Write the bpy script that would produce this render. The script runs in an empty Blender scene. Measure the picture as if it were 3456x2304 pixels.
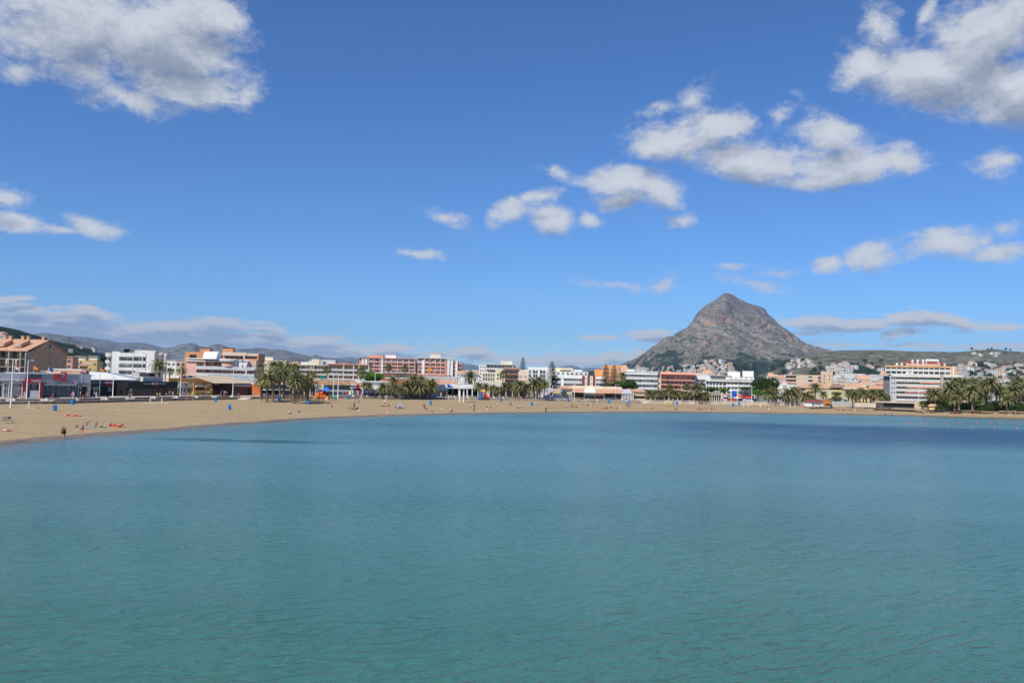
import bpy, bmesh, math, random
import numpy as np
from mathutils import Vector, Matrix, noise as mnoise
random.seed(7)
S = bpy.context.scene
COL = S.collection
R = math.radians
# ------------------------------------------------------------------ camera
FPX = 2693.0; EYE = 9.7; PITCH = math.atan(123/2693); ROLL = R(1.4)
cd = bpy.data.cameras.new('camera'); cam = bpy.data.objects.new('camera', cd); COL.objects.link(cam)
cd.sensor_width = 36; cd.lens = 36*FPX/3456; cd.clip_start = 0.5; cd.clip_end = 60000
F = Vector((0, math.cos(PITCH), math.sin(PITCH)))
U0 = Vector((0, -math.sin(PITCH), math.cos(PITCH))); R0 = Vector((1, 0, 0))
RV = R0*math.cos(ROLL)+U0*math.sin(ROLL); UV = U0*math.cos(ROLL)-R0*math.sin(ROLL)
EYEV = Vector((0, 0, EYE))
cam.matrix_world = Matrix(((RV.x, UV.x, -F.x, 0), (RV.y, UV.y, -F.y, 0), (RV.z, UV.z, -F.z, EYE), (0, 0, 0, 1)))
S.camera = cam
def ray(px, py): return F*FPX + RV*(px-1728) - UV*(py-1152)
def at(px, py, Y):                       # the world point seen at a photo pixel, Y metres ahead of the camera
    d = ray(px, py); return EYEV + d*(Y/d.y)
def onz(px, py, z):                      # the point of the level plane z seen at a photo pixel
    d = ray(px, py); return EYEV + d*((z-EYE)/d.z)
def pxof(p):
    q = Vector(p)-EYEV; w = q.dot(F); return 1728+FPX*q.dot(RV)/w, 1152-FPX*q.dot(UV)/w
# ------------------------------------------------------------------ light and sky
SUN_EL = 46; to_sun = Vector((-0.52, -0.85, 0)).normalized()
sd = bpy.data.lights.new('sun', 'SUN'); sun = bpy.data.objects.new('sun', sd); COL.objects.link(sun)
sd.energy = 4.9; sd.angle = R(0.53); sd.color = (1.0, 0.945, 0.85)
sv = Vector((to_sun.x*math.cos(R(SUN_EL)), to_sun.y*math.cos(R(SUN_EL)), math.sin(R(SUN_EL))))
sun.rotation_euler = sv.to_track_quat('Z', 'Y').to_euler()
S.view_settings.view_transform = 'Standard'; S.view_settings.look = 'None'; S.view_settings.exposure = 0.0; S.view_settings.gamma = 1
S.cycles.max_bounces = 6; S.cycles.volume_bounces = 0; S.cycles.transparent_max_bounces = 12
S.cycles.use_denoising = True
W = bpy.data.worlds.new("World"); S.world = W; W.use_nodes = True
class NT:
    def __init__(s, nt): s.nt = nt; s.n = nt.nodes; s.l = nt.links
    def new(s, t, **k):
        n = s.n.new(t)
        for a, b in k.items(): setattr(n, a, b)
        return n
    def put(s, sock, v):
        if hasattr(v, 'is_linked'): s.l.new(v, sock)
        elif v is not None: sock.default_value = v
    def m(s, op, a, b=None, c=None, clamp=False):
        n = s.new('ShaderNodeMath', operation=op, use_clamp=clamp)
        for i, v in enumerate((a, b, c)): s.put(n.inputs[i], v)
        return n.outputs[0]
    def vm(s, op, a, b=None, scale=None):
        n = s.new('ShaderNodeVectorMath', operation=op); s.put(n.inputs[0], a); s.put(n.inputs[1], b)
        if scale is not None: s.put(n.inputs['Scale'], scale)
        return n.outputs['Value'] if op in ('LENGTH', 'DOT_PRODUCT', 'DISTANCE') else n.outputs[0]
    def noise(s, v, scale, detail=4, rough=.5, dist=0, dim='3D', out='Fac'):
        n = s.new('ShaderNodeTexNoise', noise_dimensions=dim); s.put(n.inputs['Vector'], v)
        n.inputs['Scale'].default_value = scale; n.inputs['Detail'].default_value = detail
        n.inputs['Roughness'].default_value = rough; n.inputs['Distortion'].default_value = dist
        return n.outputs[out]
    def rng(s, v, a, b, c=0, d=1, smooth=False):
        n = s.new('ShaderNodeMapRange', interpolation_type='SMOOTHSTEP' if smooth else 'LINEAR'); s.put(n.inputs[0], v)
        for i, x in enumerate((a, b, c, d)): s.put(n.inputs[1+i], x)
        return n.outputs[0]
    def mix(s, f, a, b, bt='MIX'):
        n = s.new('ShaderNodeMix', data_type='RGBA', blend_type=bt); s.put(n.inputs[0], f)
        for i, x in ((6, a), (7, b)): s.put(n.inputs[i], (*x, 1) if isinstance(x, tuple) and len(x) == 3 else x)
        return n.outputs[2]
    def comb(s, x, y, z):
        n = s.new('ShaderNodeCombineXYZ')
        for i, v in enumerate((x, y, z)): s.put(n.inputs[i], v)
        return n.outputs[0]
    def sep(s, v):
        n = s.new('ShaderNodeSeparateXYZ'); s.put(n.inputs[0], v); return n.outputs
def azel(px, py):
    d = ray(px, py).normalized(); return math.atan2(d.x, d.y), math.asin(d.z)
HIGH = [  # centre px, half width, half height, tilt, strength: the separate cumulus clouds
 (560,150,270,170,0,1.35),(300,105,300,150,0,1.15),(680,50,150,110,0,1.2),(90,100,170,150,0,.8),(640,290,175,85,0,1.2),(430,335,150,50,0,.7),
 (60,250,60,35,0,.55),(250,240,140,60,0,.75),(810,70,45,40,40,.5),(800,330,40,40,0,.4),
 (3180,250,330,115,12,1.35),(2930,225,130,70,0,1.0),(3330,130,270,130,-25,1.15),(3420,320,200,110,8,1.35),(2965,90,65,75,0,.6),(3150,60,22,60,20,.45),
 (2400,430,140,70,0,1.1),(2290,470,170,65,5,1.2),(2200,485,100,45,0,.9),(2560,550,220,70,10,1.25),(2800,450,105,72,10,1.0),(2850,560,250,70,5,1.35),
 (3030,550,115,60,15,1.0),(2760,610,170,32,0,.9),(2340,320,55,30,-15,.38),(2650,385,40,24,-30,.33),(2240,355,50,16,-20,.35),
 (2110,610,175,52,5,1.05),(2010,600,75,40,0,.65),(2220,630,75,50,25,1.2),(2110,665,110,32,-8,.9),(1990,735,50,28,5,.85),
 (1860,748,78,44,0,1.2),(1725,722,78,36,-15,1.0),(1810,680,90,24,-20,.6),(1505,730,50,26,8,.6),(1885,572,48,26,10,.55),(2270,732,42,28,0,.5),(1425,852,90,15,3,.7),
 (3370,560,75,48,-10,.75),
 (3190,815,175,45,0,1.15),(3390,840,130,36,3,1.05),(2940,868,88,38,-8,.95),(2785,882,70,26,0,1.0),(3400,780,40,14,0,.3),
 (2490,912,62,12,0,.42),(2545,965,78,17,8,.45),(2610,928,60,14,-10,.35),(2085,953,105,16,4,.6),(2225,958,50,18,0,.3),
 (30,665,60,38,10,.75),(60,752,110,38,0,1.1),(300,762,78,40,0,1.05),(190,772,110,20,0,.8)]
LOW = [   # the far bank low over the land
 (30,1008,70,14,0,.8),(10,1040,50,14,0,.6),(110,1045,70,22,0,.95),(280,1062,120,30,0,1.1),(150,1092,260,34,0,1.0),(330,1130,380,45,0,1.1),(560,1110,220,30,0,.95),
 (745,1100,120,32,0,.95),(760,1150,380,42,2,1.1),(1000,1155,200,30,3,.95),(1070,1146,75,20,0,1.0),(900,1105,70,13,0,.8),(840,1081,60,8,3,.6),
 (1240,1185,200,24,4,.95),(1310,1168,80,16,0,1.0),(1390,1174,36,14,0,.9),(1180,1208,420,26,2,.9),(1580,1178,55,14,0,.9),(1570,1198,150,16,0,.7),(1480,1168,40,6,0,.4),
 (2185,1132,100,24,3,1.05),(2030,1138,50,10,0,.7),(2090,1212,200,26,0,.75),(1900,1222,260,24,0,.7),(1680,1212,200,16,0,.6),(1770,1143,20,5,0,.3),
 (2780,1095,150,32,0,1.0),(2910,1098,110,28,0,1.0),(3110,1078,140,38,4,1.15),(3270,1098,140,24,3,.9),(3045,1128,80,18,-4,1.0),(3370,1108,60,12,5,.7),
 (2500,1085,40,6,0,.25),(2720,1130,60,8,0,.5),(3340,1162,80,10,0,.4),(3440,1172,60,14,0,.8),(3000,1165,400,8,0,.3)]
def cloud_world():
    t = NT(W.node_tree); t.n.clear()
    out = t.new('ShaderNodeOutputWorld'); bg = t.new('ShaderNodeBackground')
    sky = t.new('ShaderNodeTexSky', sky_type='NISHITA', sun_disc=False, sun_elevation=R(SUN_EL), sun_rotation=math.atan2(to_sun.x, to_sun.y) % (2*math.pi),
                altitude=1200, air_density=1.1, dust_density=0.1, ozone_density=5)
    sky = t.mix(1.0, sky.outputs[0], (.60, .88, 1.24), 'MULTIPLY')
    tc = t.new('ShaderNodeTexCoord'); d = t.sep(tc.outputs['Generated'])
    az = t.m('ARCTAN2', d[0], d[1]); el = t.m('ARCSINE', d[2])
    P = t.comb(az, el, 0.0)
    def mask(P, lst, k):
        acc = None
        for cx, cy, w, h, rot, st in lst:
            a, e = azel(cx, cy); a2, _ = azel(cx+w, cy); _, e2 = azel(cx, cy-h)
            mp = t.new('ShaderNodeMapping', vector_type='TEXTURE')
            Pi = P
            if acc is not None:           # each cloud waits for the one before it, which keeps the shader stack small
                q = t.new('ShaderNodeVectorMath', operation='MULTIPLY_ADD'); t.put(q.inputs[0], acc); q.inputs[1].default_value = (1e-9,)*3; t.put(q.inputs[2], P); Pi = q.outputs[0]
            t.put(mp.inputs[0], Pi)
            mp.inputs['Location'].default_value = (a, e, 0); mp.inputs['Rotation'].default_value = (0, 0, R(-rot))
            mp.inputs['Scale'].default_value = (abs(a2-a)*1.03, abs(e2-e)*1.03, 1)
            v = t.m('MULTIPLY_ADD', t.vm('LENGTH', mp.outputs[0]), -st, st)
            acc = v if acc is None else t.m('SMOOTH_MAX', acc, v, k)
        return acc
    def field(P, lst, stretch, sc, amp, k):
        q = t.vm('MULTIPLY', P, (1, stretch, 1))
        warp = t.vm('SUBTRACT', t.noise(q, sc*1.3, 2, .5, out='Color'), (.5, .5, .5))
        Pw = t.vm('ADD', P, t.vm('MULTIPLY', warp, (.055, .055/stretch, 0)))
        n1 = t.noise(q, sc*2.1, 10, .66, .3)
        n = t.m('MULTIPLY_ADD', n1, amp, -amp*.52)
        n = t.m('ADD', n, t.m('MULTIPLY_ADD', t.noise(q, sc*9, 5, .7, .6), amp*.42, -amp*.21))
        m = mask(Pw, lst, k)
        return t.m('ADD', m, n)
    d0 = field(P, HIGH, 1.5, 9, 2.0, .25)
    up = t.vm('ADD', P, (-.004, .026, 0))
    d1 = field(up, HIGH, 1.5, 9, 2.0, .25)
    a0 = t.rng(d0, -.36, .58, 0, .97, True)
    lit = t.m('SUBTRACT', t.rng(d0, .1, 1.1, .74, .98), t.rng(d1, .05, 1.05, 0, .74))  # sunlit tops and shaded bases painted into the cloud colour
    c0 = t.mix(t.m('ADD', lit, 0.0, clamp=True), (2.3, 2.8, 3.9), (6.9, 7.2, 7.8))
    l0 = field(P, LOW, 3.2, 14, 1.7, .3)
    l1 = field(t.vm('ADD', P, (-.003, .010, 0)), LOW, 3.2, 14, 1.7, .3)
    b0 = t.rng(l0, -.28, .40, 0, .90, True)
    litb = t.m('SUBTRACT', .9, t.rng(l1, -.15, .45, 0, .72), clamp=True)  # bank darkened by colour wherever more cloud lies above it
    c1 = t.mix(litb, (2.5, 3.3, 4.9), (7.2, 7.0, 6.9))
    def back(col):
        g = t.new('ShaderNodeBackground'); t.put(g.inputs[0], col); g.inputs[1].default_value = 0.1; return g.outputs[0]
    def mixs(f, p, q):
        n = t.new('ShaderNodeMixShader'); t.put(n.inputs[0], f); t.l.new(p, n.inputs[1]); t.l.new(q, n.inputs[2]); return n.outputs[0]
    clouds = mixs(t.m('LESS_THAN', el, .106), back(t.mix(a0, sky, c0)), back(t.mix(b0, sky, c1)))
    front = t.m('MULTIPLY', t.m('LESS_THAN', t.m('ABSOLUTE', az), .85), t.m('MULTIPLY', t.m('LESS_THAN', el, .62), t.m('GREATER_THAN', el, -.02)))
    t.put(bg.inputs[0], sky); bg.inputs[1].default_value = 0.1
    t.l.new(mixs(front, bg.outputs[0], clouds), out.inputs[0])
W.cycles.sampling_method = 'MANUAL'; W.cycles.sample_map_resolution = 128
cloud_world()
# ------------------------------------------------------------------ helpers
def nz(x, y, o=5, seed=0, ridged=False):
    x = np.asarray(x, float); y = np.asarray(y, float); out = np.zeros_like(x); amp = 1; tot = 0
    for i in range(o):
        xi = np.floor(x).astype(np.int64); yi = np.floor(y).astype(np.int64); fx = x-xi; fy = y-yi
        fx = fx*fx*(3-2*fx); fy = fy*fy*(3-2*fy)
        def h(a, b):
            n = (a*374761393 + b*668265263 + (seed+i)*974634777) & 0xffffffff
            n = ((n ^ (n >> 13))*1274126177) & 0xffffffff
            return ((n ^ (n >> 16)) & 0xffff)/65535.0
        v = (h(xi, yi)*(1-fx)+h(xi+1, yi)*fx)*(1-fy)+(h(xi, yi+1)*(1-fx)+h(xi+1, yi+1)*fx)*fy
        if ridged: v = 1-np.abs(2*v-1)
        out += v*amp; tot += amp; amp *= .5; x = x*2.03+17.3; y = y*2.03+9.1
    return out/tot
def mat(name, rgb, rough=.8, var=.12, scale=.6, spec=.3, metal=0, bump=0, alpha=1, rgb2=None, stretch=(1, 1, 1)):
    if name in bpy.data.materials: return bpy.data.materials[name]
    m = bpy.data.materials.new(name); m.use_nodes = True; t = NT(m.node_tree); b = t.n['Principled BSDF']
    g = t.new('ShaderNodeNewGeometry'); pos = t.vm('MULTIPLY', g.outputs['Position'], stretch)
    f = t.noise(pos, scale, 5, .6)
    c2 = rgb2 or tuple(c*(1-2*var) for c in rgb); c1 = rgb if rgb2 else tuple(min(1, c*(1+var)) for c in rgb)
    t.put(b.inputs['Base Color'], t.mix(t.rng(f, .35, .65), c2, c1))
    b.inputs['Roughness'].default_value = rough; b.inputs['Specular IOR Level'].default_value = spec; b.inputs['Metallic'].default_value = metal
    if alpha < 1: b.inputs['Alpha'].default_value = alpha
    if bump:
        bn = t.new('ShaderNodeBump'); bn.inputs['Distance'].default_value = bump; t.put(bn.inputs['Height'], t.noise(pos, scale*6, 5, .6))
        t.put(b.inputs['Normal'], bn.outputs[0])
    return m
class MB:
    def __init__(s): s.v = []; s.f = []; s.m = []
    def add(s, vs, fs, m=0):
        o = len(s.v); s.v += [tuple(v) for v in vs]; s.f += [tuple(i+o for i in f) for f in fs]; s.m += [m]*len(fs); return s
    def box(s, x0, x1, y0, y1, z0, z1, m=0):
        vs = [(x, y, z) for z in (z0, z1) for y in (y0, y1) for x in (x0, x1)]
        return s.add(vs, [(0, 2, 3, 1), (4, 5, 7, 6), (0, 1, 5, 4), (2, 6, 7, 3), (0, 4, 6, 2), (1, 3, 7, 5)], m)
    def frus(s, cx, cy, z0, z1, r0, r1, n=8, m=0, ph=0, cx1=None, cy1=None):
        cx1 = cx if cx1 is None else cx1; cy1 = cy if cy1 is None else cy1
        a = [ph+2*math.pi*i/n for i in range(n)]
        vs = [(cx+r0*math.cos(t), cy+r0*math.sin(t), z0) for t in a]+[(cx1+r1*math.cos(t), cy1+r1*math.sin(t), z1) for t in a]
        fs = [(i, (i+1) % n, n+(i+1) % n, n+i) for i in range(n)]+[tuple(range(n-1, -1, -1)), tuple(range(n, 2*n))]
        return s.add(vs, fs, m)
    def tube(s, pts, rad, n=6, m=0):
        rad = rad if isinstance(rad, (list, tuple)) else [rad]*len(pts); pts = [Vector(p) for p in pts]; o = []
        for i, p in enumerate(pts):
            d = (pts[min(i+1, len(pts)-1)]-pts[max(i-1, 0)]).normalized(); a = d.cross(Vector((0, 0, 1)) if abs(d.z) < .9 else Vector((1, 0, 0))).normalized(); b = d.cross(a)
            o += [tuple(p+(a*math.cos(2*math.pi*k/n)+b*math.sin(2*math.pi*k/n))*rad[i]) for k in range(n)]
        fs = [(i*n+k, i*n+(k+1) % n, (i+1)*n+(k+1) % n, (i+1)*n+k) for i in range(len(pts)-1) for k in range(n)]
        fs += [tuple(range(n-1, -1, -1)), tuple((len(pts)-1)*n+k for k in range(n))]
        return s.add(o, fs, m)
    def prism(s, poly, y0, y1, m=0):     # poly in x,z, extruded along y
        n = len(poly); vs = [(x, y0, z) for x, z in poly]+[(x, y1, z) for x, z in poly]
        return s.add(vs, [tuple(range(n)), tuple(range(2*n-1, n-1, -1))]+[(i, n+i, n+(i+1) % n, (i+1) % n) for i in range(n)], m)
    def prismx(s, poly, x0, x1, m=0):    # poly in y,z, extruded along x
        n = len(poly); vs = [(x0, y, z) for y, z in poly]+[(x1, y, z) for y, z in poly]
        return s.add(vs, [tuple(range(n)), tuple(range(2*n-1, n-1, -1))]+[(i, n+i, n+(i+1) % n, (i+1) % n) for i in range(n)], m)
    def mesh(s, name, mats, smooth=False):
        me = bpy.data.meshes.new(name); me.from_pydata(s.v, [], s.f)
        for m in mats: me.materials.append(m)
        me.polygons.foreach_set('material_index', s.m)
        me.polygons.foreach_set('use_smooth', [smooth]*len(s.f)); me.update()
        b = bmesh.new(); b.from_mesh(me); bmesh.ops.recalc_face_normals(b, faces=b.faces); b.to_mesh(me); b.free()
        return me
    def ob(s, name, mats, parent=None, smooth=False, loc=None, rz=0):
        if not isinstance(mats, (list, tuple)): mats = [mats]
        o = bpy.data.objects.new(name, s.mesh(name, mats, smooth)); COL.objects.link(o)
        if parent: o.parent = parent
        if loc is not None: o.location = loc
        o.rotation_euler.z = rz; return o
def obm(name, me, parent=None, loc=(0, 0, 0), rz=0):
    o = bpy.data.objects.new(name, me); COL.objects.link(o); o.parent = parent; o.location = loc; o.rotation_euler.z = rz; return o
LABELS = {}
def tag(o, label=None, cat=None, group=None, kind=None):
    if label: o['label'] = label; LABELS.setdefault(label, []).append(o)
    if cat: o['category'] = cat
    if group: o['group'] = group
    if kind: o['kind'] = kind
    return o
def thing(name, loc, label, cat, group=None, rz=0, sc=1):
    o = bpy.data.objects.new(name, None); COL.objects.link(o); o.location = loc; o.rotation_euler.z = rz; o.scale = (sc,)*3 if not isinstance(sc, tuple) else sc
    o.empty_display_size = .2
    return tag(o, label, cat, group)
def ctree(o, parent=None, loc=None, rz=None, sc=None, label=None, group=None):
    c = o.copy(); COL.objects.link(c); c.parent = parent
    if loc is not None: c.location = loc
    if rz is not None: c.rotation_euler.z = rz
    if sc is not None: c.scale = (sc,)*3 if not isinstance(sc, tuple) else sc
    if label: tag(c, label)
    if group: c['group'] = group
    for ch in o.children: ctree(ch, c)
    return c
def grid(name, P, mats, smooth=True, kind='structure'):
    ny, nx = P.shape[:2]; me = bpy.data.meshes.new(name)
    idx = np.arange(ny*nx).reshape(ny, nx)
    f = np.stack([idx[:-1, :-1], idx[:-1, 1:], idx[1:, 1:], idx[1:, :-1]], -1).reshape(-1, 4)
    me.from_pydata(P.reshape(-1, 3).tolist(), [], f.tolist())
    me.materials.append(mats); me.polygons.foreach_set('use_smooth', [smooth]*len(me.polygons)); me.update()
    o = bpy.data.objects.new(name, me); COL.objects.link(o)
    if kind: o['kind'] = kind
    return o
# ------------------------------------------------------------------ shore, sand, promenade
GZ = 2.2; SANDTOP = 1.7
SHORE = [(-500,1530),(0,1503),(100,1490),(165,1484),(220,1477),(300,1471),(400,1466),(500,1456),(593,1449),(787,1433),(930,1422),(1063,1413),(1285,1404),(1506,1398),(1700,1394),(1900,1392),(2200,1391),(2600,1395),(2900,1399),(3100,1404),(3300,1410),(3456,1415),(3800,1430)]
WALL = [(-500,1371),(0,1363),(220,1362),(450,1355),(793,1347),(860,1345),(1000,1344),(1137,1343.5),(1300,1345),(1500,1346),(1720,1350),(1900,1353),(2150,1360),(2400,1364),(2600,1367),(2900,1371),(3100,1377),(3300,1385),(3456,1392),(3800,1410)]
sh = [onz(x, y, 0) for x, y in SHORE]; wa = [onz(x, y, SANDTOP) for x, y in WALL]
def az_(p): return p.x/p.y
sa = np.array([az_(p) for p in sh]); sy = np.array([p.y for p in sh]); wa_a = np.array([az_(p) for p in wa]); wy = np.array([p.y for p in wa])
def smooth_interp(a, xs, ys):
    a = np.atleast_1d(a); k = np.linspace(-.018, .018, 9); return np.mean([np.interp(a+d, xs, ys) for d in k], 0)
def Ys(a): return smooth_interp(a, sa, sy)
def Yw(a): return smooth_interp(a, wa_a, wy)
def zsurf(x, y):
    a = x/y; s = float(Ys(a)[0]); w = float(Yw(a)[0])
    if y >= w: return GZ
    t = (y-s)/(w-s)
    if t < 0: return 0.0
    return SANDTOP*(1-(1-t)**1.6)*.98+.02*t
def place(px, py):                        # where a photo pixel meets the beach or the promenade
    d = ray(px, py); d = d/d.y; Y = 60.0
    if d.z*320+EYE > GZ: return at(px, py, 300)
    prev = None
    while Y < 420:
        p = EYEV+d*Y; g = zsurf(p.x, p.y)
        if p.z <= g: return Vector((p.x, p.y, g))
        Y += .4
    return Vector((p.x, p.y, GZ))
# ------------------------------------------------------------------ water, sand, ground
def water_mat():
    m = bpy.data.materials.new('sea_water'); m.use_nodes = True; t = NT(m.node_tree); b = t.n['Principled BSDF']
    g = t.new('ShaderNodeNewGeometry'); P = g.outputs['Position']; at_ = t.new('ShaderNodeAttribute', attribute_name='offshore'); off = at_.outputs['Fac']
    big = t.noise(t.vm('MULTIPLY', P, (.35, 1, 1)), .035, 4, .55)
    deep = t.mix(t.rng(big, .35, .68), (.095, .225, .265), (.118, .262, .300))
    # green close to the camera; farther off paler blue, sky reflection put into colour
    s = t.sep(P)
    gr = t.rng(s[1], 22, 95, 0, 1)
    deep = t.mix(gr, t.mix(t.rng(big, .35, .68), (.038, .145, .115), (.058, .180, .140)), deep)
    # seagrass meadow on the bottom off the right hand beach
    wob = t.m('MULTIPLY', t.m('SUBTRACT', t.noise(P, .03, 4, .6), .5), 46)
    yy = t.m('ADD', s[1], wob)
    band = t.m('MULTIPLY', t.rng(yy, 108, 158, 0, 1, True), t.rng(yy, 186, 208, 1, 0, True))
    band = t.m('MULTIPLY', band, t.rng(t.m('ADD', s[0], wob), 12, 62, 0, 1, True))
    pt = t.noise(t.vm('MULTIPLY', P, (.3, 1, 1)), .09, 3, .6)
    deep = t.mix(t.m('MULTIPLY', band, t.rng(pt, .3, .5, .55, .95)), deep, (.032, .095, .175))
    # small dark weed patch near the left shore
    e = t.vm('LENGTH', t.vm('MULTIPLY', t.vm('SUBTRACT', t.vm('ADD', P, t.vm('SCALE', t.noise(P, .3, 3, out='Color'), scale=6)), WEED), (.055, .28, 0)))
    deep = t.mix(t.rng(e, .35, 1.0, .75, 0, True), deep, (.012, .075, .080))
    edge = t.m('ADD', off, t.m('MULTIPLY', t.m('SUBTRACT', t.noise(P, .12, 3), .5), 7))
    sh_ = t.mix(t.rng(edge, 1.5, 15, 0, 1, True), (.13, .19, .19), deep)
    foamline = t.m('MULTIPLY', t.rng(t.m('ABSOLUTE', t.m('SUBTRACT', edge, 4.2)), 0, .42, 1, 0), t.rng(t.noise(t.vm('MULTIPLY', P, (1, .3, 1)), .10, 4), .50, .57, 0, 1))
    sh_ = t.mix(t.m('MULTIPLY', foamline, .8), sh_, (.6, .62, .62))
    t.put(b.inputs['Base Color'], sh_)
    t.put(b.inputs['Roughness'], t.rng(s[1], 20, 160, .17, .32)); b.inputs['IOR'].default_value = 1.33
    t.put(b.inputs['Specular IOR Level'], t.rng(s[1], 20, 120, .42, .27))
    t.put(b.inputs['Alpha'], t.rng(off, 0, 3.2, .06, 1, True))
    rot = t.new('ShaderNodeMapping', vector_type='POINT'); t.put(rot.inputs[0], P); rot.inputs['Rotation'].default_value = (0, 0, R(-33)); Q = rot.outputs[0]
    w1 = t.noise(t.vm('MULTIPLY', Q, (.34, 1, 1)), 1.35, 3, .5, .35)
    w2 = t.noise(t.vm('MULTIPLY', Q, (.5, 1, 1)), 5.5, 3, .6, .5)
    w3 = t.noise(t.vm('MULTIPLY', Q, (.3, 1, 1)), .45, 3, .5, .4)
    gust = t.rng(t.noise(t.vm('MULTIPLY', P, (.4, 1, 1)), .03, 3, .5), .35, .65, .55, 1.15)
    rw = t.m('SUBTRACT', 1, t.m('ABSOLUTE', t.m('MULTIPLY_ADD', w1, 2, -1)))
    h = t.m('ADD', t.m('MULTIPLY', rw, .85), t.m('ADD', t.m('MULTIPLY', w2, .14), t.m('MULTIPLY', w3, .36)))
    h = t.m('MULTIPLY', h, t.m('MULTIPLY', gust, t.m('MULTIPLY', t.rng(off, 0, 14, .12, 1), t.rng(s[1], 40, 150, 1, 2.6))))
    bn = t.new('ShaderNodeBump'); bn.inputs['Strength'].default_value = 1; bn.inputs['Distance'].default_value = .40; t.put(bn.inputs['Height'], h)
    t.put(b.inputs['Normal'], bn.outputs[0])
    return m
WEED = tuple(onz(820, 1487, 0)); WEED = (WEED[0]+3, WEED[1]+3, 0)
azs = np.linspace(-.95, .95, 240)
def build_water():
    A = np.concatenate([[-60, -12, -5, -3, -2, -1.4], azs, [1.4, 2, 3, 5, 12, 60]]); ys = Ys(A); far = np.abs(A) > .95; ys[far] = ys[far]*1.38/np.sqrt(1+A[far]**2)
    rows = []; offs = []
    for d in [-3, 0, 1, 2, 3.2, 5, 8, 12, 18, 26, 36, 50, 70, 95, 120, 134, 139.9]:
        Y = ys*(1-d/140); rows.append(np.stack([A*Y, Y, np.zeros_like(Y)], -1)); offs.append(ys*d/140*.9)
    rows.append(np.stack([A*500, np.full_like(A, -500.), np.zeros_like(A)], -1)); offs.append(ys*0+100)
    o = grid('sea_water', np.array(rows), water_mat()); at_ = o.data.attributes.new('offshore', 'FLOAT', 'POINT'); at_.data.foreach_set('value', np.array(offs).ravel())
    tag(o, 'calm turquoise and blue sea rippling in the bay', 'water')
build_water()
def sand_mat():
    m = bpy.data.materials.new('beach_sand'); m.use_nodes = True; t = NT(m.node_tree); b = t.n['Principled BSDF']
    g = t.new('ShaderNodeNewGeometry'); P = g.outputs['Position']; off = t.new('ShaderNodeAttribute', attribute_name='inland').outputs['Fac']
    f1 = t.noise(t.vm('MULTIPLY', P, (.10, 1, 1)), .34, 6, .62); f2 = t.noise(P, 1.6, 5, .65)
    c = t.mix(t.rng(f1, .35, .65), (.370, .268, .146), (.455, .338, .190))
    c = t.mix(t.m('MULTIPLY', t.rng(f2, .45, .62), .5), c, (.235, .175, .105))
    wetn = t.m('ADD', off, t.m('MULTIPLY', t.m('SUBTRACT', t.noise(P, .11, 3), .5), 4.5))
    wet = t.rng(wetn, 3.0, 4.6, 1, 0, True)
    weed = t.m('MULTIPLY', t.rng(t.m('ABSOLUTE', t.m('SUBTRACT', wetn, 1.4)), 0, .8, 1, 0), t.rng(t.noise(t.vm('MULTIPLY', P, (.6, 1, 1)), .12, 3), .47, .56))
    c = t.mix(wet, c, (.215, .160, .105)); c = t.mix(t.m('MULTIPLY', weed, .8), c, (.045, .035, .028))
    t.put(b.inputs['Base Color'], c); t.put(b.inputs['Roughness'], t.rng(wet, 0, 1, .95, .45)); b.inputs['Specular IOR Level'].default_value = .25
    h = t.m('ADD', t.m('MULTIPLY', t.noise(t.vm('MULTIPLY', P, (.3, 1, 1)), .9, 6, .65), .35), t.m('MULTIPLY', t.noise(P, 3.2, 4, .6), .18))
    bn = t.new('ShaderNodeBump'); bn.inputs['Distance'].default_value = .32; t.put(bn.inputs['Height'], t.m('MULTIPLY', h, t.m('SUBTRACT', 1, wet))); t.put(b.inputs['Normal'], bn.outputs[0])
    return m
def build_sand():
    ys, yw = Ys(azs), Yw(azs); rows = []; offs = []
    for d in (-14, -6, -2, 0):
        Y = ys+d; rows.append(np.stack([azs*Y, Y, np.full_like(Y, d*.06)], -1)); offs.append(np.full(len(azs), float(d)))
    for i in range(1, 41):
        t = i/40; Y = ys+(yw+.3-ys)*t; X = azs*Y
        z = SANDTOP*(1-(1-t)**1.6)*.98+.02*t + .09*(nz(X*.12, Y*.3, 4, 3)-.5)*min(1, t*4)
        rows.append(np.stack([X, Y, z], -1)); offs.append(Y-ys)
    o = grid('beach_sand', np.array(rows), sand_mat()); at_ = o.data.attributes.new('inland', 'FLOAT', 'POINT'); at_.data.foreach_set('value', np.array(offs).ravel())
    tag(o, 'broad tan sand beach curving round the bay', 'beach')
build_sand()
m_prom = mat('promenade_paving', (.50, .42, .33), .85, .1, .4); m_ground = mat('town_ground', (.22, .20, .15), .95, .2, .01)
def build_ground():
    yw = Yw(azs)+.6; rows = [np.stack([azs*(yw+d), yw+d, np.full_like(yw, GZ-.25)], -1) for d in (0, 20, 60, 200, 600, 1500, 4000, 9000, 17000)]
    tag(grid('ground', np.array(rows), m_ground, False), 'flat town ground behind the promenade', 'ground')
    rows = [np.stack([azs*(yw+d), yw+d, np.full_like(yw, GZ)], -1) for d in (-.2, 8, 16, 26)]
    tag(grid('promenade', np.array(rows), m_prom, False), 'pale paved promenade between beach and restaurants', 'promenade')
build_ground()
m_stone = mat('sea_wall_stone', (.30, .25, .19), .9, .25, 1.2, bump=.05); m_cop = mat('coping', (.62, .54, .43), .8, .1, .6)
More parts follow.
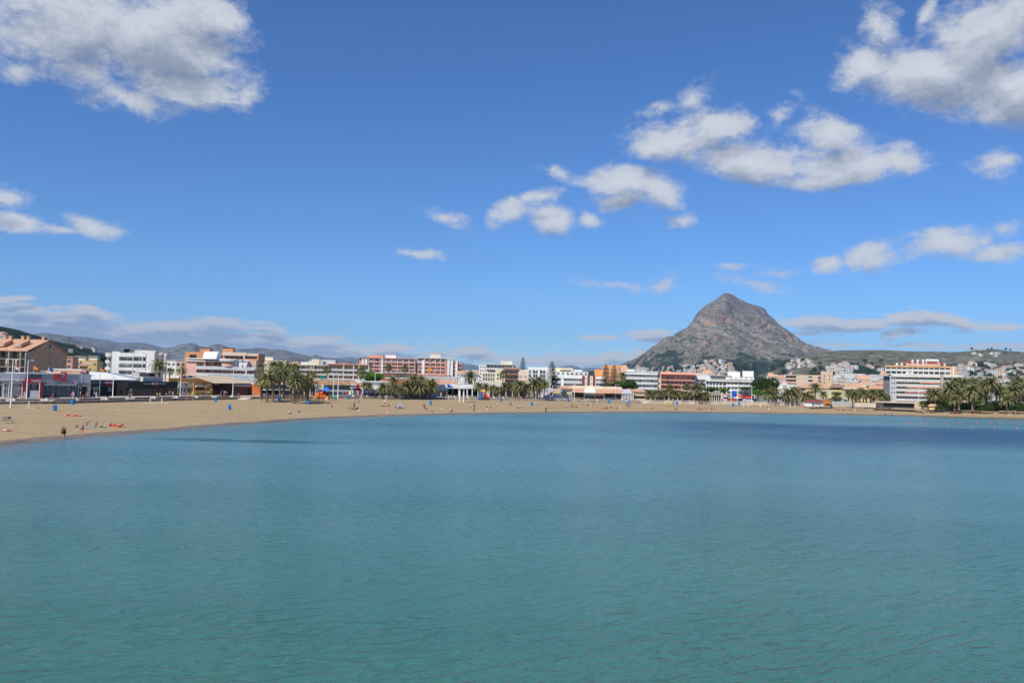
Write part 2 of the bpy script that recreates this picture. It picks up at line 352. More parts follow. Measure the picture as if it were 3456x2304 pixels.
def strip_wall(name, a0, a1, dy, th, z0, z1, m, label, cat='wall', cop=True, n=60, ymore=0):
    a = np.linspace(a0, a1, n); y = Yw(a)+dy; mb = MB(); vs = []
    for A, Y in zip(a, y): vs += [(A*Y, Y, z0), (A*Y, Y, z1), (A*(Y+th), Y+th, z1), (A*(Y+th), Y+th, z0)]
    fs = [(4*i+k, 4*i+4+k, 4*i+4+(k+1) % 4, 4*i+(k+1) % 4) for i in range(n-1) for k in range(4)]+[(0, 1, 2, 3), (4*n-1, 4*n-2, 4*n-3, 4*n-4)]
    mb.add(vs, fs); o = mb.ob(name, m); tag(o, label, cat)
    if cop:
        c = MB(); vs = []
        for A, Y in zip(a, y): vs += [(A*(Y-.08), Y-.08, z1+.003), (A*(Y-.08), Y-.08, z1+.12), (A*(Y+th+.08), Y+th+.08, z1+.12), (A*(Y+th+.08), Y+th+.08, z1+.003)]
        c.add(vs, fs); c.ob('coping', m_cop, o)
    return o
apx = lambda px, py=1350: az_(at(px, py, 200))
strip_wall('sea_wall', -.95, apx(2165), -.45, .4, .9, GZ, m_stone, 'low brown stone sea wall with pale coping along the left and middle beach')
m_par = mat('parapet', (.66, .55, .42), .8, .12, .5)
strip_wall('parapet_wall', apx(2165)+.001, apx(2735), -.45, .35, .9, GZ+.75, m_par, 'beige parapet wall behind the beach palms and parked cars')
strip_wall('sea_wall', apx(2735)+.001, .95, -.45, .4, .9, GZ-.3, m_stone, 'low stone edging under the hedge at the right end of the beach')
# ------------------------------------------------------------------ mountains
def hillmat(name, rock, shrub, wood, bush=.05, woodlev=.55, scale=.004, strata=False, streak=None, hmax=400):
    m = bpy.data.materials.new(name); m.use_nodes = True; t = NT(m.node_tree); b = t.n['Principled BSDF']
    g = t.new('ShaderNodeNewGeometry'); P = g.outputs['Position']; s = t.sep(P); nrm = t.sep(g.outputs['Normal'])
    n1 = t.noise(P, scale, 6, .6); n2 = t.noise(P, scale*6, 7, .72)
    c = t.mix(t.rng(n2, .40, .58), shrub, rock)
    if strata:
        q = t.new('ShaderNodeMapping', vector_type='POINT'); t.put(q.inputs[0], P); q.inputs['Rotation'].default_value = (0, R(-24), 0); qs = t.vm('MULTIPLY', q.outputs[0], (.16, .3, 3.2))
        st = t.noise(qs, .012, 8, .68)
        c = t.mix(t.rng(st, .40, .56, .35, 1), tuple(x*.8 for x in shrub), c)
        c = t.mix(t.m('MULTIPLY', t.rng(t.noise(qs, .03, 6, .7), .56, .72), .35), c, tuple(min(1, x*1.15) for x in rock))
    hw = t.rng(s[2], 0, hmax, 0, 1)
    if strata: c = t.mix(t.rng(t.m('ADD', s[2], t.m('MULTIPLY', t.m('SUBTRACT', n1, .5), 420)), 60, 300, .62, 0), c, shrub)
    wn = t.m('SUBTRACT', t.m('MULTIPLY_ADD', t.noise(P, scale*2.6, 7, .66) if strata else n1, 1.0, woodlev-.5), t.m('MULTIPLY', hw, .55))
    c = t.mix(t.rng(wn, .47, .53), c, wood)
    v = t.new('ShaderNodeTexVoronoi'); t.put(v.inputs['Vector'], P); v.inputs['Scale'].default_value = bush
    c = t.mix(t.m('MULTIPLY', t.rng(v.outputs['Distance'], .25, .5, 1, 0), t.rng(t.noise(P, scale*3, 3), .42, .6, .15, .9)), c, wood)
    if streak:
        steep = t.rng(nrm[2], .55, .3, 0, 1)
        stn = t.rng(t.noise(t.vm('MULTIPLY', P, (1, 1, .25)), .016, 4, .6), .46, .56)
        c = t.mix(t.m('MULTIPLY', steep, t.m('MULTIPLY', stn, t.rng(s[2], 395, 465, 1, 0))), t.mix(t.m('MULTIPLY', steep, .75), c, (.215, .185, .172)), streak)
    t.put(b.inputs['Base Color'], c); b.inputs['Roughness'].default_value = 1; b.inputs['Specular IOR Level'].default_value = .05
    bn = t.new('ShaderNodeBump'); bn.inputs['Distance'].default_value = .6/scale*.004*10; t.put(bn.inputs['Height'], t.noise(P, scale*8, 8, .7)); t.put(b.inputs['Normal'], bn.outputs[0])
    return m
HILLS = {}
def hill(name, outline, Yr, Yf, m, label, nx=240, nt=60, amp=20, nsc=.004, mid=None, jag=.12, p=1.25, seed=1, cat='hill', Yfun=None, ridged=True, zf=2.3):
    ox = np.array([o[0] for o in outline], float); oy = np.array([o[1] for o in outline], float)
    px = np.linspace(ox[0], ox[-1], nx); py = np.interp(px, ox, oy)
    T = np.concatenate([np.linspace(0, 1, nt), [1.06, 1.16, 1.35]]); P = np.zeros((len(T), nx, 3))
    for j in range(nx):
        yr = Yr if Yfun is None else Yfun(px[j]); rp = at(px[j], py[j], yr)
        Y = Yf+(yr-Yf)*T; X = rp.x*Y/yr
        if mid:
            tt = [0]+[q[0] for q in mid]+[1]; 
            zz = [zf]+[at(px[j], max(py[j], np.interp(px[j], *q[1])), Yf+(yr-Yf)*q[0]).z for q in mid]+[rp.z]
            for k in range(len(zz)-2, -1, -1): zz[k] = min(zz[k], zz[k+1])
            Z = np.interp(T, tt, zz)
        else: Z = zf+(rp.z-zf)*np.clip(T, 0, 1)**p
        Z = np.where(T > 1, rp.z-(T-1)*(rp.z*1.6+40), Z)
        P[:, j] = np.stack([X, Y, Z], -1)
    n = nz(P[..., 0]*nsc, P[..., 1]*nsc, 6, seed, ridged)-.5
    w = np.minimum(1, T*4)*np.where(T < 1, np.clip((1-T)*5, jag, 1), jag); hs = np.clip((P[..., 2]-zf)/60, .0, 1)
    P[..., 2] += n*amp*w[:, None]*hs
    if ridged: P[..., 1] += (nz(P[..., 0]*nsc*2, P[..., 2]*nsc*2, 5, seed+9)-.5)*amp*1.2*w[:, None]*hs
    o = grid(name, P, m, True); tag(o, label, cat); HILLS[name+str(seed)] = P
    return P
def onhill(P, px, py):
    q = None; J = range(0, P.shape[1]); a = az_(at(px, py, 100))
    col = np.argmin(np.abs(P[0, :, 0]/P[0, :, 1]-a)); d = ray(px, py); tz = d.z/d.y
    for i in range(P.shape[0]-1):
        x, y, z = P[i, col]
        if (z-EYE)/y >= tz: return Vector((x, y, z))
    x, y, z = P[-4, col]; return Vector((x, y, z))
GR, SH, WO = (.27, .25, .225), (.10, .105, .062), (.028, .042, .024)
mo = [(1990,1275),(2050,1252),(2098,1232),(2169,1198),(2227,1164),(2240,1154),(2271,1137),(2281,1127),(2308,1113),(2332,1108),(2333,1092),(2342,1072),(2356,1052),(2380,1031),(2417,1011),(2434,997),(2444,991),(2458,990),(2474,995),(2492,1008),(2526,1023),(2560,1033),(2581,1042),(2591,1059),(2608,1072),(2628,1093),(2652,1113),(2679,1137),(2713,1157),(2747,1174),(2780,1193),(2850,1226),(2950,1262),(3000,1285)]
base = ([2000,2098,2227,2332,2400,2450,2520,2600,2700,2800,3000],[1290,1250,1182,1118,1124,1116,1110,1120,1168,1205,1290])
top_ = ([2000,2098,2227,2290,2332,2360,2400,2450,2475,2520,2600,2700,2800,3000],[1290,1250,1168,1118,1074,1052,1040,1046,1080,1085,1098,1160,1204,1290])
foot = ([2000,2100,2400,2700,3000],[1295,1270,1235,1245,1290])
m_mont = hillmat('limestone_mountain', (.315, .268, .236), (.135, .122, .085), WO, .03, .66, .0035, True, (.42, .235, .13), 420)
PM = hill('limestone_mountain', mo, 6000, 2600, m_mont, 'big grey limestone mountain with cliffs above the town', 620, 230, 150, .0032, mid=[(.42, foot), (.80, base), (.845, top_)], jag=.05, seed=4, cat='mountain',
     Yfun=lambda x: 5480+math.hypot(x-2440, 55)*3.0+(x-2440)*.9)
m_rr = hillmat('dry_ridge', (.215, .188, .148), (.078, .085, .045), WO, .045, .54, .006, hmax=300)
rr = [(2560,1268),(2640,1240),(2700,1208),(2740,1194),(2771,1187),(2819,1183),(2867,1182),(2924,1182),(3006,1183),(3063,1184),(3121,1186),(3178,1188),(3216,1189),(3255,1187),(3283,1184),(3322,1182),(3341,1179),(3370,1180),(3398,1185),(3427,1187),(3456,1190),(3560,1200),(3700,1215)]
PR = hill('scrub_ridge', rr, 3000, 1300, m_rr, 'long scrubby ridge behind the hotel at the right', 460, 110, 34, .006, jag=.16, seed=11, p=1.15)
m_wd = hillmat('pine_slope', (.09, .09, .055), (.045, .06, .032), WO, .09, .62, .008, hmax=900)
PD = hill('pine_knoll', [(2660,1290),(2720,1272),(2790,1240),(2830,1220),(2870,1221),(2930,1240),(3000,1266),(3060,1290)], 1900, 1100, m_wd, 'dark pine covered knoll in front of the right ridge', 160, 50, 16, .01, seed=21)
m_lf = hillmat('pine_hill', (.055, .065, .035), (.035, .050, .025), (.016, .028, .016), .11, .60, .006, hmax=1500)
PL = hill('pine_hill', [(-300,1085),(-120,1092),(0,1103),(29,1108),(63,1114),(92,1123),(124,1132),(157,1141),(184,1150),(210,1156),(249,1164),(287,1176),(325,1185),(356,1199),(400,1215),(460,1240)], 1500, 620, m_lf, 'dark green pine covered hill at the far left', 240, 80, 22, .010, jag=.3, seed=31)
m_ra = hillmat('bare_range', (.205, .205, .205), (.105, .118, .105), (.05, .068, .055), .02, .45, .002, hmax=600)
hill('rocky_hill', [(40,1150),(119,1127),(149,1124),(165,1126),(201,1130),(230,1135),(254,1147),(306,1164),(363,1180),(402,1186),(480,1200),(560,1225)], 4200, 2000, m_ra, 'rocky olive hill just above the pine hill at the left', 200, 50, 60, .003, seed=41)
hill('blue_range', [(120,1150),(230,1134),(264,1137),(297,1139),(325,1145),(363,1148),(392,1155),(411,1157),(450,1156),(478,1157),(512,1164),(537,1171),(568,1176),(640,1195),(760,1225)], 9000, 5000, m_ra, 'smooth blue mountain range behind the white apartment block', 200, 40, 90, .0014, seed=42, cat='mountain')
hill('twin_peak_range', [(470,1215),(540,1185),(564,1176),(612,1167),(650,1159),(660,1161),(667,1167),(698,1172),(713,1167),(730,1162),(751,1166),(784,1179),(813,1179),(832,1180),(860,1177),(898,1180),(937,1182),(959,1186),(984,1194),(1013,1201),(1042,1207),(1065,1204),(1090,1212),(1147,1216),(1176,1219),(1204,1226),(1290,1245),(1400,1262)], 7000, 3200, m_ra, 'grey blue range with two peaks behind the orange block', 400, 60, 110, .0017, seed=43, cat='mountain')
hill('distant_range', [(920,1215),(1003,1194),(1032,1200),(1080,1204),(1128,1208),(1157,1208),(1185,1205),(1214,1212),(1243,1207),(1330,1225),(1440,1240),(1520,1236),(1558,1231),(1573,1227),(1596,1231),(1615,1235),(1700,1250),(1800,1255),(1870,1243),(1902,1235),(1930,1233),(1950,1237),(1965,1244),(1988,1240),(2026,1242),(2100,1262)], 14000, 8000, m_ra, 'pale blue distant mountains low on the horizon', 400, 40, 60, .0012, seed=44, cat='mountain')
hill('low_wood', [(1880,1275),(1950,1256),(1990,1252),(2040,1254),(2120,1250),(2200,1262),(2280,1275)], 2200, 1400, m_wd, 'low dark wood at the foot of the mountain', 100, 30, 10, .01, seed=45)
def haze():
    m = bpy.data.materials.new('haze'); m.use_nodes = True; t = NT(m.node_tree); t.n.clear(); o = t.new('ShaderNodeOutputMaterial'); v = t.new('ShaderNodeVolumePrincipled')
    v.inputs['Color'].default_value = (.38, .64, 1, 1); v.inputs['Density'].default_value = 3.8e-5; v.inputs['Anisotropy'].default_value = .0
    t.l.new(v.outputs[0], o.inputs['Volume'])
    b = MB().box(-13000, 13000, -600, 15500, -4, 900).ob('haze', m); tag(b, 'thin blue air between the town and the far mountains', 'haze', kind='stuff')
HAZE = True
if HAZE: haze()
# ------------------------------------------------------------------ buildings
def hexm(name, rgb, **k): return mat(name, rgb, **k)
m_white = mat('white_plaster', (.78, .77, .73), .7, .06, .3); m_offw = mat('offwhite_plaster', (.66, .61, .52), .8, .08, .3)
m_tan = mat('tan_plaster', (.60, .45, .32), .85, .07, .2); m_beige = mat('beige_plaster', (.68, .56, .42), .85, .08, .25)
m_brownb = mat('brown_brick', (.62, .38, .22), .9, .10, .8); m_conc = mat('grey_concrete', (.42, .38, .33), .9, .12, .5)
m_orange = mat('orange_brick', (.66, .31, .15), .9, .10, .8); m_pink = mat('salmon_plaster', (.72, .42, .33), .85, .06, .25)
m_redb = mat('red_brick', (.66, .33, .245), .9, .12, .8); m_yel = mat('yellow_plaster', (.68, .49, .17), .85, .06, .3); m_cream = mat('cream_plaster', (.74, .64, .44), .85, .06, .3)
m_tile = mat('clay_roof_tile', (.62, .35, .22), .9, .18, 1.5, stretch=(1, 1, 1)); m_tile2 = mat('dark_roof_tile', (.34, .20, .14), .9, .2, 1.5); m_stoner = mat('rubble_stone', (.48, .27, .16), .95, .35, 1.4)
m_grey = mat('grey_cladding', (.34, .36, .39), .6, .05, .3); m_dkgrey = mat('dark_slate_cladding', (.050, .060, .070), .5, .1, .3); m_black = mat('black_cladding', (.018, .018, .020), .5, .1, .3)
m_metal = mat('grey_metal', (.45, .46, .47), .5, .05, .5, metal=.3); m_dk = mat('dark_metal', (.04, .04, .045), .5, .1, 1); m_rail = mat('railing_glass', (.60, .60, .57), .45, .08, .5, spec=.3)
m_glass = mat('window_glass', (.030, .036, .042), .12, .3, 1.5, spec=.8); m_glass2 = mat('sunlit_window_glass', (.12, .14, .16), .15, .3, 1.2, spec=.8)  # second glass is a lighter copy, with daylight put into its colour
m_shut = mat('rolled_shutter', (.42, .35, .30), .7, .08, 2); m_curt = mat('pale_curtain', (.55, .55, .50), .6, .1, 2); m_frame = mat('window_frame', (.6, .58, .54), .5, .05, 1); m_dfr = mat('dark_window_frame', (.09, .07, .06), .5, .05, 1)
m_wood = mat('brown_wood', (.16, .07, .035), .8, .15, 1.2); m_redp = mat('red_paint', (.55, .03, .025), .5, .06, 1); m_crim = mat('crimson_panel', (.33, .008, .03), .45, .05, 1)
m_ochre = mat('ochre_plaster', (.66, .36, .12), .85, .08, .3); m_rust = mat('rust_orange_fascia', (.50, .15, .045), .6, .06, .6); m_dbr = mat('dark_brown_fascia', (.075, .048, .034), .6, .08, .6)
m_maroon = mat('maroon_panel', (.26, .055, .045), .7, .08, .6); m_blue = mat('blue_canvas', (.02, .09, .42), .7, .08, 1); m_lgrey = mat('light_grey_panel', (.52, .54, .56), .6, .05, .4)
m_green = mat('green_sign', (.10, .42, .03), .5, .05, 1); m_awn = mat('white_awning', (.74, .73, .70), .8, .06, .5); m_grass = mat('garden_green', (.07, .13, .025), .9, .3, 1); m_teal = mat('teal_awning', (.01, .22, .17), .7, .05, 1)
m_greyroof = mat('zinc_roof', (.50, .54, .57), .4, .08, .6, metal=.2); m_sanda = mat('sand_canvas', (.60, .47, .32), .85, .08, .5); m_redawn = mat('red_awning', (.6, .05, .03), .8, .08, .6)
WC = {}
def winmesh(w, h, g, fr, mull=1):
    k = (round(w, 1), round(h, 1), g.name, fr.name, mull)
    if k not in WC:
        b = MB(); b.box(-w/2, w/2, -.03, .03, 0, h, 1); e = .07
        for x in [-w/2]+[(-w/2+w*i/(mull+1))-e/2 for i in range(1, mull+1)]+[w/2-e]: b.box(x, x+e, -.07, -.032, 0, h, 0)
        b.box(-w/2+e, w/2-e, -.068, -.034, h-e, h, 0); b.box(-w/2+e, w/2-e, -.068, -.034, 0, e, 0)
        WC[k] = b.mesh('window', [fr, g])
    return WC[k]
class Bld:
    def __init__(s, name, label, p0, p1, top, Y0, Y1=None, cat='building', base=None, group=None, bot=None, zb=GZ):
        if Y0 and name != 'apartment_block' or p0 > -200 and Y0:      # fronts turn towards the bay
            Y0_, k = Y0, (.85 if p0 > 1728 else .4); a0, a1 = az_(at(p0, 1300, 100)), az_(at(p1, 1300, 100)); a = k*(a0+a1)/2; Y1 = (Y0+a*a0*Y0)/(1+a*a1)
        Y1 = Y1 or Y0; s.p0, s.p1, s.top = p0, p1, top
        if bot is not None:
            q0 = onz(p0, bot[0], zb); q1 = at(p1, 1340, q0.y+float(Yw(az_(at(p1, 1340, 200)))[0]-Yw(az_(at(p0, 1340, 200)))[0]))
            if 870 < p0 < 2600:               # the seafront row keeps the width of the promenade from the sea wall
                q0, q1 = [at(p, 1340, float(Yw(az_(at(p, 1340, 200)))[0])+13) for p in (p0, p1)]
            Y0, Y1 = q0.y, q1.y; a = Vector((q0.x, q0.y, 0)); b = Vector((q1.x, q1.y, 0)); s.H = at(p0, top, Y0).z-zb
        else:
            a = at(p0, top, Y0); s.H = a.z-zb; b = at(p1, top+.0244*(p1-p0), Y1)
        s.Y0, s.Y1 = Y0, Y1; d = Vector((b.x-a.x, b.y-a.y)); s.W = d.length; s.rz = math.atan2(d.y, d.x)
        s.e = thing(name, (a.x, a.y, zb), label, cat, group, s.rz); s.zb = zb; s.a = a; s.dir = d.normalized()
    def lx(s, px):                       # local x whose photo column is px on the front plane
        c = az_(at(px, s.top, 100)); den = s.dir.x-c*s.dir.y
        return (c*s.a.y-s.a.x)/den
    def lz(s, px, py, y=0):
        x = s.lx(px); Y = s.a.y+s.dir.y*x+s.dir.x*y; return at(px, py, Y).z-s.zb
    def box(s, name, x0, x1, y0, y1, z0, z1, m, label=None):
        o = MB().box(x0, x1, y0, y1, z0, z1).ob(name, m, s.e)
        if label: o['label'] = label
        return o
    def pbox(s, name, px0, px1, py0, py1, y0, y1, m, label=None, par=None):   # a box given by its outline in the photo
        x0, x1 = s.lx(px0), s.lx(px1); z1 = s.lz(px0, py0); z0 = s.lz(px0, py1) if py1 is not None else 0
        if par is not None:
            return MB().box(x0, x1, y0, y1, z0, z1).ob(name, m, par)
        return s.box(name, x0, x1, y0, y1, z0, z1, m, label)
    def body(s, D, m, rec=0, H=None, x0=0, x1=None): s.D = D; return s.box('wall', x0, s.W if x1 is None else x1, rec, D, 0, H or s.H, m)
    def flat(s, m, over=.25, th=.3, D=None): return s.box('roof', -over, s.W+over, -over, (D or s.D)+over, s.H+.003, s.H+th, m)
    def text(s, txt, x, z, size, m, y=-.06, ext=.03, name='lettering', shear=0, par=None, spacing=1.0, bold=0.0):
        cu = bpy.data.curves.new(name, 'FONT'); cu.body = txt; cu.size = size; cu.extrude = ext; cu.align_x = 'CENTER'; cu.align_y = 'CENTER'; cu.shear = shear; cu.space_character = spacing; cu.offset = bold; cu.resolution_u = 3
        o = bpy.data.objects.new(name, cu); me = bpy.data.meshes.new_from_object(o); bpy.data.objects.remove(o); me.materials.append(m)
        t = bpy.data.objects.new(name, me); COL.objects.link(t); t.parent = par or s.e; t.location = (x, y, z); t.rotation_euler = (R(90), 0, 0); return t
    def wins(s, x0, x1, nb, zs, wh, y, ww=None, fr=None, glass=None, mull=1, name='window'):
        bw = (x1-x0)/nb; ww = ww or bw*.55
        for z in zs:
            for i in range(nb):
                g = random.choice(BR) if glass == 'mix' else glass or random.choice([m_glass, m_glass2, m_glass2, m_shut, m_curt]); obm(name, winmesh(ww, wh, g, fr or m_frame, mull), s.e, (x0+bw*(i+.5), y, z))
    def balc(s, x0, x1, zs, rec, mslab, mrail, rh=.95, proud=.25, kind='solid', th=.22, names='balcony'):
        for z in zs:
            b = MB(); b.box(x0, x1, -proud, rec-.003, z-th, z, 0)
            if kind == 'solid': b.box(x0, x1, -proud, -proud+.12, z+.003, z+rh, 1)
            elif kind == 'glass': b.box(x0, x1, -proud+.03, -proud+.06, z+.08, z+rh-.05, 1); b.box(x0, x1, -proud, -proud+.08, z+rh-.047, z+rh+.02, 0)
            else:
                b.box(x0, x1, -proud, -proud+.06, z+rh-.06, z+rh, 1); b.box(x0, x1, -proud, -proud+.05, z+.1, z+.15, 1); k = max(2, int((x1-x0)/.35))
                for i in range(k+1): xx = x0+.02+(x1-x0-.08)*i/k; b.box(xx, xx+.04, -proud+.005, -proud+.045, z+.153, z+rh-.063, 1)
            b.ob(names, [mslab, mrail], s.e)
    def piers(s, xs, rec, m, H=None, w=.3, y0=-.28, z0=0):
        for x in xs: s.box('pier', x-w/2, x+w/2, y0, rec-.004, z0, H or s.H-.01, m)
    def chimney(s, px, ptop, m, w=.8, y=4, cap=True):
        x = s.lx(px); z = s.lz(px, ptop, y); b = MB().box(x-w/2, x+w/2, y-w/2, y+w/2, s.H-2, z); b.box(x-w/2-.12, x+w/2+.12, y-w/2-.12, y+w/2+.12, z+.003, z+.15); b.ob('chimney', m, s.e)
    def antenna(s, px, ptop, y=5):
        x = s.lx(px); z = s.lz(px, ptop, y); b = MB(); b.tube([(x, y, s.H-.3), (x, y, z)], .05, 5); 
        for k in range(3): b.box(x-.5+.1*k, x+.5-.1*k, y-.02, y+.02, z-.5-.4*k, z-.46-.4*k)
        b.ob('antenna', m_metal, s.e)
    def zs(s, n, ptop, pitch, px=None):   # floor levels from photo rows
        px = px or s.p0; return [s.lz(px, ptop+pitch*i) for i in range(n) if s.lz(px, ptop+pitch*i) > .3]
# far left brown block
b = Bld('apartment_block', 'brown brick apartment block with orange tiled roof at the far left', -260, 90, 1177, 296, 296); x1 = b.W
b.D = D = 27; e = b.H; zr = b.lz(90, 1147, D/2)
mb = MB(); mb.box(0, x1, 2.4, D, 0, e-.05); mb.box(x1-.35, x1-.004, 7.5, D-.01, 0, e-.06); mb.prismx([(2.4, e-.04), (D, e-.04), (D/2, zr-.3)], 0, x1-.01); mb.ob('wall', m_brownb, b.e)
rf = MB(); rf.prismx([(-.6, e), (D/2, zr), (D+.6, e), (D+.6, e+.25), (D/2, zr+.28), (-.6, e+.25)], -.5, x1+.5); rf.ob('roof', m_tile, b.e)
fl = [b.lz(90, y) for y in (1211, 1238, 1265)]
b.balc(0, x1, fl, 2.4, m_conc, m_dfr, kind='rail', proud=.3); n = 9
b.piers([x1*(i+.5)/n for i in range(n)]+[x1-.2], 2.4, m_conc, e-.02, .35)
for z in fl: b.wins(0, x1, 9, [z+.02], 2.3, 2.33, 2.9, m_dfr, mull=2)
b.wins(0, x1, 9, [0.2], 2.3, 2.33, 2.9, m_dfr, m_glass, mull=2)
for i, px in enumerate((24, 42, 85, 104, 156)):
    x = x1-(170-px)*.112; bb = MB().box(x-.45, x+.45, D/2-1, D/2, zr-1.4, zr+1.3); bb.box(x-.6, x+.6, D/2-1.15, D/2+.15, zr+1.303, zr+1.5); bb.ob('chimney', m_brownb, b.e)
for x in (x1-5, x1-11.5, x1-18, x1-25, x1-32):
    d_ = MB(); d_.prismx([(2.2, e+1.6), (2.2, e+2.8), (7.6, e+4.6), (7.6, e+3)], x-1.5, x+1.5); d_.ob('dormer', [m_tile], b.e); obm('window', winmesh(1.3, .8, m_curt, m_frame), b.e, (x, 2.15, e+1.75))
for yy, z in ((15, e-2.6+1.2), (15, e-5.6+1), (15, e-8.7+1)):
    w_ = obm('window', winmesh(1.5, 1.5, m_glass, m_frame), b.e, (x1+.02, yy, z)); w_.rotation_euler.z = R(90)
w_ = obm('window', winmesh(1.5, 1.5, m_glass, m_frame), b.e, (x1+.02, D/2+1.2, e+1.6)); w_.rotation_euler.z = R(90)
for k, (px, mm) in enumerate(((25, m_sanda), (57, m_sanda), (-30, m_sanda))): b.pbox('awning', px-3, px+3, 1213, 1236, -.2, .4, mm)
b = Bld('red_house', 'small dark red house squeezed behind the brown block', 221, 246, 1205, 400); b.body(9, m_redb); b.flat(m_tile, .4, .5); b.wins(0, b.W, 1, [b.H-2.6, b.H-5.4], 1.4, -.02, 1.6, m_frame, m_glass)
b = Bld('yellow_house', 'yellow town house with white penthouses by the pine hill', 246, 328, 1216, 420); b.body(11, m_yel, .8)
b.box('wall_front', 0, b.W*.3, 0, .797, 0, b.H-.01, m_yel); b.box('wall_front', b.W*.62, b.W, 0, .797, 0, b.H-.01, m_yel)
b.balc(b.W*.3, b.W*.62, b.zs(2, 1232, 18), .8, m_tan, m_redb); b.wins(0, b.W*.3, 2, b.zs(3, 1232, 18), 1.5, -.02, 1.2, glass=m_glass2); b.wins(b.W*.3, b.W*.62, 2, b.zs(3, 1232, 18), 1.7, .78, 1.5); b.wins(b.W*.62, b.W, 2, b.zs(3, 1232, 18), 1.5, -.02, 1.2)
b.pbox('penthouse', 250, 284, 1203, 1215.5, 2, 7, m_offw); b.pbox('penthouse', 295, 324, 1203, 1215.5, 2, 7, m_offw); b.pbox('penthouse_roof', 248, 286, 1200, 1202.8, 1.5, 7.5, m_conc); b.pbox('penthouse_roof', 293, 326, 1200, 1202.8, 1.5, 7.5, m_conc)
# white apartment block
b = Bld('apartment_block', 'white apartment block with long horizontal balconies and two big blank piers', 358, 524, 1190, 345, 357); D = 14; b.body(D, m_white, 1.8)
X = b.lx; z4 = b.zs(4, 1223, 23)
for p0_, p1_, t_ in ((380, 404, 1187), (495, 523, 1190)): b.pbox('stair_tower', p0_, p1_, t_-2, None, -.5, 1.79, m_white)
for p0_, p1_, nb in ((358, 372, 1), (404.5, 450, 2), (452, 494.5, 3)):
    b.balc(X(p0_), X(p1_), z4, 1.8, m_white, m_white, rh=1.05, proud=.7); b.wins(X(p0_), X(p1_), nb, [z+.02 for z in z4], 2.0, 1.72, glass=None, fr=m_frame, ww=(X(p1_)-X(p0_))/nb*.8)
    b.pbox('parapet', p0_, p1_, 1190, 1203, -.72, 1.79, m_white)
b.pbox('pier', 450, 452, 1188, None, -.8, 1.78, m_white); b.pbox('pier', 482, 484, 1188, None, -.8, 1.78, m_white)
b.pbox('penthouse', 446, 518, 1180, 1190, 4, 10, m_offw); b.pbox('penthouse', 371, 386, 1184, 1190, 4, 8, m_white); b.antenna(400, 1172, 6)
b = Bld('stepped_block', 'small white stepped block with cream end behind the white apartment block', 524, 563, 1194, 420, 424); b.body(9, m_white); b.flat(m_offw, .1, .3); b.wins(0, b.W, 2, b.zs(3, 1207, 14), 1.6, -.02, 1.6, glass=m_glass); b.pbox('stair_tower', 538, 549, 1190, None, -1.2, -.01, m_cream); b.pbox('stair_tower', 556, 562, 1198, None, -1.2, -.01, m_offw)
b = Bld('white_house', 'low white house with a red roof between palm and orange block', 563, 594, 1216, 400); b.body(9, m_white); b.flat(m_tile, .2, .4); b.wins(0, b.W, 2, [b.H-2.5, b.H-5.4], 1.3, -.02, 1.2, glass=m_glass2)
b = Bld('tan_house', 'plain tan house left of the orange brick block', 594, 626, 1217, 395); b.body(9, m_tan); b.flat(m_conc, .2, .4); b.wins(0, b.W, 2, [b.H-2.5, b.H-5.4], 1.5, -.02, 1.4, glass=m_glass)
# orange brick block
b = Bld('apartment_block', 'orange brick apartment block with square roof towers behind the salmon building', 624, 874, 1187, 352, 360); D = 16; X = b.lx; b.body(D, m_orange, 2)
b.pbox('parapet', 752, 832, 1187, 1199, -.3, 1.99, m_beige); b.pbox('parapet', 834, 874, 1192, 1201, -.3, 1.99, m_beige)
b.pbox('wall_front', 624, 640, 1187, None, 0, 1.99, m_orange); b.pbox('wall_front', 664, 700, 1187, None, 0, 1.99, m_orange); b.pbox('wall_front', 640.2, 663.8, 1187, 1196, 0, 1.99, m_orange)
for p0_, p1_, nb in ((754, 822, 4), (828, 868, 2)):
    z = b.zs(4, 1216, 19, p0_); b.balc(X(p0_), X(p1_), z, 2, m_orange, m_orange, rh=.8, proud=.4); b.wins(X(p0_), X(p1_), nb, [q+.02 for q in z], 2.1, 1.95, fr=m_dfr, glass=m_glass)
b.pbox('pier', 822.5, 827.5, 1196, None, -.5, 1.98, m_beige); b.pbox('pier', 868.5, 873.5, 1196, None, -.5, 1.98, m_orange)
for p0_, p1_, t_ in ((671, 703, 1174), (745, 781, 1173)): b.pbox('roof_tower', p0_, p1_, t_, 1188, 3, 8, m_orange); b.pbox('roof_tower_cap', p0_-1, p1_+1, t_-1.6, t_-.1, 2.8, 8.2, m_dbr)
b.wins(X(640), X(664), 1, [b.lz(650, 1207)], 1.5, 1.95, 2.4, m_dfr, m_glass); b.wins(X(700), X(750), 3, [b.lz(700, 1207)], 1.4, 1.95, 1.6, m_dfr, m_glass); b.antenna(766, 1152, 6); b.antenna(690, 1166, 8)
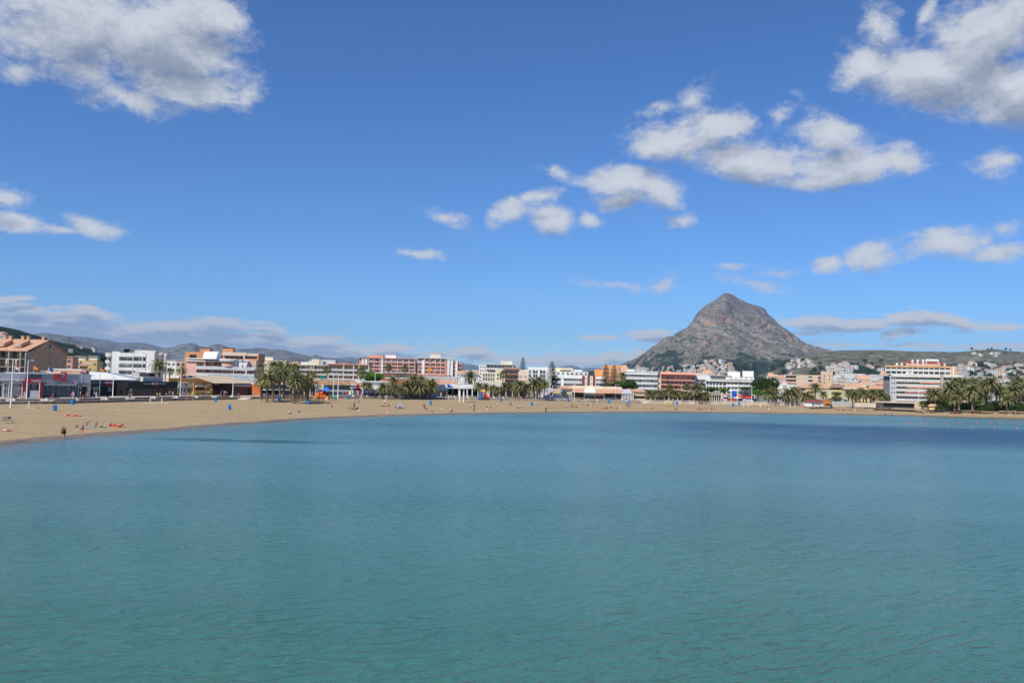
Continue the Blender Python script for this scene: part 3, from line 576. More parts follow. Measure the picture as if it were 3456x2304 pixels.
# salmon building
b = Bld('salmon_building', 'salmon pink building with curved white cornices and a white barrel vault', 630, 862, 1210, 292, 300); D = 14; X = b.lx; b.body(D, m_pink, 2.2)
b.pbox('wall_front', 630, 664, 1210, None, 0, 2.19, m_pink)
b.pbox('cornice', 631, 800, 1207, 1210.5, -.9, 2.4, m_white); b.pbox('cornice', 629, 790, 1214.5, 1218, -.6, 2.19, m_white)
mb = MB(); z = b.lz(760, 1214); xx = X(775); mb.frus(xx, 1.6, z-.5, z+.25, 4.3, 4.5, 28); mb.ob('bow_roof', m_white, b.e)
mb = MB(); mb.frus(xx, 1.6, b.lz(775, 1236), z-.52, 3.4, 3.4, 24); mb.ob('bow_front', m_pink, b.e)
x0_, x1_ = X(690), X(736); zv = b.H; vm = MB(); pts = [(1.5+4.2*math.cos(R(180-a)), zv+2.9*math.sin(R(a))) for a in range(0, 181, 15)]; vm.prismx([(y, z) for y, z in pts], x0_, x1_); vm.ob('barrel_vault', m_white, b.e)
z = [b.lz(660, 1243), b.lz(660, 1266), b.lz(660, 1289)]
b.balc(X(664.3), b.W, z, 2.2, m_white, m_rail, kind='glass', proud=1.3); b.wins(X(664), b.W, 9, [q+.02 for q in z], 2.1, 2.15)
for px in (692, 720, 752, 783, 812, 838): b.pbox('pier', px-1.6, px+1.6, 1219, None, -.2, 2.18, m_pink)
b.pbox('pier', 832, 836, 1250, None, -1.4, -.25, m_white)
for px in (798, 814, 829): mb = MB(); x = X(px); zt = b.lz(px, 1219); mb.prism([(x-1.1, zt), (x+1.1, zt), (x+.4, zt-2.3), (x-.4, zt-2.3)], -.9, -.3); mb.box(x-1.4, x+1.4, -1.2, -.2, zt+.003, zt+.45); mb.ob('canopy_bracket', m_white, b.e)
# beige blocks behind the palms
b = Bld('beige_block', 'cream block with a square roof tower behind the tall palms', 874, 966, 1216, 470); b.body(12, m_cream); b.flat(m_offw, .2, .4); b.pbox('roof_tower', 891, 918, 1204, 1216, 3, 7, m_cream); b.wins(0, b.W, 6, b.zs(3, 1236, 17), 1.5, -.02, 1.2, glass=m_glass2); b.antenna(936, 1200)
b = Bld('apartment_block', 'long beige apartment block with deep balconies and a cream roof tower', 982, 1106, 1231, 428, 432); D = 13; X = b.lx; b.body(D, m_beige, 2.2); b.flat(m_offw, .5, .45)
z = b.zs(4, 1247, 15.3); b.balc(0, b.W, z, 2.2, m_offw, m_offw, rh=.6, proud=.4, kind='glass'); b.wins(0, X(1046), 4, [q+.02 for q in z], 2.0, 2.15); b.wins(X(1058), b.W, 4, [q+.02 for q in z], 2.0, 2.15); b.piers([.2, X(1050), X(1058), b.W-.2], 2.2, m_beige, b.H, .5)
b.pbox('roof_tower', 1049, 1075, 1211, 1230, 3, 7, m_cream); b.pbox('penthouse', 1011, 1049, 1220, 1231, 4, 9, m_offw); b.pbox('sunblind', 1082, 1098, 1268, 1278, -.5, -.42, m_teal); b.antenna(1060, 1204)
b = Bld('apartment_block', 'long beige apartment block with a red tiled roof edge beside its cream twin', 1108, 1246, 1229, 430, 440); X = b.lx; b.body(13, m_tan, 2.2); b.flat(m_redb, .6, .5)
z = b.zs(4, 1249, 15.6); b.balc(0, b.W, z, 2.2, m_offw, m_rail, rh=.8, proud=.5, kind='glass'); b.wins(0, b.W, 10, [q+.02 for q in z], 2.0, 2.15); b.piers([.2, X(1160), X(1194), X(1212), b.W-.2], 2.2, m_beige, b.H, .6)
b.pbox('roof_tower', 1152, 1165, 1224, 1229, 4, 8, m_redb); b.antenna(1140, 1212, 5)
# red brick blocks
BR = [m_curt, m_glass2, m_curt, m_white, m_glass, m_shut]
b = Bld('apartment_block', 'tall red brick block with white ribbon windows and a white lift tower', 1212, 1403, 1207, 655, 665); X = b.lx; b.body(16, m_redb, .9); b.flat(m_redb, .9, .4)
z = b.zs(8, 1221, 12.1); b.balc(X(1244), b.W, z, .9, m_redb, m_redb, rh=1.0, proud=.5)
b.wins(X(1244), b.W, 12, [q+.3 for q in z[:7]], 1.9, .85, (b.W-X(1244))/12*.86, m_white, 'mix')
b.piers([X(1244+i*157/8) for i in range(9)], .9, m_white, b.H, .35, -.45)
b.pbox('stair_tower', 1222, 1229, 1211, None, -.5, 1.99, m_white); b.pbox('stair_tower', 1232, 1240, 1211, None, -.5, 1.99, m_white); b.pbox('stair_tower', 1288, 1293, 1208, None, -.6, 1.99, m_white)
b.box('link_block', b.W+.003, X(1412), 3, 12, 0, b.H-3, m_conc); b.box('setback_storey', X(1244), X(1292), 3, 12, b.H+.4, b.H+2.6, m_redb); b.pbox('lift_tower', 1299, 1335, 1196, 1208, 4, 9, m_white); b.pbox('lift_tower_cap', 1298, 1336, 1193.4, 1195.8, 3.8, 9.2, m_conc); b.antenna(1320, 1170, 6); b.antenna(1356, 1200, 6)
b = Bld('apartment_block', 'red brick tower block with white vertical bands standing highest of the town', 1411, 1506, 1208, 610); X = b.lx; b.body(16, m_redb, .9); b.flat(m_offw, .9, .4)
z = b.zs(9, 1225, 12.3); b.balc(X(1434), X(1505), z, .9, m_redb, m_redb, rh=1.0, proud=.6); b.balc(0, X(1422), z, .9, m_redb, m_redb, rh=1.0, proud=.6)
b.wins(X(1434), X(1505), 6, [q+.3 for q in z], 1.9, .85, 2.2, m_white, 'mix'); b.wins(0, X(1422), 1, [q+.3 for q in z], 1.9, .85, 1.8, m_white, 'mix'); b.piers([X(p) for p in (1434, 1452, 1470, 1488, 1504)], .9, m_white, b.H, .35, -.55); b.pbox('stair_tower', 1425, 1433, 1215, None, -.8, 1.99, m_white)
b.pbox('lift_tower', 1451, 1487, 1192, 1211, 4, 10, m_offw); b.pbox('lift_tower_cap', 1450, 1488, 1190, 1191.8, 3.8, 10.2, m_redb); b.antenna(1477, 1164, 6)
b = Bld('apartment_block', 'narrow red and white block with curved end balconies right of the tower block', 1507, 1546, 1217, 600); X = b.lx; b.body(14, m_redb, 1.2); b.pbox('roof_frame', 1507, 1535, 1208, 1211, -.5, 6, m_offw)
for p0_, p1_ in ((1511, 1518), (1521, 1529), (1538, 1545)): b.pbox('stair_tower', p0_, p1_, 1217, None, -.6, 1.19, m_white)
z = b.zs(9, 1229, 12.3); b.wins(X(1530), X(1538), 1, z, 1.5, 1.1, 1.4, glass=m_glass)
mb_ = [MB().frus(b.W+1.2, 3.5, q-.2, q+.95, 2.9, 2.9, 16).ob('balcony', m_redb, b.e) for q in z[:8]]
b.box('wall_side', b.W+.003, b.W+2.2, 2.0, 10, 0, b.H-1, m_conc)
b = Bld('villa', 'red house with white balcony bands in front of the red brick block', 1289, 1399, 1257, 400, 404); X = b.lx; b.body(10, m_redb, 1.6); b.flat(m_offw, .8, .4); z = [b.lz(1290, 1274), b.lz(1290, 1291)]
b.balc(0, b.W, z, 1.6, m_white, m_white, rh=.15, proud=.5, th=.35); b.wins(X(1335), X(1371), 3, [q+.02 for q in z], 2.2, 1.5, glass=m_glass2); b.wins(X(1318), X(1332), 1, [q+.02 for q in z], 1.5, 1.5, glass=m_curt); b.wins(X(1375), X(1396), 1, [q+.02 for q in z], 1.5, 1.5, glass=m_curt)
b = Bld('brown_house', 'dark brown building with a tiled mansard roof below the red tower', 1416, 1513, 1274, 380, 384); X = b.lx; b.body(12, m_wood, 1); mb = MB(); mb.prismx([(-1.6, b.H), (.8, b.H+1.6), (11, b.H+1.6), (13, b.H)], -1, b.W+1); mb.ob('roof', m_tile2, b.e)
b.pbox('terrace_wall', 1416, 1512, 1281.5, 1290, -1.2, .99, m_brownb); b.wins(X(1470), X(1508), 4, [b.lz(1470, 1280.5)], 1.0, .9, 1.7, m_dfr, m_glass); b.wins(X(1418), X(1466), 4, [b.lz(1420, 1280)], 1.0, .9, 1.2, m_frame, m_shut)
b = Bld('long_house', 'low house with a long red tiled roof right of the tower block', 1546, 1617, 1262, 480, 470); b.body(11, m_white); mb = MB(); mb.prismx([(-.6, b.H), (5.5, b.H+2.1), (11.6, b.H)], -.5, b.W+.5); mb.ob('roof', m_tile, b.e); b.wins(0, b.W, 5, [b.H-2.4, b.H-5.2], 1.4, -.02, 1.1)
b = Bld('white_house', 'white gabled house behind the palm beside the watchtower', 1556, 1618, 1266, 380); X = b.lx; b.body(9, m_white); mb = MB(); mb.prism([(-.5, b.H), (b.W*.5, b.H+1.9), (b.W+.5, b.H)], -.5, 9.3); mb.ob('roof', m_greyroof, b.e); b.wins(X(1560), X(1612), 3, [b.H-2.6, b.H-5.6], 1.4, -.02, 1.1, glass=m_glass)
b = Bld('apartment_block', 'white block with a dark framed roof terrace and a square roof house', 1617, 1740, 1229, 455, 462); X = b.lx; b.body(14, m_offw, 1.6); b.flat(m_offw, .3, .4)
b.pbox('wall_front', 1617, 1642, 1229, None, 0, 1.59, m_white); b.wins(X(1619), X(1641), 3, b.zs(5, 1241, 11.5), 1.0, -.02, .8, glass=m_glass2); z = b.zs(4, 1245, 15); b.balc(X(1642.3), b.W, z, 1.6, m_offw, m_rail, kind='glass', proud=.5); b.wins(X(1643), b.W, 8, [q+.02 for q in z], 2.0, 1.55, glass=m_glass)
b.pbox('roof_house', 1690, 1729, 1217, 1228.8, 4, 9, m_offw); b.antenna(1701, 1194, 5); b.antenna(1697, 1200, 7)
b = Bld('villa', 'pale pink terraced villa with arched windows in front of the white block', 1627, 1704, 1258, 405, 400); X = b.lx; b.body(10, m_cream); b.pbox('gable', 1627, 1648, 1252, 1258, .5, 6, m_cream); b.pbox('stair_tower', 1672, 1696, 1247, None, -1, -.01, m_cream); b.wins(X(1629), X(1671), 5, b.zs(3, 1270, 13), 1.5, -.02, .9, glass=m_glass); b.wins(X(1676), X(1694), 2, b.zs(3, 1267, 13), 1.2, -1.03, .7, m_dfr, m_glass)
b.pbox('terrace', 1627, 1700, 1284, None, -3, -1.01, m_offw)
b = Bld('stepped_villa', 'beige stepped villa with three brown tiled roof edges', 1702, 1786, 1246, 420, 425); X = b.lx; b.body(12, m_beige, 2)
rf = MB(); rf.prismx([(-.6, b.H), (5, b.H+1.3), (12.5, b.H+1.3), (12.5, b.H)], -.6, X(1752)); rf.ob('roof', m_tile2, b.e)
for py in (1262, 1278): mb = MB(); z = b.lz(1710, py); mb.prismx([(-.9, z-.3), (1.99, z+.5), (1.99, z-.3)], 0, X(1748)); mb.ob('roof_edge', m_tile2, b.e)
b.wins(X(1704), X(1748), 3, b.zs(3, 1258, 16, 1704), 1.6, 1.95, 1.8, glass=m_shut); b.pbox('wing', 1749, 1782, 1250, None, .2, 1.99, m_beige); b.wins(X(1750), X(1781), 2, b.zs(3, 1275, 16, 1750), 1.4, .16, 1.6, glass=m_shut); b.chimney(1731, 1237, m_beige)
b = Bld('apartment_block', 'white block with tall recessed balconies behind the left Norfolk pine', 1783, 1862, 1239, 415, 420); X = b.lx; b.body(12, m_white, 1.6); z = b.zs(4, 1261, 14.5)
for p0_, p1_ in ((1793, 1799), (1816, 1822), (1842, 1862)): b.pbox('wall_front', p0_, p1_, 1239, None, 0, 1.59, m_white)
b.pbox('parapet', 1783, 1862, 1238, 1247, -.1, -.01, m_white)
for p0_, p1_, nb in ((1783, 1793, 1), (1799, 1816, 2), (1822, 1842, 2)): b.balc(X(p0_), X(p1_), z, 1.6, m_white, m_metal, kind='rail', proud=.1); b.wins(X(p0_), X(p1_), nb, [q+.02 for q in z], 2.1, 1.55, glass=m_glass)
b = Bld('apartment_block', 'long white block with cream upper storey behind the tall Norfolk pine', 1862, 1985, 1252, 410, 405); X = b.lx; b.body(12, m_white); b.wins(0, b.W, 8, b.zs(3, 1263, 14), 1.3, -.02, 1.0, glass=m_glass2); b.pbox('upper_storey', 1872, 1934, 1240, 1251.8, 4, 9, m_cream); b.pbox('sun_roof', 1890, 1928, 1248.5, 1250, 1, 4, m_wood); b.antenna(1893, 1226); b.pbox('upper_storey', 1936, 1966, 1247, 1251.8, 5, 9, m_white)
b = Bld('apartment_block', 'low white block with three maroon vertical panels facing the beach', 1862, 2046, 1267, 345, 352); X = b.lx; b.body(13, m_white, 1.8)
b.pbox('parapet', 1862, 1965, 1267, 1275, -.2, 1.79, m_white); b.pbox('wall_front', 1965, 2012, 1268, None, -.1, 1.79, m_white); b.pbox('wall_front', 1893, 1903, 1275.2, None, -.1, 1.79, m_white); b.pbox('parapet', 2012, 2046, 1271, 1279, -.2, 1.79, m_white)
for px in (1965, 1982.5, 2001): b.pbox('maroon_panel', px, px+8, 1266.5, 1316, -.35, -.11, m_maroon)
for p0_, p1_, nb in ((1863, 1893, 3), (1903, 1964, 6), (2012, 2044, 3)): z = [b.lz(p0_, y) for y in (1291.5, 1308, 1325)]; b.balc(X(p0_), X(p1_), z, 1.8, m_white, m_rail, kind='glass', proud=.5); b.wins(X(p0_), X(p1_), nb, [q+.02 for q in z], 2.1, 1.75, glass=None)
b.pbox('sun_roof', 1918, 1992, 1261.5, 1263, 2, 6, m_wood); b.wins(X(1974), X(1981), 1, [b.lz(1975, y) for y in (1282, 1298)], 1.3, -.13, .8, glass=m_curt); b.wins(X(1991), X(2000), 1, [b.lz(1991, y) for y in (1282, 1298)], 1.3, -.13, .8, glass=m_curt)
b = Bld('orange_building', 'orange flat topped building behind the pair of Norfolk pines', 2034, 2097, 1232, 560); X = b.lx; b.body(16, mat('apricot_plaster', (.78, .36, .13), .85, .06, .2)); b.wins(0, b.W, 5, b.zs(4, 1248, 13), 1.4, -.02, 1.3, glass=m_glass2); b.box('wing', -5.6, -.003, 2, 14, 0, b.H-3, mat('apricot_plaster', (.8, .4, .15)))
b = Bld('apartment_block', 'white and glass block with slim white floor bands left of the coral block', 2104, 2220, 1254, 470, 478); X = b.lx; b.body(14, m_lgrey, 1.8); b.flat(m_white, .6, .5)
z = b.zs(5, 1276, 16.8); b.balc(0, b.W, z, 1.8, m_white, m_rail, kind='glass', proud=.8, th=.35); b.wins(0, b.W, 9, [q+.02 for q in z], 2.2, 1.75, glass=None); b.pbox('parapet', 2104, 2220, 1256, 1262, -.3, 1.79, m_white); b.pbox('roof_house', 2116, 2142, 1245.5, 1253, 4, 8, m_white); b.antenna(2190, 1238)
b = Bld('apartment_block', 'coral roofed brick block with brown balconies in the middle of the row', 2222, 2346, 1262, 470, 478); X = b.lx; b.body(14, m_redb, 2)
rf = MB(); rf.prismx([(-1.3, b.H), (1.5, b.H+1.3), (14, b.H+1.3), (14.6, b.H)], X(2228), b.W+1); rf.ob('roof', mat('coral_roof', (.72, .34, .24), .85, .08, .4), b.e)
b.pbox('pier', 2222, 2232, 1260, None, -1, 1.99, m_tan); z = b.zs(4, 1282, 15.5); b.balc(X(2232.3), b.W, z, 2, m_redb, m_redb, rh=.45, proud=.9); b.wins(X(2234), b.W, 8, [q+.02 for q in z], 2.2, 1.95, fr=m_dfr, glass=None); b.pbox('roof_tower', 2245, 2265, 1251, 1258, 5, 8, m_redb)
b = Bld('white_house', 'plain white house squeezed between the coral block and the terraced block', 2336, 2396, 1269, 480); X = b.lx; b.body(11, m_white, 1.2); b.pbox('parapet', 2336, 2396, 1267, 1280, -.2, 1.19, m_white); b.wins(0, b.W, 4, b.zs(3, 1291, 15), 1.6, 1.15, 1.7, glass=m_glass2); b.balc(0, b.W, b.zs(3, 1291, 15), 1.2, m_white, m_white, rh=.7)
# white terraced block with red awnings
b = Bld('apartment_block', 'white terraced block with roof towers, hanging greenery and red shop awnings', 2383, 2549, 1284, 415, 425); X = b.lx; b.body(14, m_white, 1.8); b.pbox('cornice', 2381, 2551, 1281, 1286, -1.2, 1.79, m_offw)
z = [b.lz(2383, y) for y in (1301, 1317, 1333)]
b.balc(X(2384), X(2452), z[:2], 1.8, m_white, m_white, rh=.35, proud=.3); b.balc(X(2454), X(2490), z[:2], 1.8, m_white, m_white, rh=.9, proud=.9); b.balc(X(2493), X(2545), z[:2], 1.8, m_white, m_rail, kind='glass', proud=.5)
b.piers([X(p) for p in (2384, 2393, 2404, 2415, 2426, 2438, 2453, 2466, 2478, 2491, 2510, 2528, 2547)], 1.8, m_white, b.H-.4, .4)
b.wins(X(2384), X(2452), 6, [q+.02 for q in z], 2.1, 1.75, glass=m_glass); b.wins(X(2454), X(2490), 3, [q+.02 for q in z[:2]], 2.1, 1.75); b.wins(X(2493), X(2545), 6, [q+.02 for q in z[:2]], 1.9, 1.75)
b.pbox('upper_storey', 2397, 2450, 1267, 1281, 3, 11, m_offw); b.pbox('upper_storey', 2450.5, 2546, 1271, 1281, 2.5, 11, m_white); b.pbox('roof_tower', 2457, 2499, 1253, 1270.8, 4, 9, m_white); b.pbox('roof_tower', 2508, 2545, 1251, 1270.8, 4, 9, m_white); b.pbox('cornice', 2394, 2470, 1265, 1266.8, 2, 11.2, m_offw)
b.wins(X(2400), X(2448), 4, [b.lz(2400, 1279)], 1.6, 2.95, 1.8, glass=m_glass2); b.wins(X(2460), X(2545), 5, [b.lz(2460, 1280)], 1.3, 2.45, 1.6, glass=m_curt)
for p0_, p1_ in ((2490, 2508), (2514, 2536)): aw = MB(); za = b.lz(p0_, 1332); aw.prismx([(-.2, za), (-2.8, za-1.3), (-2.8, za-1.6), (-.2, za-.3)], X(p0_), X(p1_)); aw.ob('awning', m_redawn, b.e)
b.pbox('fascia', 2430, 2549, 1328, 1331.5, -.6, -.01, m_tan)
for px in (2395, 2415, 2434): mb = MB(); [mb.box(X(px)+random.uniform(-1.2, 3), X(px)+random.uniform(3, 4.5), -1.2-random.random()*.3, -.5, b.lz(px, 1312)-random.random()*1.2, b.lz(px, 1309)) for _ in range(3)]
# tan block, white house, yellow complex
b = Bld('apartment_block', 'tan block with a tall plain stair tower behind the yellow tiled roof complex', 2687, 2811, 1264, 500, 505); X = b.lx; b.body(14, m_tan); b.pbox('stair_tower', 2770, 2810, 1252, None, -1.2, -.01, m_tan); b.wins(X(2773), X(2808), 2, b.zs(4, 1270, 11.5, 2773), .8, -1.23, .6, m_dfr, m_glass)
b.balc(X(2727), X(2742), b.zs(3, 1280, 13, 2727), 1.2, m_tan, m_rail, proud=1, kind='glass'); b.wins(X(2724), X(2746), 1, [q+.1 for q in b.zs(3, 1280, 13, 2727)], 1.9, -.02, 2.3, glass=m_glass); b.wins(X(2760), X(2772), 1, [q+.1 for q in b.zs(3, 1280, 13, 2760)], 1.9, -.03, 1.8, glass=m_glass); b.wins(X(2690), X(2722), 3, b.zs(4, 1275, 13), 1.0, -.02, .8, glass=m_curt)
b = Bld('brick_wing', 'pale brick block with long brown balconies left of the tan block', 2655, 2686, 1266, 505); X = b.lx; b.body(12, mat('rose_brick', (.50, .30, .22), .9, .1, .6), 1.6); z = b.zs(5, 1278, 12.3); b.balc(0, b.W, z, 1.6, m_beige, m_beige, rh=.5, proud=.4); b.wins(0, b.W, 3, [q+.02 for q in z], 1.8, 1.55, glass=m_shut, fr=m_dfr); b.pbox('roof_tower', 2665, 2674, 1254, 1266, 4, 7, mat('rose_brick', (.5, .3, .22))); b.flat(m_offw, .3, .3)
b = Bld('white_house', 'white house with a pink gable and a brown shuttered window behind the palms', 2624, 2684, 1297, 430); X = b.lx; b.body(10, m_white); b.flat(m_white, .2, .35); mb = MB(); mb.prism([(X(2636), b.H+.36), (X(2648), b.H+2.3), (X(2660), b.H+.36)], 2, 7); mb.ob('gable', m_pink, b.e); b.wins(X(2640), X(2658), 1, [b.lz(2640, 1311)], 1.6, -.03, 2.2, m_dfr, m_shut); b.wins(X(2662), X(2684), 2, b.zs(3, 1310, 14, 2662), 1.2, -.02, 1.0)
ym = mat('straw_yellow_plaster', (.62, .50, .25), .85, .07, .3)
b = Bld('apartment_block', 'straw yellow apartment complex with orange tiled roofs and white shutters', 2697, 2935, 1304, 395, 400); X = b.lx; b.body(14, ym, 1.4)
for p0_, p1_ in ((2720, 2725), (2748, 2806), (2841, 2890)): b.pbox('wall_front', p0_, p1_, 1305, None, -.2, 1.39, ym)
b.pbox('wall_front', 2895, 2935, 1309, None, -.2, 1.39, ym); b.pbox('wall_front', 2697, 2720, 1306, None, .4, 1.39, m_tan)
z = [b.lz(2725, y) for y in (1318, 1333, 1349)]; b.balc(X(2725), X(2748), z, 1.4, ym, ym, rh=.9, proud=.3); b.balc(X(2806), X(2841), [b.lz(2806, y) for y in (1321, 1337)], 1.4, ym, ym, rh=.9, proud=.3); b.wins(X(2806), X(2841), 2, [b.lz(2806, y)+.02 for y in (1321, 1337, 1352)], 1.9, 1.35, glass=m_dk); b.wins(X(2725), X(2748), 2, [q+.02 for q in z], 1.9, 1.35, glass=m_shut, fr=m_dfr)
for p0_, p1_ in ((2754, 2769), (2782, 2798), (2848, 2866), (2879, 2892)): b.wins(X(p0_), X(p1_), 1, [b.lz(p0_, y) for y in (1317, 1330, 1346)], 1.6, -.24, 2.1, glass=m_curt, fr=m_frame)
b.wins(X(2700), X(2716), 1, [b.lz(2700, y) for y in (1318, 1332)], 1.5, .36, 1.8, glass=m_glass2)
def hip(b, p0, p1, zt, z, y0=-.8, y1=8, m=m_tile, name='roof'):
    x0, x1 = b.lx(p0), b.lx(p1); k = min((x1-x0)*.3, 3.5); mb = MB(); ym_ = (y0+y1)/2
    mb.add([(x0, y0, z), (x1, y0, z), (x1, y1, z), (x0, y1, z), (x0+k, ym_, zt), (x1-k, ym_, zt), (x0, y0, z-.25), (x1, y0, z-.25), (x1, y1, z-.25), (x0, y1, z-.25)], [(0, 1, 5, 4), (1, 2, 5), (2, 3, 4, 5), (3, 0, 4), (9, 8, 7, 6), (0, 6, 7, 1), (1, 7, 8, 2), (2, 8, 9, 3), (3, 9, 6, 0)]); return mb.ob(name, m, b.e)
H = b.H
hip(b, 2693, 2752, H+1.0, H-.4); hip(b, 2722, 2785, H+2.6, H+.3, 1, 13); hip(b, 2748, 2812, H+.9, H-.4); hip(b, 2799, 2845, H+1.9, H+.1, -1.2, 9, m_tile2); hip(b, 2838, 2900, H+.9, H-.5); hip(b, 2860, 2925, H+2.5, H+.2, 2, 13); hip(b, 2888, 2942, H+.6, H-.8)
b.chimney(2858, 1290, ym, 1); b.chimney(2917, 1297, ym, .7); b.chimney(2922, 1297, ym, .7); b.chimney(2800, 1287, ym, 1.2)
b = Bld('long_house', 'long low house with a red tiled roof just left of the hotel', 2936, 2988, 1312, 440); b.body(10, m_redb); mb = MB(); mb.prismx([(-.8, b.H), (5, b.H+2), (10.8, b.H)], -.5, b.W+.5); mb.ob('roof', m_tile, b.e); b.wins(0, b.W, 3, [b.H-2.6], 1.4, -.02, 1.2)
# hotel
b = Bld('hotel', 'big white hotel with an orange upper storey and red rooftop letters', 3003, 3225, 1263, 415, 432); X = b.lx; D = 15; hg = mat('hotel_grey', (.50, .50, .51), .8, .05, .3); b.body(D, hg, 1.8)
b.pbox('balcony_band', 3008, 3174, 1262, 1271, -1.6, 1.79, m_offw); b.pbox('balcony_band', 3180, 3250, 1263, 1272.5, -1.8, 6, m_offw); b.pbox('eaves_band', 2972, 3007, 1266, 1268.5, -.9, 4, m_metal)
b.pbox('stair_tower', 3003, 3025, 1268.6, None, -.8, 1.79, hg); b.wins(X(3005), X(3023), 2, [b.lz(3005, y) for y in (1280, 1296, 1312, 1328)], 1.3, -.83, .8, m_white, m_glass); b.pbox('side_wing', 2983, 3002.7, 1268.6, None, 1.2, 9, mat('slate_wing', (.16, .165, .18), .8, .1, .4))
z = [b.lz(3030, y) for y in (1285, 1301, 1317, 1333, 1350)]
b.balc(X(3025.2), X(3172), z, 1.8, m_offw, m_rail, kind='glass', proud=1.2, th=.4); b.wins(X(3026), X(3053), 3, [q+.02 for q in z], 2.1, 1.75, glass=m_glass); b.wins(X(3054), X(3172), 10, [q+.02 for q in z], 2.1, 1.75, glass=None)
for q, (p0_, p1_) in zip(z[:3], ((3104, 3172), (3060, 3172), (3054, 3150))): b.box('sunblind', X(p0_), X(p1_), -1.35, -1.22, q-1.0, q-.42, mat('salmon_blind', (.66, .24, .16), .8, .08, .5))
b.pbox('service_shaft', 3173, 3183, 1263, None, -1.9, 1.79, m_conc); b.box('end_wing', b.W+.003, X(3250), 2, 11, 0, b.lz(3200, 1273), hg); z2 = [b.lz(3184, y) for y in (1289.5, 1305.5, 1322)]
b.balc(X(3184), X(3249), z2, 1.8, m_white, m_rail, kind='glass', proud=1.2, th=.4); b.wins(X(3186), X(3246), 5, [q+.02 for q in z2], 2.1, 1.75); b.box('sunblind', X(3184), X(3215), -1.35, -1.22, z2[0]-1.0, z2[0]-.42, mat('salmon_blind', (.66, .24, .16)))
om = mat('orange_tile_cladding', (.60, .35, .19), .85, .08, .5); zz = [b.lz(2990, 1262), b.lz(2990, 1246.5), b.lz(2990, 1232)]
b.box('upper_storey', X(2988), X(3230), 1.6, 12, b.H-.02, zz[2]-.02, om); b.box('roof_fascia', X(2986), X(3208), -.4, 1.58, b.lz(2990, 1238.5), zz[2], om)
for i in range(13): px = 2988+i*18.2; b.pbox('pier', px, px+2.2, 1239, 1262, -.2, 1.59, m_white)
for q, py in enumerate((1251, 1262.3)): b.box('balcony', X(2990), X(3206), -.3, 1.59, b.lz(2990, py), b.lz(2990, py)+.35, m_white); b.wins(X(2990), X(3206), 12, [b.lz(2990, py)+.4], 1.5, 1.5, 1.9, m_dfr, None)
b.box('balcony_glass', X(2990.4), X(3206), -.34, -.3, b.lz(2990, 1251)+.36, b.lz(2990, 1251)+1.1, m_rail); b.pbox('white_panel', 3217, 3221, 1235, 1262, 1.4, 1.59, m_white)
b.box('roof_house', X(3062), X(3172), 4, 9, zz[2], b.lz(3062, 1226), om); fr = MB(); zt, zb_ = b.lz(3126, 1211), zz[2]; fr.box(X(3126), X(3171), 4, 7, zt-.9, zt); fr.box(X(3167), X(3171), 4.01, 6.99, zb_, zt-.903); fr.box(X(3126), X(3130), 4.01, 6.99, zb_, zt-.903); fr.ob('roof_frame', m_white, b.e)
for px, t_ in ((3028, 1225), (3045, 1225), (3063, 1226), (3081, 1214), (3099, 1214), (3117, 1214), (3172, 1226), (3190, 1226)): b.chimney(px, t_, m_white, 1.0, 4)
sg = MB(); sx0, sx1 = X(3066), X(3168); szz = b.lz(3066, 1228.5); sg.box(sx0, sx1, 2.2, 2.3, szz-.15, szz); [sg.box(sx0+(sx1-sx0)*k/8, sx0+(sx1-sx0)*k/8+.08, 2.21, 2.29, zz[2], szz-.153) for k in range(9)]; so = sg.ob('sign_frame', m_white, b.e)
b.text('HOTEL VILLA NARANJOS', (sx0+sx1)/2, szz+.75, 1.75, m_redp, y=2.1, ext=.08, par=so, bold=.02, name='lettering')
b.box('hotel_logo', X(3056), X(3083), -1.75, -1.62, b.lz(3046, 1263), b.lz(3046, 1255), m_white); b.text('~', X(3069), b.lz(3056, 1259), 2.5, m_dkgrey, y=-1.8, ext=.02, name='logo_wave')
# podium, villa, canopies by the hotel
b = Bld('hotel_podium', 'low beige terrace building with a dark slot below the hotel', 2954, 3098, 1357, 0, bot=(1374, 1377)); X = b.lx; b.body(9, m_conc, 1.5); b.box('terrace_slab', 0, b.W, -.5, 9.5, b.H+.003, b.H+.3, m_beige); b.wins(X(2990), X(3085), 7, [.4], 1.3, 1.45, 2.4, m_dfr, m_dk); b.pbox('pier', 3086, 3108, 1352, None, -.8, 1.49, m_tan)
b = Bld('villa', 'white villa with a tall balcony glimpsed between the right hand palms', 3296, 3352, 1326, 345); X = b.lx; b.body(9, m_white, 1.5); mb = MB(); mb.prism([(-.4, b.H), (b.W/2, b.H+1.6), (b.W+.4, b.H)], -.5, 9); mb.ob('roof', m_tile, b.e); b.balc(0, b.W, [b.H-3, b.H-.4], 1.5, m_white, m_rail, kind='rail', proud=.4); b.wins(0, b.W, 3, [b.H-2.9], 2, 1.45, glass=m_glass)
b = Bld('villa', 'long cream villa above the palms at the right edge', 3372, 3420, 1300, 460); b.body(9, m_cream); b.flat(m_white, .3, .4); b.wins(0, b.W, 5, [b.H-2.6, b.H-5.6], 1.3, -.02, 1.1)
b = Bld('villa', 'low cream house under the palms right of the hotel', 3286, 3312, 1333, 330); b.body(7, m_cream); b.flat(m_tile, .4, .4); b.wins(0, b.W, 2, [.9], 1.2, -.02, 1.0, glass=m_glass)
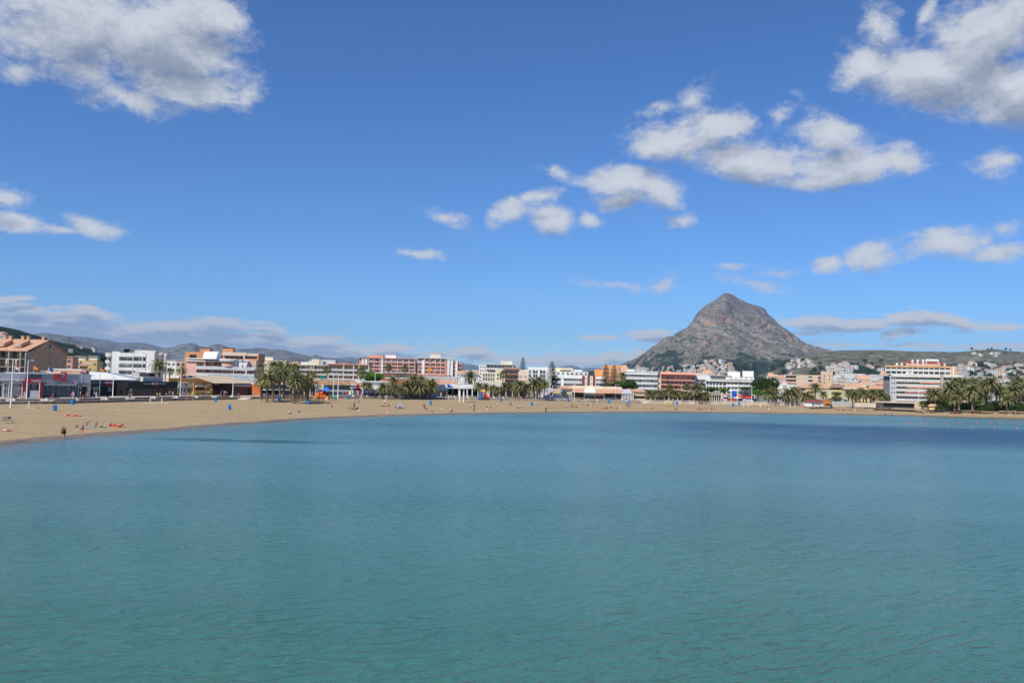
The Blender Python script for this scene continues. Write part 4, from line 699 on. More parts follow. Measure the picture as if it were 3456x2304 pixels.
# ------------------------------------------------------------------ seafront restaurants and shops
def shop(name, label, p0, p1, top, bot, D, mwall, cat='restaurant', fasc=None, rec=.8, roofm=None, glass=m_glass, nb=4, fr=m_dfr, plinth=.3, mull=1, sides=True, openf=False, zf=None):
    b = Bld(name, label, p0, p1, top, 0, bot=bot, cat=cat); X = b.lx; b.body(D, mwall, rec if not openf else D-1)
    if openf:
        b.box('wall_side', 0, .25, .02, D-1.01, 0, b.H-.02, mwall); b.box('wall_side', b.W-.25, b.W, .02, D-1.01, 0, b.H-.02, mwall); b.box('floor', .26, b.W-.26, .05, D-1.02, .01, .06, m_wood)
    zt = zf if zf else b.H*.55
    if fasc is not None: b.box('fascia', 0, b.W, -.05, rec-.004, zt, b.H-.01, fasc)
    if roofm is not None: b.box('roof', -.2, b.W+.2, -.2, D+.2, b.H+.003, b.H+.22, roofm)
    if not openf and nb: b.wins(.15, b.W-.15, nb, [plinth], zt-plinth-.08, rec-.35, (b.W-.3)/nb-.1, fr, glass, mull)
    if plinth > .25 and not openf: b.box('plinth', 0, b.W, .1, rec-.02, 0, plinth-.02, fasc or mwall)
    return b
b = shop('shop', 'white shop with blue door posts at the far left of the promenade', -200, 82, 1258, (1344, 1344), 14, m_white, 'shop', None, 1.0, None, nb=0)
X = b.lx; b.box('parapet', 0, b.W, -.4, .99, b.lz(0, 1283), b.H-.01, m_white); b.box('roof_edge', 0, b.W, -.6, 15, b.H+.003, b.H+.2, m_greyroof)
b.pbox('shop_front', 18, 76, 1285, 1343, .2, .99, m_lgrey); b.wins(X(20), X(74), 5, [b.lz(20, 1307)], .9, .17, 1.0, m_white, m_glass); b.wins(X(20), X(74), 6, [b.lz(20, 1341)], 2.0, .17, .8, m_white, m_glass2)
b.pbox('sign', -60, 14, 1287, 1297, -.1, .1, m_lgrey); b.text('NET', X(4), b.lz(4, 1292), .55, m_dkgrey, y=-.14); b.pbox('opening', -60, 11, 1300, 1341, .9, .98, m_dk); b.pbox('door', 40, 50, 1308, 1341, .12, .16, mat('blue_door', (.03, .06, .18), .5))
for px in (12, 31, 76): b.pbox('post', px, px+2, 1286, 1343, -.3, -.1, m_white)
b.pbox('air_conditioner', 57, 63, 1280, 1286, -.8, -.41, m_lgrey); b.pbox('air_conditioner', 64, 69, 1280, 1286, -.8, -.41, m_lgrey)
b = shop('ice_cream_shop', 'small shop with a crimson frame between white and grey fronts', 82, 141, 1276, (1344, 1344), 6, m_grey, 'shop', None, 1.2, None, nb=0)
X = b.lx; b.box('fascia', .3, b.W-.2, -.1, 1.19, b.lz(90, 1291), b.H, m_crim); b.box('frame_post', 0, .29, -.1, 1.19, 0, b.H, m_crim); b.box('frame_post', b.W-.3, b.W, -.12, 1.18, 0, b.lz(90, 1291)-.01, m_crim); b.text('smöoy', X(122), b.lz(122, 1284), .75, m_white, y=-.14, shear=.1); b.text('yogur helado', X(122), b.lz(122, 1289), .2, m_white, y=-.14)
b.pbox('counter', 104, 134, 1318, None, .2, 1.1, m_lgrey); b.wins(X(90), X(104), 1, [.1], 2.8, 1.16, 1.2, m_dfr, m_glass2); b.wins(X(106), X(133), 2, [b.lz(106, 1317)], 1.5, 1.16, 1.2, m_white, m_dk); b.pbox('frame_edge', 133, 136, 1292, None, -.2, -.13, m_white)
b = shop('restaurant', 'grey fronted restaurant with big red letters over its glass front', 82.5, 262, 1261, (1343, 1341), 13, m_grey, fasc=None, rec=1.9, nb=0, roofm=m_lgrey)
X = b.lx; b.box('fascia', 0, b.W, 1.25, 1.89, b.lz(90, 1275), b.H-.01, m_grey); b.box('fascia_front', X(142), b.W, 0, 1.245, b.lz(150, 1293), b.H-.012, m_grey)
b.text('i', X(184), b.lz(184, 1274), 2.6, m_redp, y=-.1, ext=.12, bold=.03); b.text('e', X(196), b.lz(196, 1267), 3.1, m_redp, y=-.1, ext=.12, bold=.03); b.text('2', X(217), b.lz(217, 1272), 3.4, m_redp, y=-.1, ext=.12, bold=.03); b.text(':', X(208), b.lz(208, 1270), 1.2, m_dkgrey, y=-.1, ext=.05)
b.pbox('roof_frame', 204, 210, 1249, 1259, .5, .7, m_white)
b.wins(X(141.5), b.W-.3, 7, [.55], b.lz(150, 1294)-.6, .5, (b.W-.3-X(141.5))/7-.05, m_dk, m_glass2, 1); b.pbox('inner_awning', 153, 256, 1295, 1300, .3, .44, m_awn); b.box('plinth', X(141.5), b.W, .4, 1.24, 0, .5, m_dk); b.box('post', b.W-.28, b.W-.02, .1, .4, 0, b.lz(150, 1293)-.01, m_dk)
for px in (155, 201, 247): b.pbox('spotlight', px-2, px+2, 1289, 1291, -.5, -.02, m_dk)
b = Bld('roof_house', 'brown stone roof house standing behind the red letters', 158, 272, 1247, 212, 214); b.body(8, m_brownb, H=b.H-.2); mb = MB(); mb.prismx([(-.8, b.H-2.0), (1.4, b.H), (7, b.H), (8.5, b.H-2)], 0, b.W); mb.ob('roof', m_stoner, b.e); mb = MB(); mb.box(-.1, b.W+.1, 1.2, 1.5, b.H+.003, b.H+.3); mb.box(-.1, b.W+.1, -1.1, -.8, b.H-2.2, b.H-1.95); mb.ob('roof_edge', m_white, b.e)
b = shop('restaurant', 'white gabled restaurant with an arched door left of the dark restaurant', 262, 305, 1262, (1338, 1337), 20, m_white, rec=.1, nb=0)
X = b.lx; b.pbox('canopy', 262, 282, 1293, 1296, -2.2, -.05, m_dbr); b.pbox('awning', 262, 281, 1297, 1302, -2.1, -2.0, m_awn); mb = MB(); xc = X(283); mb.prism([(xc-1.1, .02), (xc+1.1, .02), (xc+1.1, 2.2), (xc+.7, 2.9), (xc, 3.1), (xc-.7, 2.9), (xc-1.1, 2.2)], -.06, .08); mb.ob('door', m_dk, b.e); b.pbox('skirting', 290, 302, 1319, None, -.1, .08, m_ochre); b.pbox('side_wall', 284, 294, 1295, None, -1.4, -1.2, m_beige)
b = shop('restaurant', 'slate grey restaurant with pale blinds and a red and white logo', 304, 431, 1281, (1335, 1335), 14, m_dkgrey, fasc=m_dkgrey, rec=.8, nb=0, zf=None)
X = b.lx; b.wins(X(319), X(362), 3, [.3], 2.6, .5, 1.5, m_dk, m_glass); b.wins(X(370), X(430), 5, [1.0], 2.2, .45, 1.25, m_dkgrey, mat('green_grey_blind', (.36, .40, .33), .7, .05, 1), 0); b.pbox('blind', 324, 341, 1304, 1316, .3, .4, mat('green_grey_blind', (.4, .4, .3))); b.wins(X(306), X(314), 1, [.1], 2.9, .6, 1.2, m_dk, m_wood)
b.text('ARROCERIA LA', X(334), b.lz(334, 1290), .62, m_lgrey, y=-.1); b.text('DO VERDE', X(400), b.lz(400, 1291), .72, m_lgrey, y=-.1)
def logo(b, px0, px1, py0, py1, ma, mb_, txt):
    X = b.lx; x0, x1, z1, z0 = X(px0), X(px1), b.lz(px0, py0), b.lz(px0, py1); h = (z1-z0)
    for k, m in ((0, ma), (1, mb_), (2, ma)):
        q = MB(); n = 8; top = [(x0+(x1-x0)*i/n, z1-h*(.28*k+.06)-.18*math.sin(math.pi*i/n)*h*(1 if k == 0 else .3)) for i in range(n+1)]; bo = [(x0+(x1-x0)*i/n, z1-h*(.28*(k+1)+.06)-.02*h) for i in range(n, -1, -1)]
        q.prism(top+bo, -.30, -.2); q.ob('logo', m, b.e)
    b.text(txt, (x0+x1)/2, z1-h*.5, h*.2, m_dk, y=-.33, ext=.01)
logo(b, 352, 379, 1280, 1300, mat('logo_red', (.62, .04, .02), .5), m_white, 'terra'); b.pbox('menu_board', 306, 311, 1307, 1315, .2, .3, m_white); b.pbox('menu_board', 316, 320, 1306, 1316, -.1, .0, m_white)
rf = MB(); rf.prismx([(-.4, b.H+.02), (13, b.H+1.9), (20, b.H+2.0), (20, b.H+1.8), (13, b.H+1.7), (-.4, b.H-.1)], 0, X(500)); [rf.prismx([(-.45, b.H+.1), (13, b.H+1.98), (13, b.H+1.9), (-.45, b.H+.03)], X(304)+.9*k, X(304)+.9*k+.35, 1) for k in range(1, 17)]; rf.ob('roof', [m_greyroof, m_white], b.e)
b = shop('restaurant', 'black restaurant with slanted white lettering and a maroon logo', 431.5, 597, 1287, (1336, 1333), 12, m_black, fasc=m_black, rec=.8, nb=8, plinth=.26)
X = b.lx; b.text('restaurante', X(499), b.lz(499, 1294), .72, m_lgrey, y=-.1, shear=.35); b.text('la fontana', X(546), b.lz(546, 1294), .72, m_lgrey, y=-.1, shear=.35); logo(b, 513, 531, 1285, 1303, m_crim, m_lgrey, 'terra')
b.pbox('menu_board', 441, 447, 1312, 1320, .1, .2, m_lgrey); b.pbox('doorway', 568, 592, 1305, None, .2, .5, m_wood); b.pbox('roof_room', 514, 565, 1258, 1272, 5, 8, m_conc); b.pbox('roof_room_side', 546, 563, 1261, 1272, 4.8, 4.97, m_dk); b.pbox('rooftop_wall', 500, 567, 1272, 1287, 2, 3, m_offw); b.pbox('roof_canopy', 532, 602, 1253, 1256, 3, 9, m_white)
b = shop('glass_porch', 'glazed entrance porch with two round arches', 597.5, 655, 1291, (1333, 1333), 6, m_white, 'porch', rec=1.0, nb=0)
X = b.lx
for p0_, p1_ in ((599, 625), (628, 654)):
    xc, r = (X(p0_)+X(p1_))/2, (X(p1_)-X(p0_))/2; z = b.lz(p0_, 1308); q = MB(); q.prism([(xc+r*math.cos(R(a)), z+r*.95*math.sin(R(a))) for a in range(0, 181, 15)], -.35, -.1); q.ob('arch_glass', m_rail, b.e); q = MB(); q.tube([(xc+r*math.cos(R(a)), -.4, z+r*.95*math.sin(R(a))) for a in range(0, 181, 15)], .08); q.ob('arch_frame', m_metal, b.e)
    b.wins(xc-r, xc+r, 2, [.1], z-.2, .9, r-.15, m_white, m_glass)
for px in (598.5, 626.5, 654.5): b.pbox('post', px-1.2, px+1.2, 1308, None, -.45, -.2, m_white)
b = shop('restaurant', 'ochre walled restaurant with white LUNGO MARE letters and a serving hatch', 655.5, 719, 1290, (1333, 1332), 10, m_ochre, fasc=m_rust, rec=.7, nb=0, zf=3.9)
X = b.lx; b.text('LUNGO MARE', X(684), b.lz(684, 1297), .95, m_awn, y=-.12, ext=.05, bold=.02); b.box('wall_front', 0, b.W, .05, .69, 0, 1.5, m_ochre); b.box('wall_front', 0, .5, .06, .68, 1.51, 3.88, m_ochre); b.box('wall_front', X(694), X(700), .06, .68, 1.51, 3.88, m_ochre); b.pbox('awning', 656, 698, 1301, 1305, -1.1, .0, m_cream); b.wins(.6, X(693), 2, [1.5], 1.9, .65, 2.0, m_dfr, m_dk)
b.pbox('roof_wall', 567, 704, 1275, 1289, -.3, .5, m_ochre)
for px, mm in ((617, m_white), (630, m_crim), (636, m_white), (650, mat('blue_tank', (.02, .07, .3), .5)), (665, m_white)): b.pbox('roof_tank', px-5, px+5, 1268, 1275, 1, 2.5, mm)
b = shop('restaurant', 'rust orange restaurant front with a dark window band beside the tall lamp post', 719.5, 786, 1292, (1332, 1331), 12, m_ochre, fasc=m_rust, rec=.7, nb=8, plinth=1.3, zf=3.3)
X = b.lx; b.text('RESTAURANTE', X(744), b.lz(744, 1295), .5, m_awn, y=-.1); b.text('PIZZERIA', X(757), b.lz(757, 1301), .5, m_awn, y=-.1); b.box('sill', 0, b.W, -.25, -.06, 3.1, 3.29, m_lgrey)
b = shop('restaurant', 'dark brown restaurant front with pale LUNGO MARE lettering by the palms', 787, 876, 1294, (1334, 1334), 12, m_dbr, fasc=m_dbr, rec=.7, nb=9, plinth=.28, glass=m_glass)
X = b.lx; b.text('LUNGO MARE', X(842), b.lz(842, 1301), 1.1, m_awn, y=-.1, bold=.01); b.text('RESTAURANTE', X(801), b.lz(801, 1297), .42, m_lgrey, y=-.1); b.text('TERRAZA', X(808), b.lz(808, 1302), .42, m_lgrey, y=-.1); b.box('sill', 0, b.W, -.3, -.06, 3.0, 3.2, m_lgrey)
rf = MB(); rf.add([(X(720), -.2, b.H+.1), (b.W+1, -.2, b.H+.1), (X(835), 9, b.H+2.2), (X(700), 9, b.H+2.6)], [(0, 1, 2, 3)]); rf.add([(X(720), -.2, b.H), (b.W+1, -.2, b.H), (X(835), 9, b.H+2.1), (X(700), 9, b.H+2.5)], [(0, 3, 2, 1)]); rf.ob('roof', m_sanda, b.e)
b = Bld('seafront_hall', 'long white roofed hall behind the LUNGO MARE fronts', 634, 905, 1272, 268, 272); b.body(12, m_white); mb = MB(); mb.prism([(b.lx(660), b.H), (b.lx(728), b.H+1.2), (b.lx(800), b.H+.9), (b.W+1, b.H-1.6), (b.W, b.H-3), (b.lx(660), b.H-2)], -.3, 11); mb.ob('roof', m_greyroof, b.e)
for px in (734, 742, 749): b.pbox('air_conditioner', px-2.5, px+2.5, 1273, 1279, -1, -.35, m_metal)
b.pbox('parapet', 630, 700, 1262, 1271.8, 1, 9, m_white)
b = shop('restaurant', 'restaurant with a white canopy and orange back wall behind the dense palms', 877, 966, 1297, (1336, 1337), 11, m_rust, openf=True); b.box('fascia', 0, b.W, -.2, 0, b.H-1.4, b.H-.02, m_dkgrey); b.box('roof', -.2, b.W+.2, -.3, 10.9, b.H, b.H+.3, m_white); b.box('awning', .3, b.W-.3, -2.6, -.21, b.H-1.75, b.H-1.5, m_awn)
b = shop('restaurant', 'dark fronted restaurant with a stone coloured roof behind the second palm clump', 967, 1062, 1296, (1336, 1337), 11, m_rust, fasc=m_dkgrey, nb=7, plinth=.28); rf = MB(); rf.prismx([(-.5, b.H), (6, b.H+1.6), (11.5, b.H)], 0, b.W); rf.ob('roof', m_stoner, b.e)
for k in range(5): b.box('post', b.W*(k+.5)/5-.12, b.W*(k+.5)/5+.12, -2.1, -1.9, 0, b.H-.7, m_white)
b.box('awning', 0, b.W, -2.2, -.06, b.H-.69, b.H-.5, m_awn)
b = shop('shop', 'small shop with a green sign and white columns behind the slide', 1063, 1090, 1299, (1336, 1336), 8, m_white, 'shop', nb=2, plinth=.26); b.pbox('sign', 1069, 1083, 1299, 1303, -.3, -.06, m_green); b.box('post', 0, .5, -1.2, -.8, 0, b.H-.6, m_white); b.box('canopy', 0, b.W, -1.3, -.06, b.H-.59, b.H-.4, m_lgrey)
b = shop('shop', 'beachwear shop with a long slate canopy under a rubble stone roof', 1090.5, 1168, 1298, (1337, 1337), 9, m_offw, 'shop', openf=True); b.box('canopy', 0, b.W, -1.6, -.02, b.H-1.9, b.H-.02, m_dkgrey); b.box('canopy_edge', 0, b.W, -1.7, -1.61, b.H-2.3, b.H-1.6, m_lgrey); rf = MB(); rf.prismx([(-.6, b.H), (3.6, b.H+1.5), (9.4, b.H+1.5), (9.5, b.H)], 0, b.lx(1212)); rf.ob('roof', m_stoner, b.e); b.box('roof_edge', 0, b.lx(1212), 3.5, 9.6, b.H+1.51, b.H+1.9, m_offw)
b = shop('bar', 'black bar front with white curly letters, a maroon block and a white swoosh', 1168.5, 1226, 1300, (1338, 1338), 9, m_black, 'bar', fasc=m_black, nb=4, plinth=.27); X = b.lx; b.text('Karakter', X(1184), b.lz(1184, 1305), 1.5, m_white, y=-.12, shear=.1, bold=.03); b.pbox('maroon_block', 1202, 1212, 1297, 1311, -.5, -.1, m_crim)
q = MB(); q.prism([(X(1184), b.lz(1184, 1300)), (X(1184), b.lz(1184, 1291)), (X(1202), b.lz(1202, 1298)), (X(1202), b.lz(1202, 1301))], -.4, -.2); q.prism([(X(1212), b.lz(1212, 1301)), (X(1222), b.lz(1222, 1306)), (X(1226), b.lz(1226, 1318)), (X(1223), .2), (X(1221), .2), (X(1222), b.lz(1222, 1316)), (X(1213), b.lz(1213, 1308))], -.45, -.15); q.ob('swoosh', m_white, b.e); b.pbox('pillar', 1182, 1190, 1311, None, -.7, -.3, m_tan); rf = MB(); rf.prismx([(-.2, b.H), (4, b.H+1.1), (9, b.H)], X(1195), b.W); rf.ob('roof', m_tile, b.e)
b = shop('shop', 'long beach shop with a white awning and bright clothes hung outside', 1226.5, 1322, 1290, (1338, 1339), 10, m_white, 'shop', openf=True); X = b.lx; b.box('roof', -.2, b.W+.2, -.3, 9.9, b.H, b.H+.5, m_white); rf = MB(); rf.prismx([(-1.9, b.H-2.1), (-.02, b.H-.8), (-.02, b.H-1.1), (-1.9, b.H-2.4)], 0, b.W); rf.ob('awning', m_awn, b.e); b.box('fascia', 0, b.W, -.2, -.01, b.H-.79, b.H-.02, m_greyroof)
cl = [(.03, .12, .5), (.3, .6, .05), (.6, .04, .2), (.5, .5, .5), (.25, .05, .35), (.02, .35, .5), (.8, .4, .05), (.7, .7, .65)]
for k in range(22):
    t = thing('hanging_clothes', Vector((b.e.location.x, b.e.location.y, GZ))+Vector((math.cos(b.rz)*(b.W*(k+.5)/22), math.sin(b.rz)*(b.W*(k+.5)/22), 0)), None, 'clothes', 'clothes hanging outside the long beach shop', b.rz)
    c = random.choice(cl); q = MB(); w = .32; q.prism([(-w, 1.0), (w, 1.0), (w*.7, 2.0), (w*1.3, 1.9), (w*1.1, 2.25), (w*.3, 2.4), (-w*.3, 2.4), (-w*1.1, 2.25), (-w*1.3, 1.9), (-w*.7, 2.0)], -.75, -.6); q.ob('shirt', mat('cloth_%d' % cl.index(c), c, .8, .15, 1), t); q = MB(); q.box(-.03, .03, -.7, -.64, 2.403, 2.9); q.ob('hanger', m_metal, t); tag(t, ['blue', 'green', 'magenta', 'grey', 'purple', 'light blue', 'orange', 'white'][cl.index(c)]+' shirt hanging under the awning of the clothes shop')
b = shop('restaurant', 'restaurant with pale green glass front hidden behind the densest palms', 1322.5, 1455, 1296, (1339, 1340), 10, m_tan, fasc=m_greyroof, nb=9, plinth=.26, glass=mat('green_glass', (.05, .16, .13), .2, .2, .6)); rf = MB(); rf.prismx([(-1.5, b.H-1.2), (2, b.H+.8), (9, b.H+1.5), (9.5, b.H)], 0, b.W); rf.ob('roof', m_rust, b.e)
b = shop('cafe', 'cafe with a dark blue pitched canopy and striped folding doors', 1455.5, 1503, 1300, (1339, 1339), 10, m_tan, 'cafe', nb=8, plinth=.26, fr=m_white, glass=m_glass); rf = MB(); rf.prismx([(-2.8, b.H-1.5), (.5, b.H+.4), (.5, b.H+.2), (-2.8, b.H-1.9)], 0, b.W); rf.ob('canopy', mat('navy_canvas', (.05, .075, .13), .7, .08, 1), b.e); rf = MB(); rf.prismx([(.3, b.H+.3), (5, b.H+2), (9.5, b.H+2), (10, b.H)], 0, b.W+6); rf.ob('roof', m_tile, b.e)
b.box('terrace_rail', -2, b.W+8, 5.2, 5.3, b.H+2.02, b.H+3.3, m_rail)
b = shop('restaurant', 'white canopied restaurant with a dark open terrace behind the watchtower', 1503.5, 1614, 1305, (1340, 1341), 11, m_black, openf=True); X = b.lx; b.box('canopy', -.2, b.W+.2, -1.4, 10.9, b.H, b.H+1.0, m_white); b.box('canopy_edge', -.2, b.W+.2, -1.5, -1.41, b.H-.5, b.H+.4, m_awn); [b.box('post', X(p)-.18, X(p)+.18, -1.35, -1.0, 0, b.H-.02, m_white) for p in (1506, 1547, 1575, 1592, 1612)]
q = MB(); q.prism([(X(1507), b.H-.1), (X(1507), b.H+1.3), (X(1528), b.H-.1)], -1.65, -1.55); q.ob('blue_awning', m_blue, b.e); b.pbox('upper_roof', 1560, 1614, 1295, 1300, 1, 9, m_tile2); b.pbox('upper_wall', 1562, 1604, 1300, 1304.5, .5, 9, m_white)
b = shop('restaurant', 'low white walled restaurant with dark terraces right of the small playground', 1650, 1782, 1303, (1343, 1346), 11, m_offw, openf=True); b.box('canopy', 0, b.W, -1.2, 10.9, b.H, b.H+.5, m_white); [b.box('post', b.W*(k+.5)/6-.15, b.W*(k+.5)/6+.15, -1.1, -.8, 0, b.H-.02, m_beige) for k in range(6)]
b = shop('house', 'small lilac white house with an orange awning left of the stone gable', 1838, 1868, 1309, (1347, 1347), 9, mat('lilac_plaster', (.60, .58, .66), .8, .05, .3), 'house', nb=0); b.pbox('awning', 1856, 1868, 1319, 1323, -1.2, -.02, m_ochre); b.wins(b.lx(1856), b.lx(1867), 1, [.1], 2.2, -.03, 1.2, m_dfr, m_glass); b.wins(b.lx(1842), b.lx(1850), 1, [b.H-1.6], .8, -.03, .8, m_frame, m_glass)
b = shop('house', 'beige stone house front with a triangular pediment', 1868.5, 1892, 1312, (1347, 1347), 9, m_beige, 'house', nb=0); q = MB(); q.prism([(-.1, b.H-1.6), (b.W/2, b.H-.4), (b.W+.1, b.H-1.6)], -.25, -.02); q.ob('pediment', m_tan, b.e); b.wins(.3, b.W-.3, 2, [.3], 1.9, -.03, .9, m_frame, m_glass)
b = shop('cafe', 'cafe with a dark awning and striped doors under a yellow roof strip', 1892.5, 1929, 1311, (1348, 1348), 9, m_offw, 'cafe', nb=5, plinth=.26, fr=m_white); b.box('awning', 0, b.lx(1912), -1.4, -.06, b.H-2.1, b.H-1.1, m_dkgrey); rf = MB(); rf.prismx([(-.2, b.H), (3, b.H+1), (9, b.H+1), (9, b.H)], 0, b.W); rf.ob('roof', m_tile, b.e)
for args in (('bar', 'bar with a grey and white striped awning and dark terrace', 1929.5, 1972, 1318, m_tan, True), ('restaurant', 'terrace restaurant with pale folded awnings and framed glass doors', 1972.5, 2008, 1319, m_offw, False), ('cafe', 'cafe with small white star shapes on dark glass under an orange tiled roof', 2008.5, 2038, 1321, m_tan, False), ('restaurant', 'restaurant with a wide shaded terrace under an orange tiled roof', 2038.5, 2098, 1321, m_beige, True)):
    nm, lb, p0_, p1_, tp, mm, op = args; b = shop(nm, lb, p0_, p1_, tp, (1350, 1351), 10, mm, nm, fasc=None, openf=op, nb=0 if op else 4, plinth=.26)
    rf = MB(); rf.prismx([(-1.6, b.H-.6), (3, b.H+.9), (9.5, b.H+.9), (9.8, b.H)], -.1, b.W+.1); rf.ob('roof', m_tile if p0_ != 1972.5 else m_awn, b.e); b.box('upper_wall', 0, b.W, 6, 9, b.H+.91, b.H+1.9, m_cream if p0_ < 2030 else m_beige)
    if p0_ == 1929.5: [b.box('awning_stripe', b.W*(k+.1)/7, b.W*(k+.55)/7, -2.9, -1.2, b.H-1.1, b.H-1.0, m_dkgrey) for k in range(7)]
    if p0_ == 2008.5: [b.box('star_shape', b.W*(k+.4)/5, b.W*(k+.62)/5, .2, .3, 1.8+.5*(k % 2), 2.2+.5*(k % 2), m_white) for k in range(5)]
b = shop('pavilion', 'white pavilion with a pyramid roof and slim columns', 2098.5, 2135, 1328, (1351, 1352), 9, m_white, 'pavilion', openf=True); q = MB(); q.add([(-.8, -1.2, b.H), (b.W+.8, -1.2, b.H), (b.W+.8, 10, b.H), (-.8, 10, b.H), (b.W/2-1, 4.5, b.H+1.7), (b.W/2+1, 4.5, b.H+1.7)], [(0, 1, 5, 4), (1, 2, 5), (2, 3, 4, 5), (3, 0, 4), (3, 2, 1, 0)]); q.ob('roof', m_lgrey, b.e); [b.box('post', b.W*(k+.1)/7, b.W*(k+.1)/7+.25, -.9, -.65, 0, b.H-.02, m_white) for k in range(8)]
b = shop('house', 'sandy stone house with a low tiled roof beside the white pavilion', 2135.5, 2178, 1322, (1352, 1354), 9, m_tan, 'house', nb=2, plinth=.9, fasc=m_tan); rf = MB(); rf.prismx([(-.6, b.H), (4.5, b.H+1.0), (9.6, b.H)], -.3, b.W+.3); rf.ob('roof', m_tile, b.e)
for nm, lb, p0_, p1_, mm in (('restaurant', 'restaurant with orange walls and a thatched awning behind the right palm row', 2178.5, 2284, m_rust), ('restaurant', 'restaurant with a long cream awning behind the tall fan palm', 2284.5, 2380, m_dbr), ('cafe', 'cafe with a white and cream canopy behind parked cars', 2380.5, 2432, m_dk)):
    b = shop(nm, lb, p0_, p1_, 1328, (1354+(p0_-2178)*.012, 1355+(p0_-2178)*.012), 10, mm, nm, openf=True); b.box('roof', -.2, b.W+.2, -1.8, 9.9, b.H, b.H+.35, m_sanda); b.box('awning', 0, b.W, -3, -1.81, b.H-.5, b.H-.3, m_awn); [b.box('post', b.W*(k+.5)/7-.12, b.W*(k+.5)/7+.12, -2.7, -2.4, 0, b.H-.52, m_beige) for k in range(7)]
b = Bld('beach_marquee', 'white wavy roofed marquee above the palm row', 2305, 2392, 1321, 330, 332); b.body(6, m_white); b.box('roof', -.6, b.W*.55, -.6, 6.6, b.H+.003, b.H+.5, m_white)
# kiosks and walls on the right
b = Bld('beach_kiosk', 'white beach hut with a maroon roof', 2740, 2779, 1356, 0, bot=(1371, 1372), cat='kiosk', zb=2.0); b.body(4, m_white); q = MB(); q.add([(-.5, -.5, b.H), (b.W+.5, -.5, b.H), (b.W+.5, 4.5, b.H), (-.5, 4.5, b.H), (.9, 2, b.H+.9), (b.W-.9, 2, b.H+.9)], [(0, 1, 5, 4), (1, 2, 5), (2, 3, 4, 5), (3, 0, 4), (3, 2, 1, 0)]); q.ob('roof', m_maroon, b.e); b.text('CREU ROJA', b.W*.5, b.H*.62, .3, m_redp, y=-.04); q = MB(); q.box(b.W*.62, b.W*.68, -.06, -.01, b.H*.3, b.H*.5); q.box(b.W*.60, b.W*.70, -.065, -.062, b.H*.37, b.H*.43); q.ob('red_emblem', m_redp, b.e); b.wins(0, .9, 1, [.1], 1.8, -.03, .7, m_frame, m_glass2)
b = Bld('beach_bar', 'orange beach bar with a yellow wall beside the white hut', 2782, 2812, 1350, 0, bot=(1369, 1370), cat='bar', zb=2.2); b.body(4, m_ochre); b.box('roof', -.2, b.W+.2, -.2, 4.2, b.H+.003, b.H+.25, m_redb); b.wins(b.W*.6, b.W*.95, 1, [.3], 1.2, -.03, 1, m_frame, m_grass); b.box('awning', 0, b.W*.55, -1.6, -.02, .9, 1.2, mat('orange_canvas', (.8, .3, .02), .7))
b = Bld('garden_wall', 'pale green and beige garden wall behind the beach posts', 2812, 2876, 1354, 0, bot=(1371, 1372), cat='wall', zb=2.2); b.body(.4, m_beige); b.box('upper_panel', 0, b.W, -.05, .0, b.H*.45, b.H-.05, m_lgrey)
b = Bld('garden_wall', 'long pink beige terrace wall under the hotel palms', 2885, 2956, 1358, 0, bot=(1373, 1375), cat='wall', zb=2.2); b.body(.5, m_beige)
b = Bld('yellow_hut', 'tiny yellow hut with a red tiled roof in the hedge', 3136, 3152, 1371, 0, bot=(1382, 1383), cat='hut', zb=2.0); b.body(3, m_yel); q = MB(); q.prismx([(-.4, b.H), (1.5, b.H+.9), (3.4, b.H)], -.3, b.W+.3); q.ob('roof', m_tile, b.e)
b = Bld('garden_house', 'small white garden house with an orange door under the palms', 3266, 3286, 1361, 0, bot=(1372, 1373), cat='hut', zb=2.6); b.body(3, m_offw); b.box('door', b.W*.4, b.W*.65, -.05, -.01, 0, b.H*.8, m_ochre)
# ------------------------------------------------------------------ trees
def leafmat(name, c1, c2, sc=.5, tr=.25):
    m = bpy.data.materials.new(name); m.use_nodes = True; t = NT(m.node_tree); b = t.n['Principled BSDF']; g = t.new('ShaderNodeNewGeometry')
    c = t.mix(t.rng(t.noise(g.outputs['Position'], sc, 4, .6), .35, .65), c1, c2); t.put(b.inputs['Base Color'], c); b.inputs['Roughness'].default_value = .6; b.inputs['Specular IOR Level'].default_value = .25
    tl = t.new('ShaderNodeBsdfTranslucent'); t.put(tl.inputs[0], c); mx = t.new('ShaderNodeMixShader'); mx.inputs[0].default_value = tr; t.l.new(b.outputs[0], mx.inputs[1]); t.l.new(tl.outputs[0], mx.inputs[2]); t.l.new(mx.outputs[0], t.n['Material Output'].inputs[0]); return m
l_palm = leafmat('palm_leaf', (.15, .165, .055), (.31, .29, .12)); l_dead = leafmat('dead_frond', (.30, .23, .14), (.46, .37, .24)); l_fan = leafmat('fan_palm_leaf', (.10, .15, .035), (.24, .27, .08))
l_pine = leafmat('norfolk_needles', (.022, .040, .020), (.045, .070, .032)); l_tree = leafmat('broad_leaf', (.035, .075, .014), (.075, .13, .028)); l_bright = leafmat('bright_leaf', (.10, .22, .02), (.16, .30, .04)); l_hedge = leafmat('hedge_leaf', (.020, .045, .012), (.07, .12, .025), .25)
m_trunk = mat('palm_trunk', (.24, .18, .125), .95, .3, 2.5, stretch=(1, 1, 3)); m_bark = mat('tree_bark', (.11, .085, .06), .95, .25, 2)
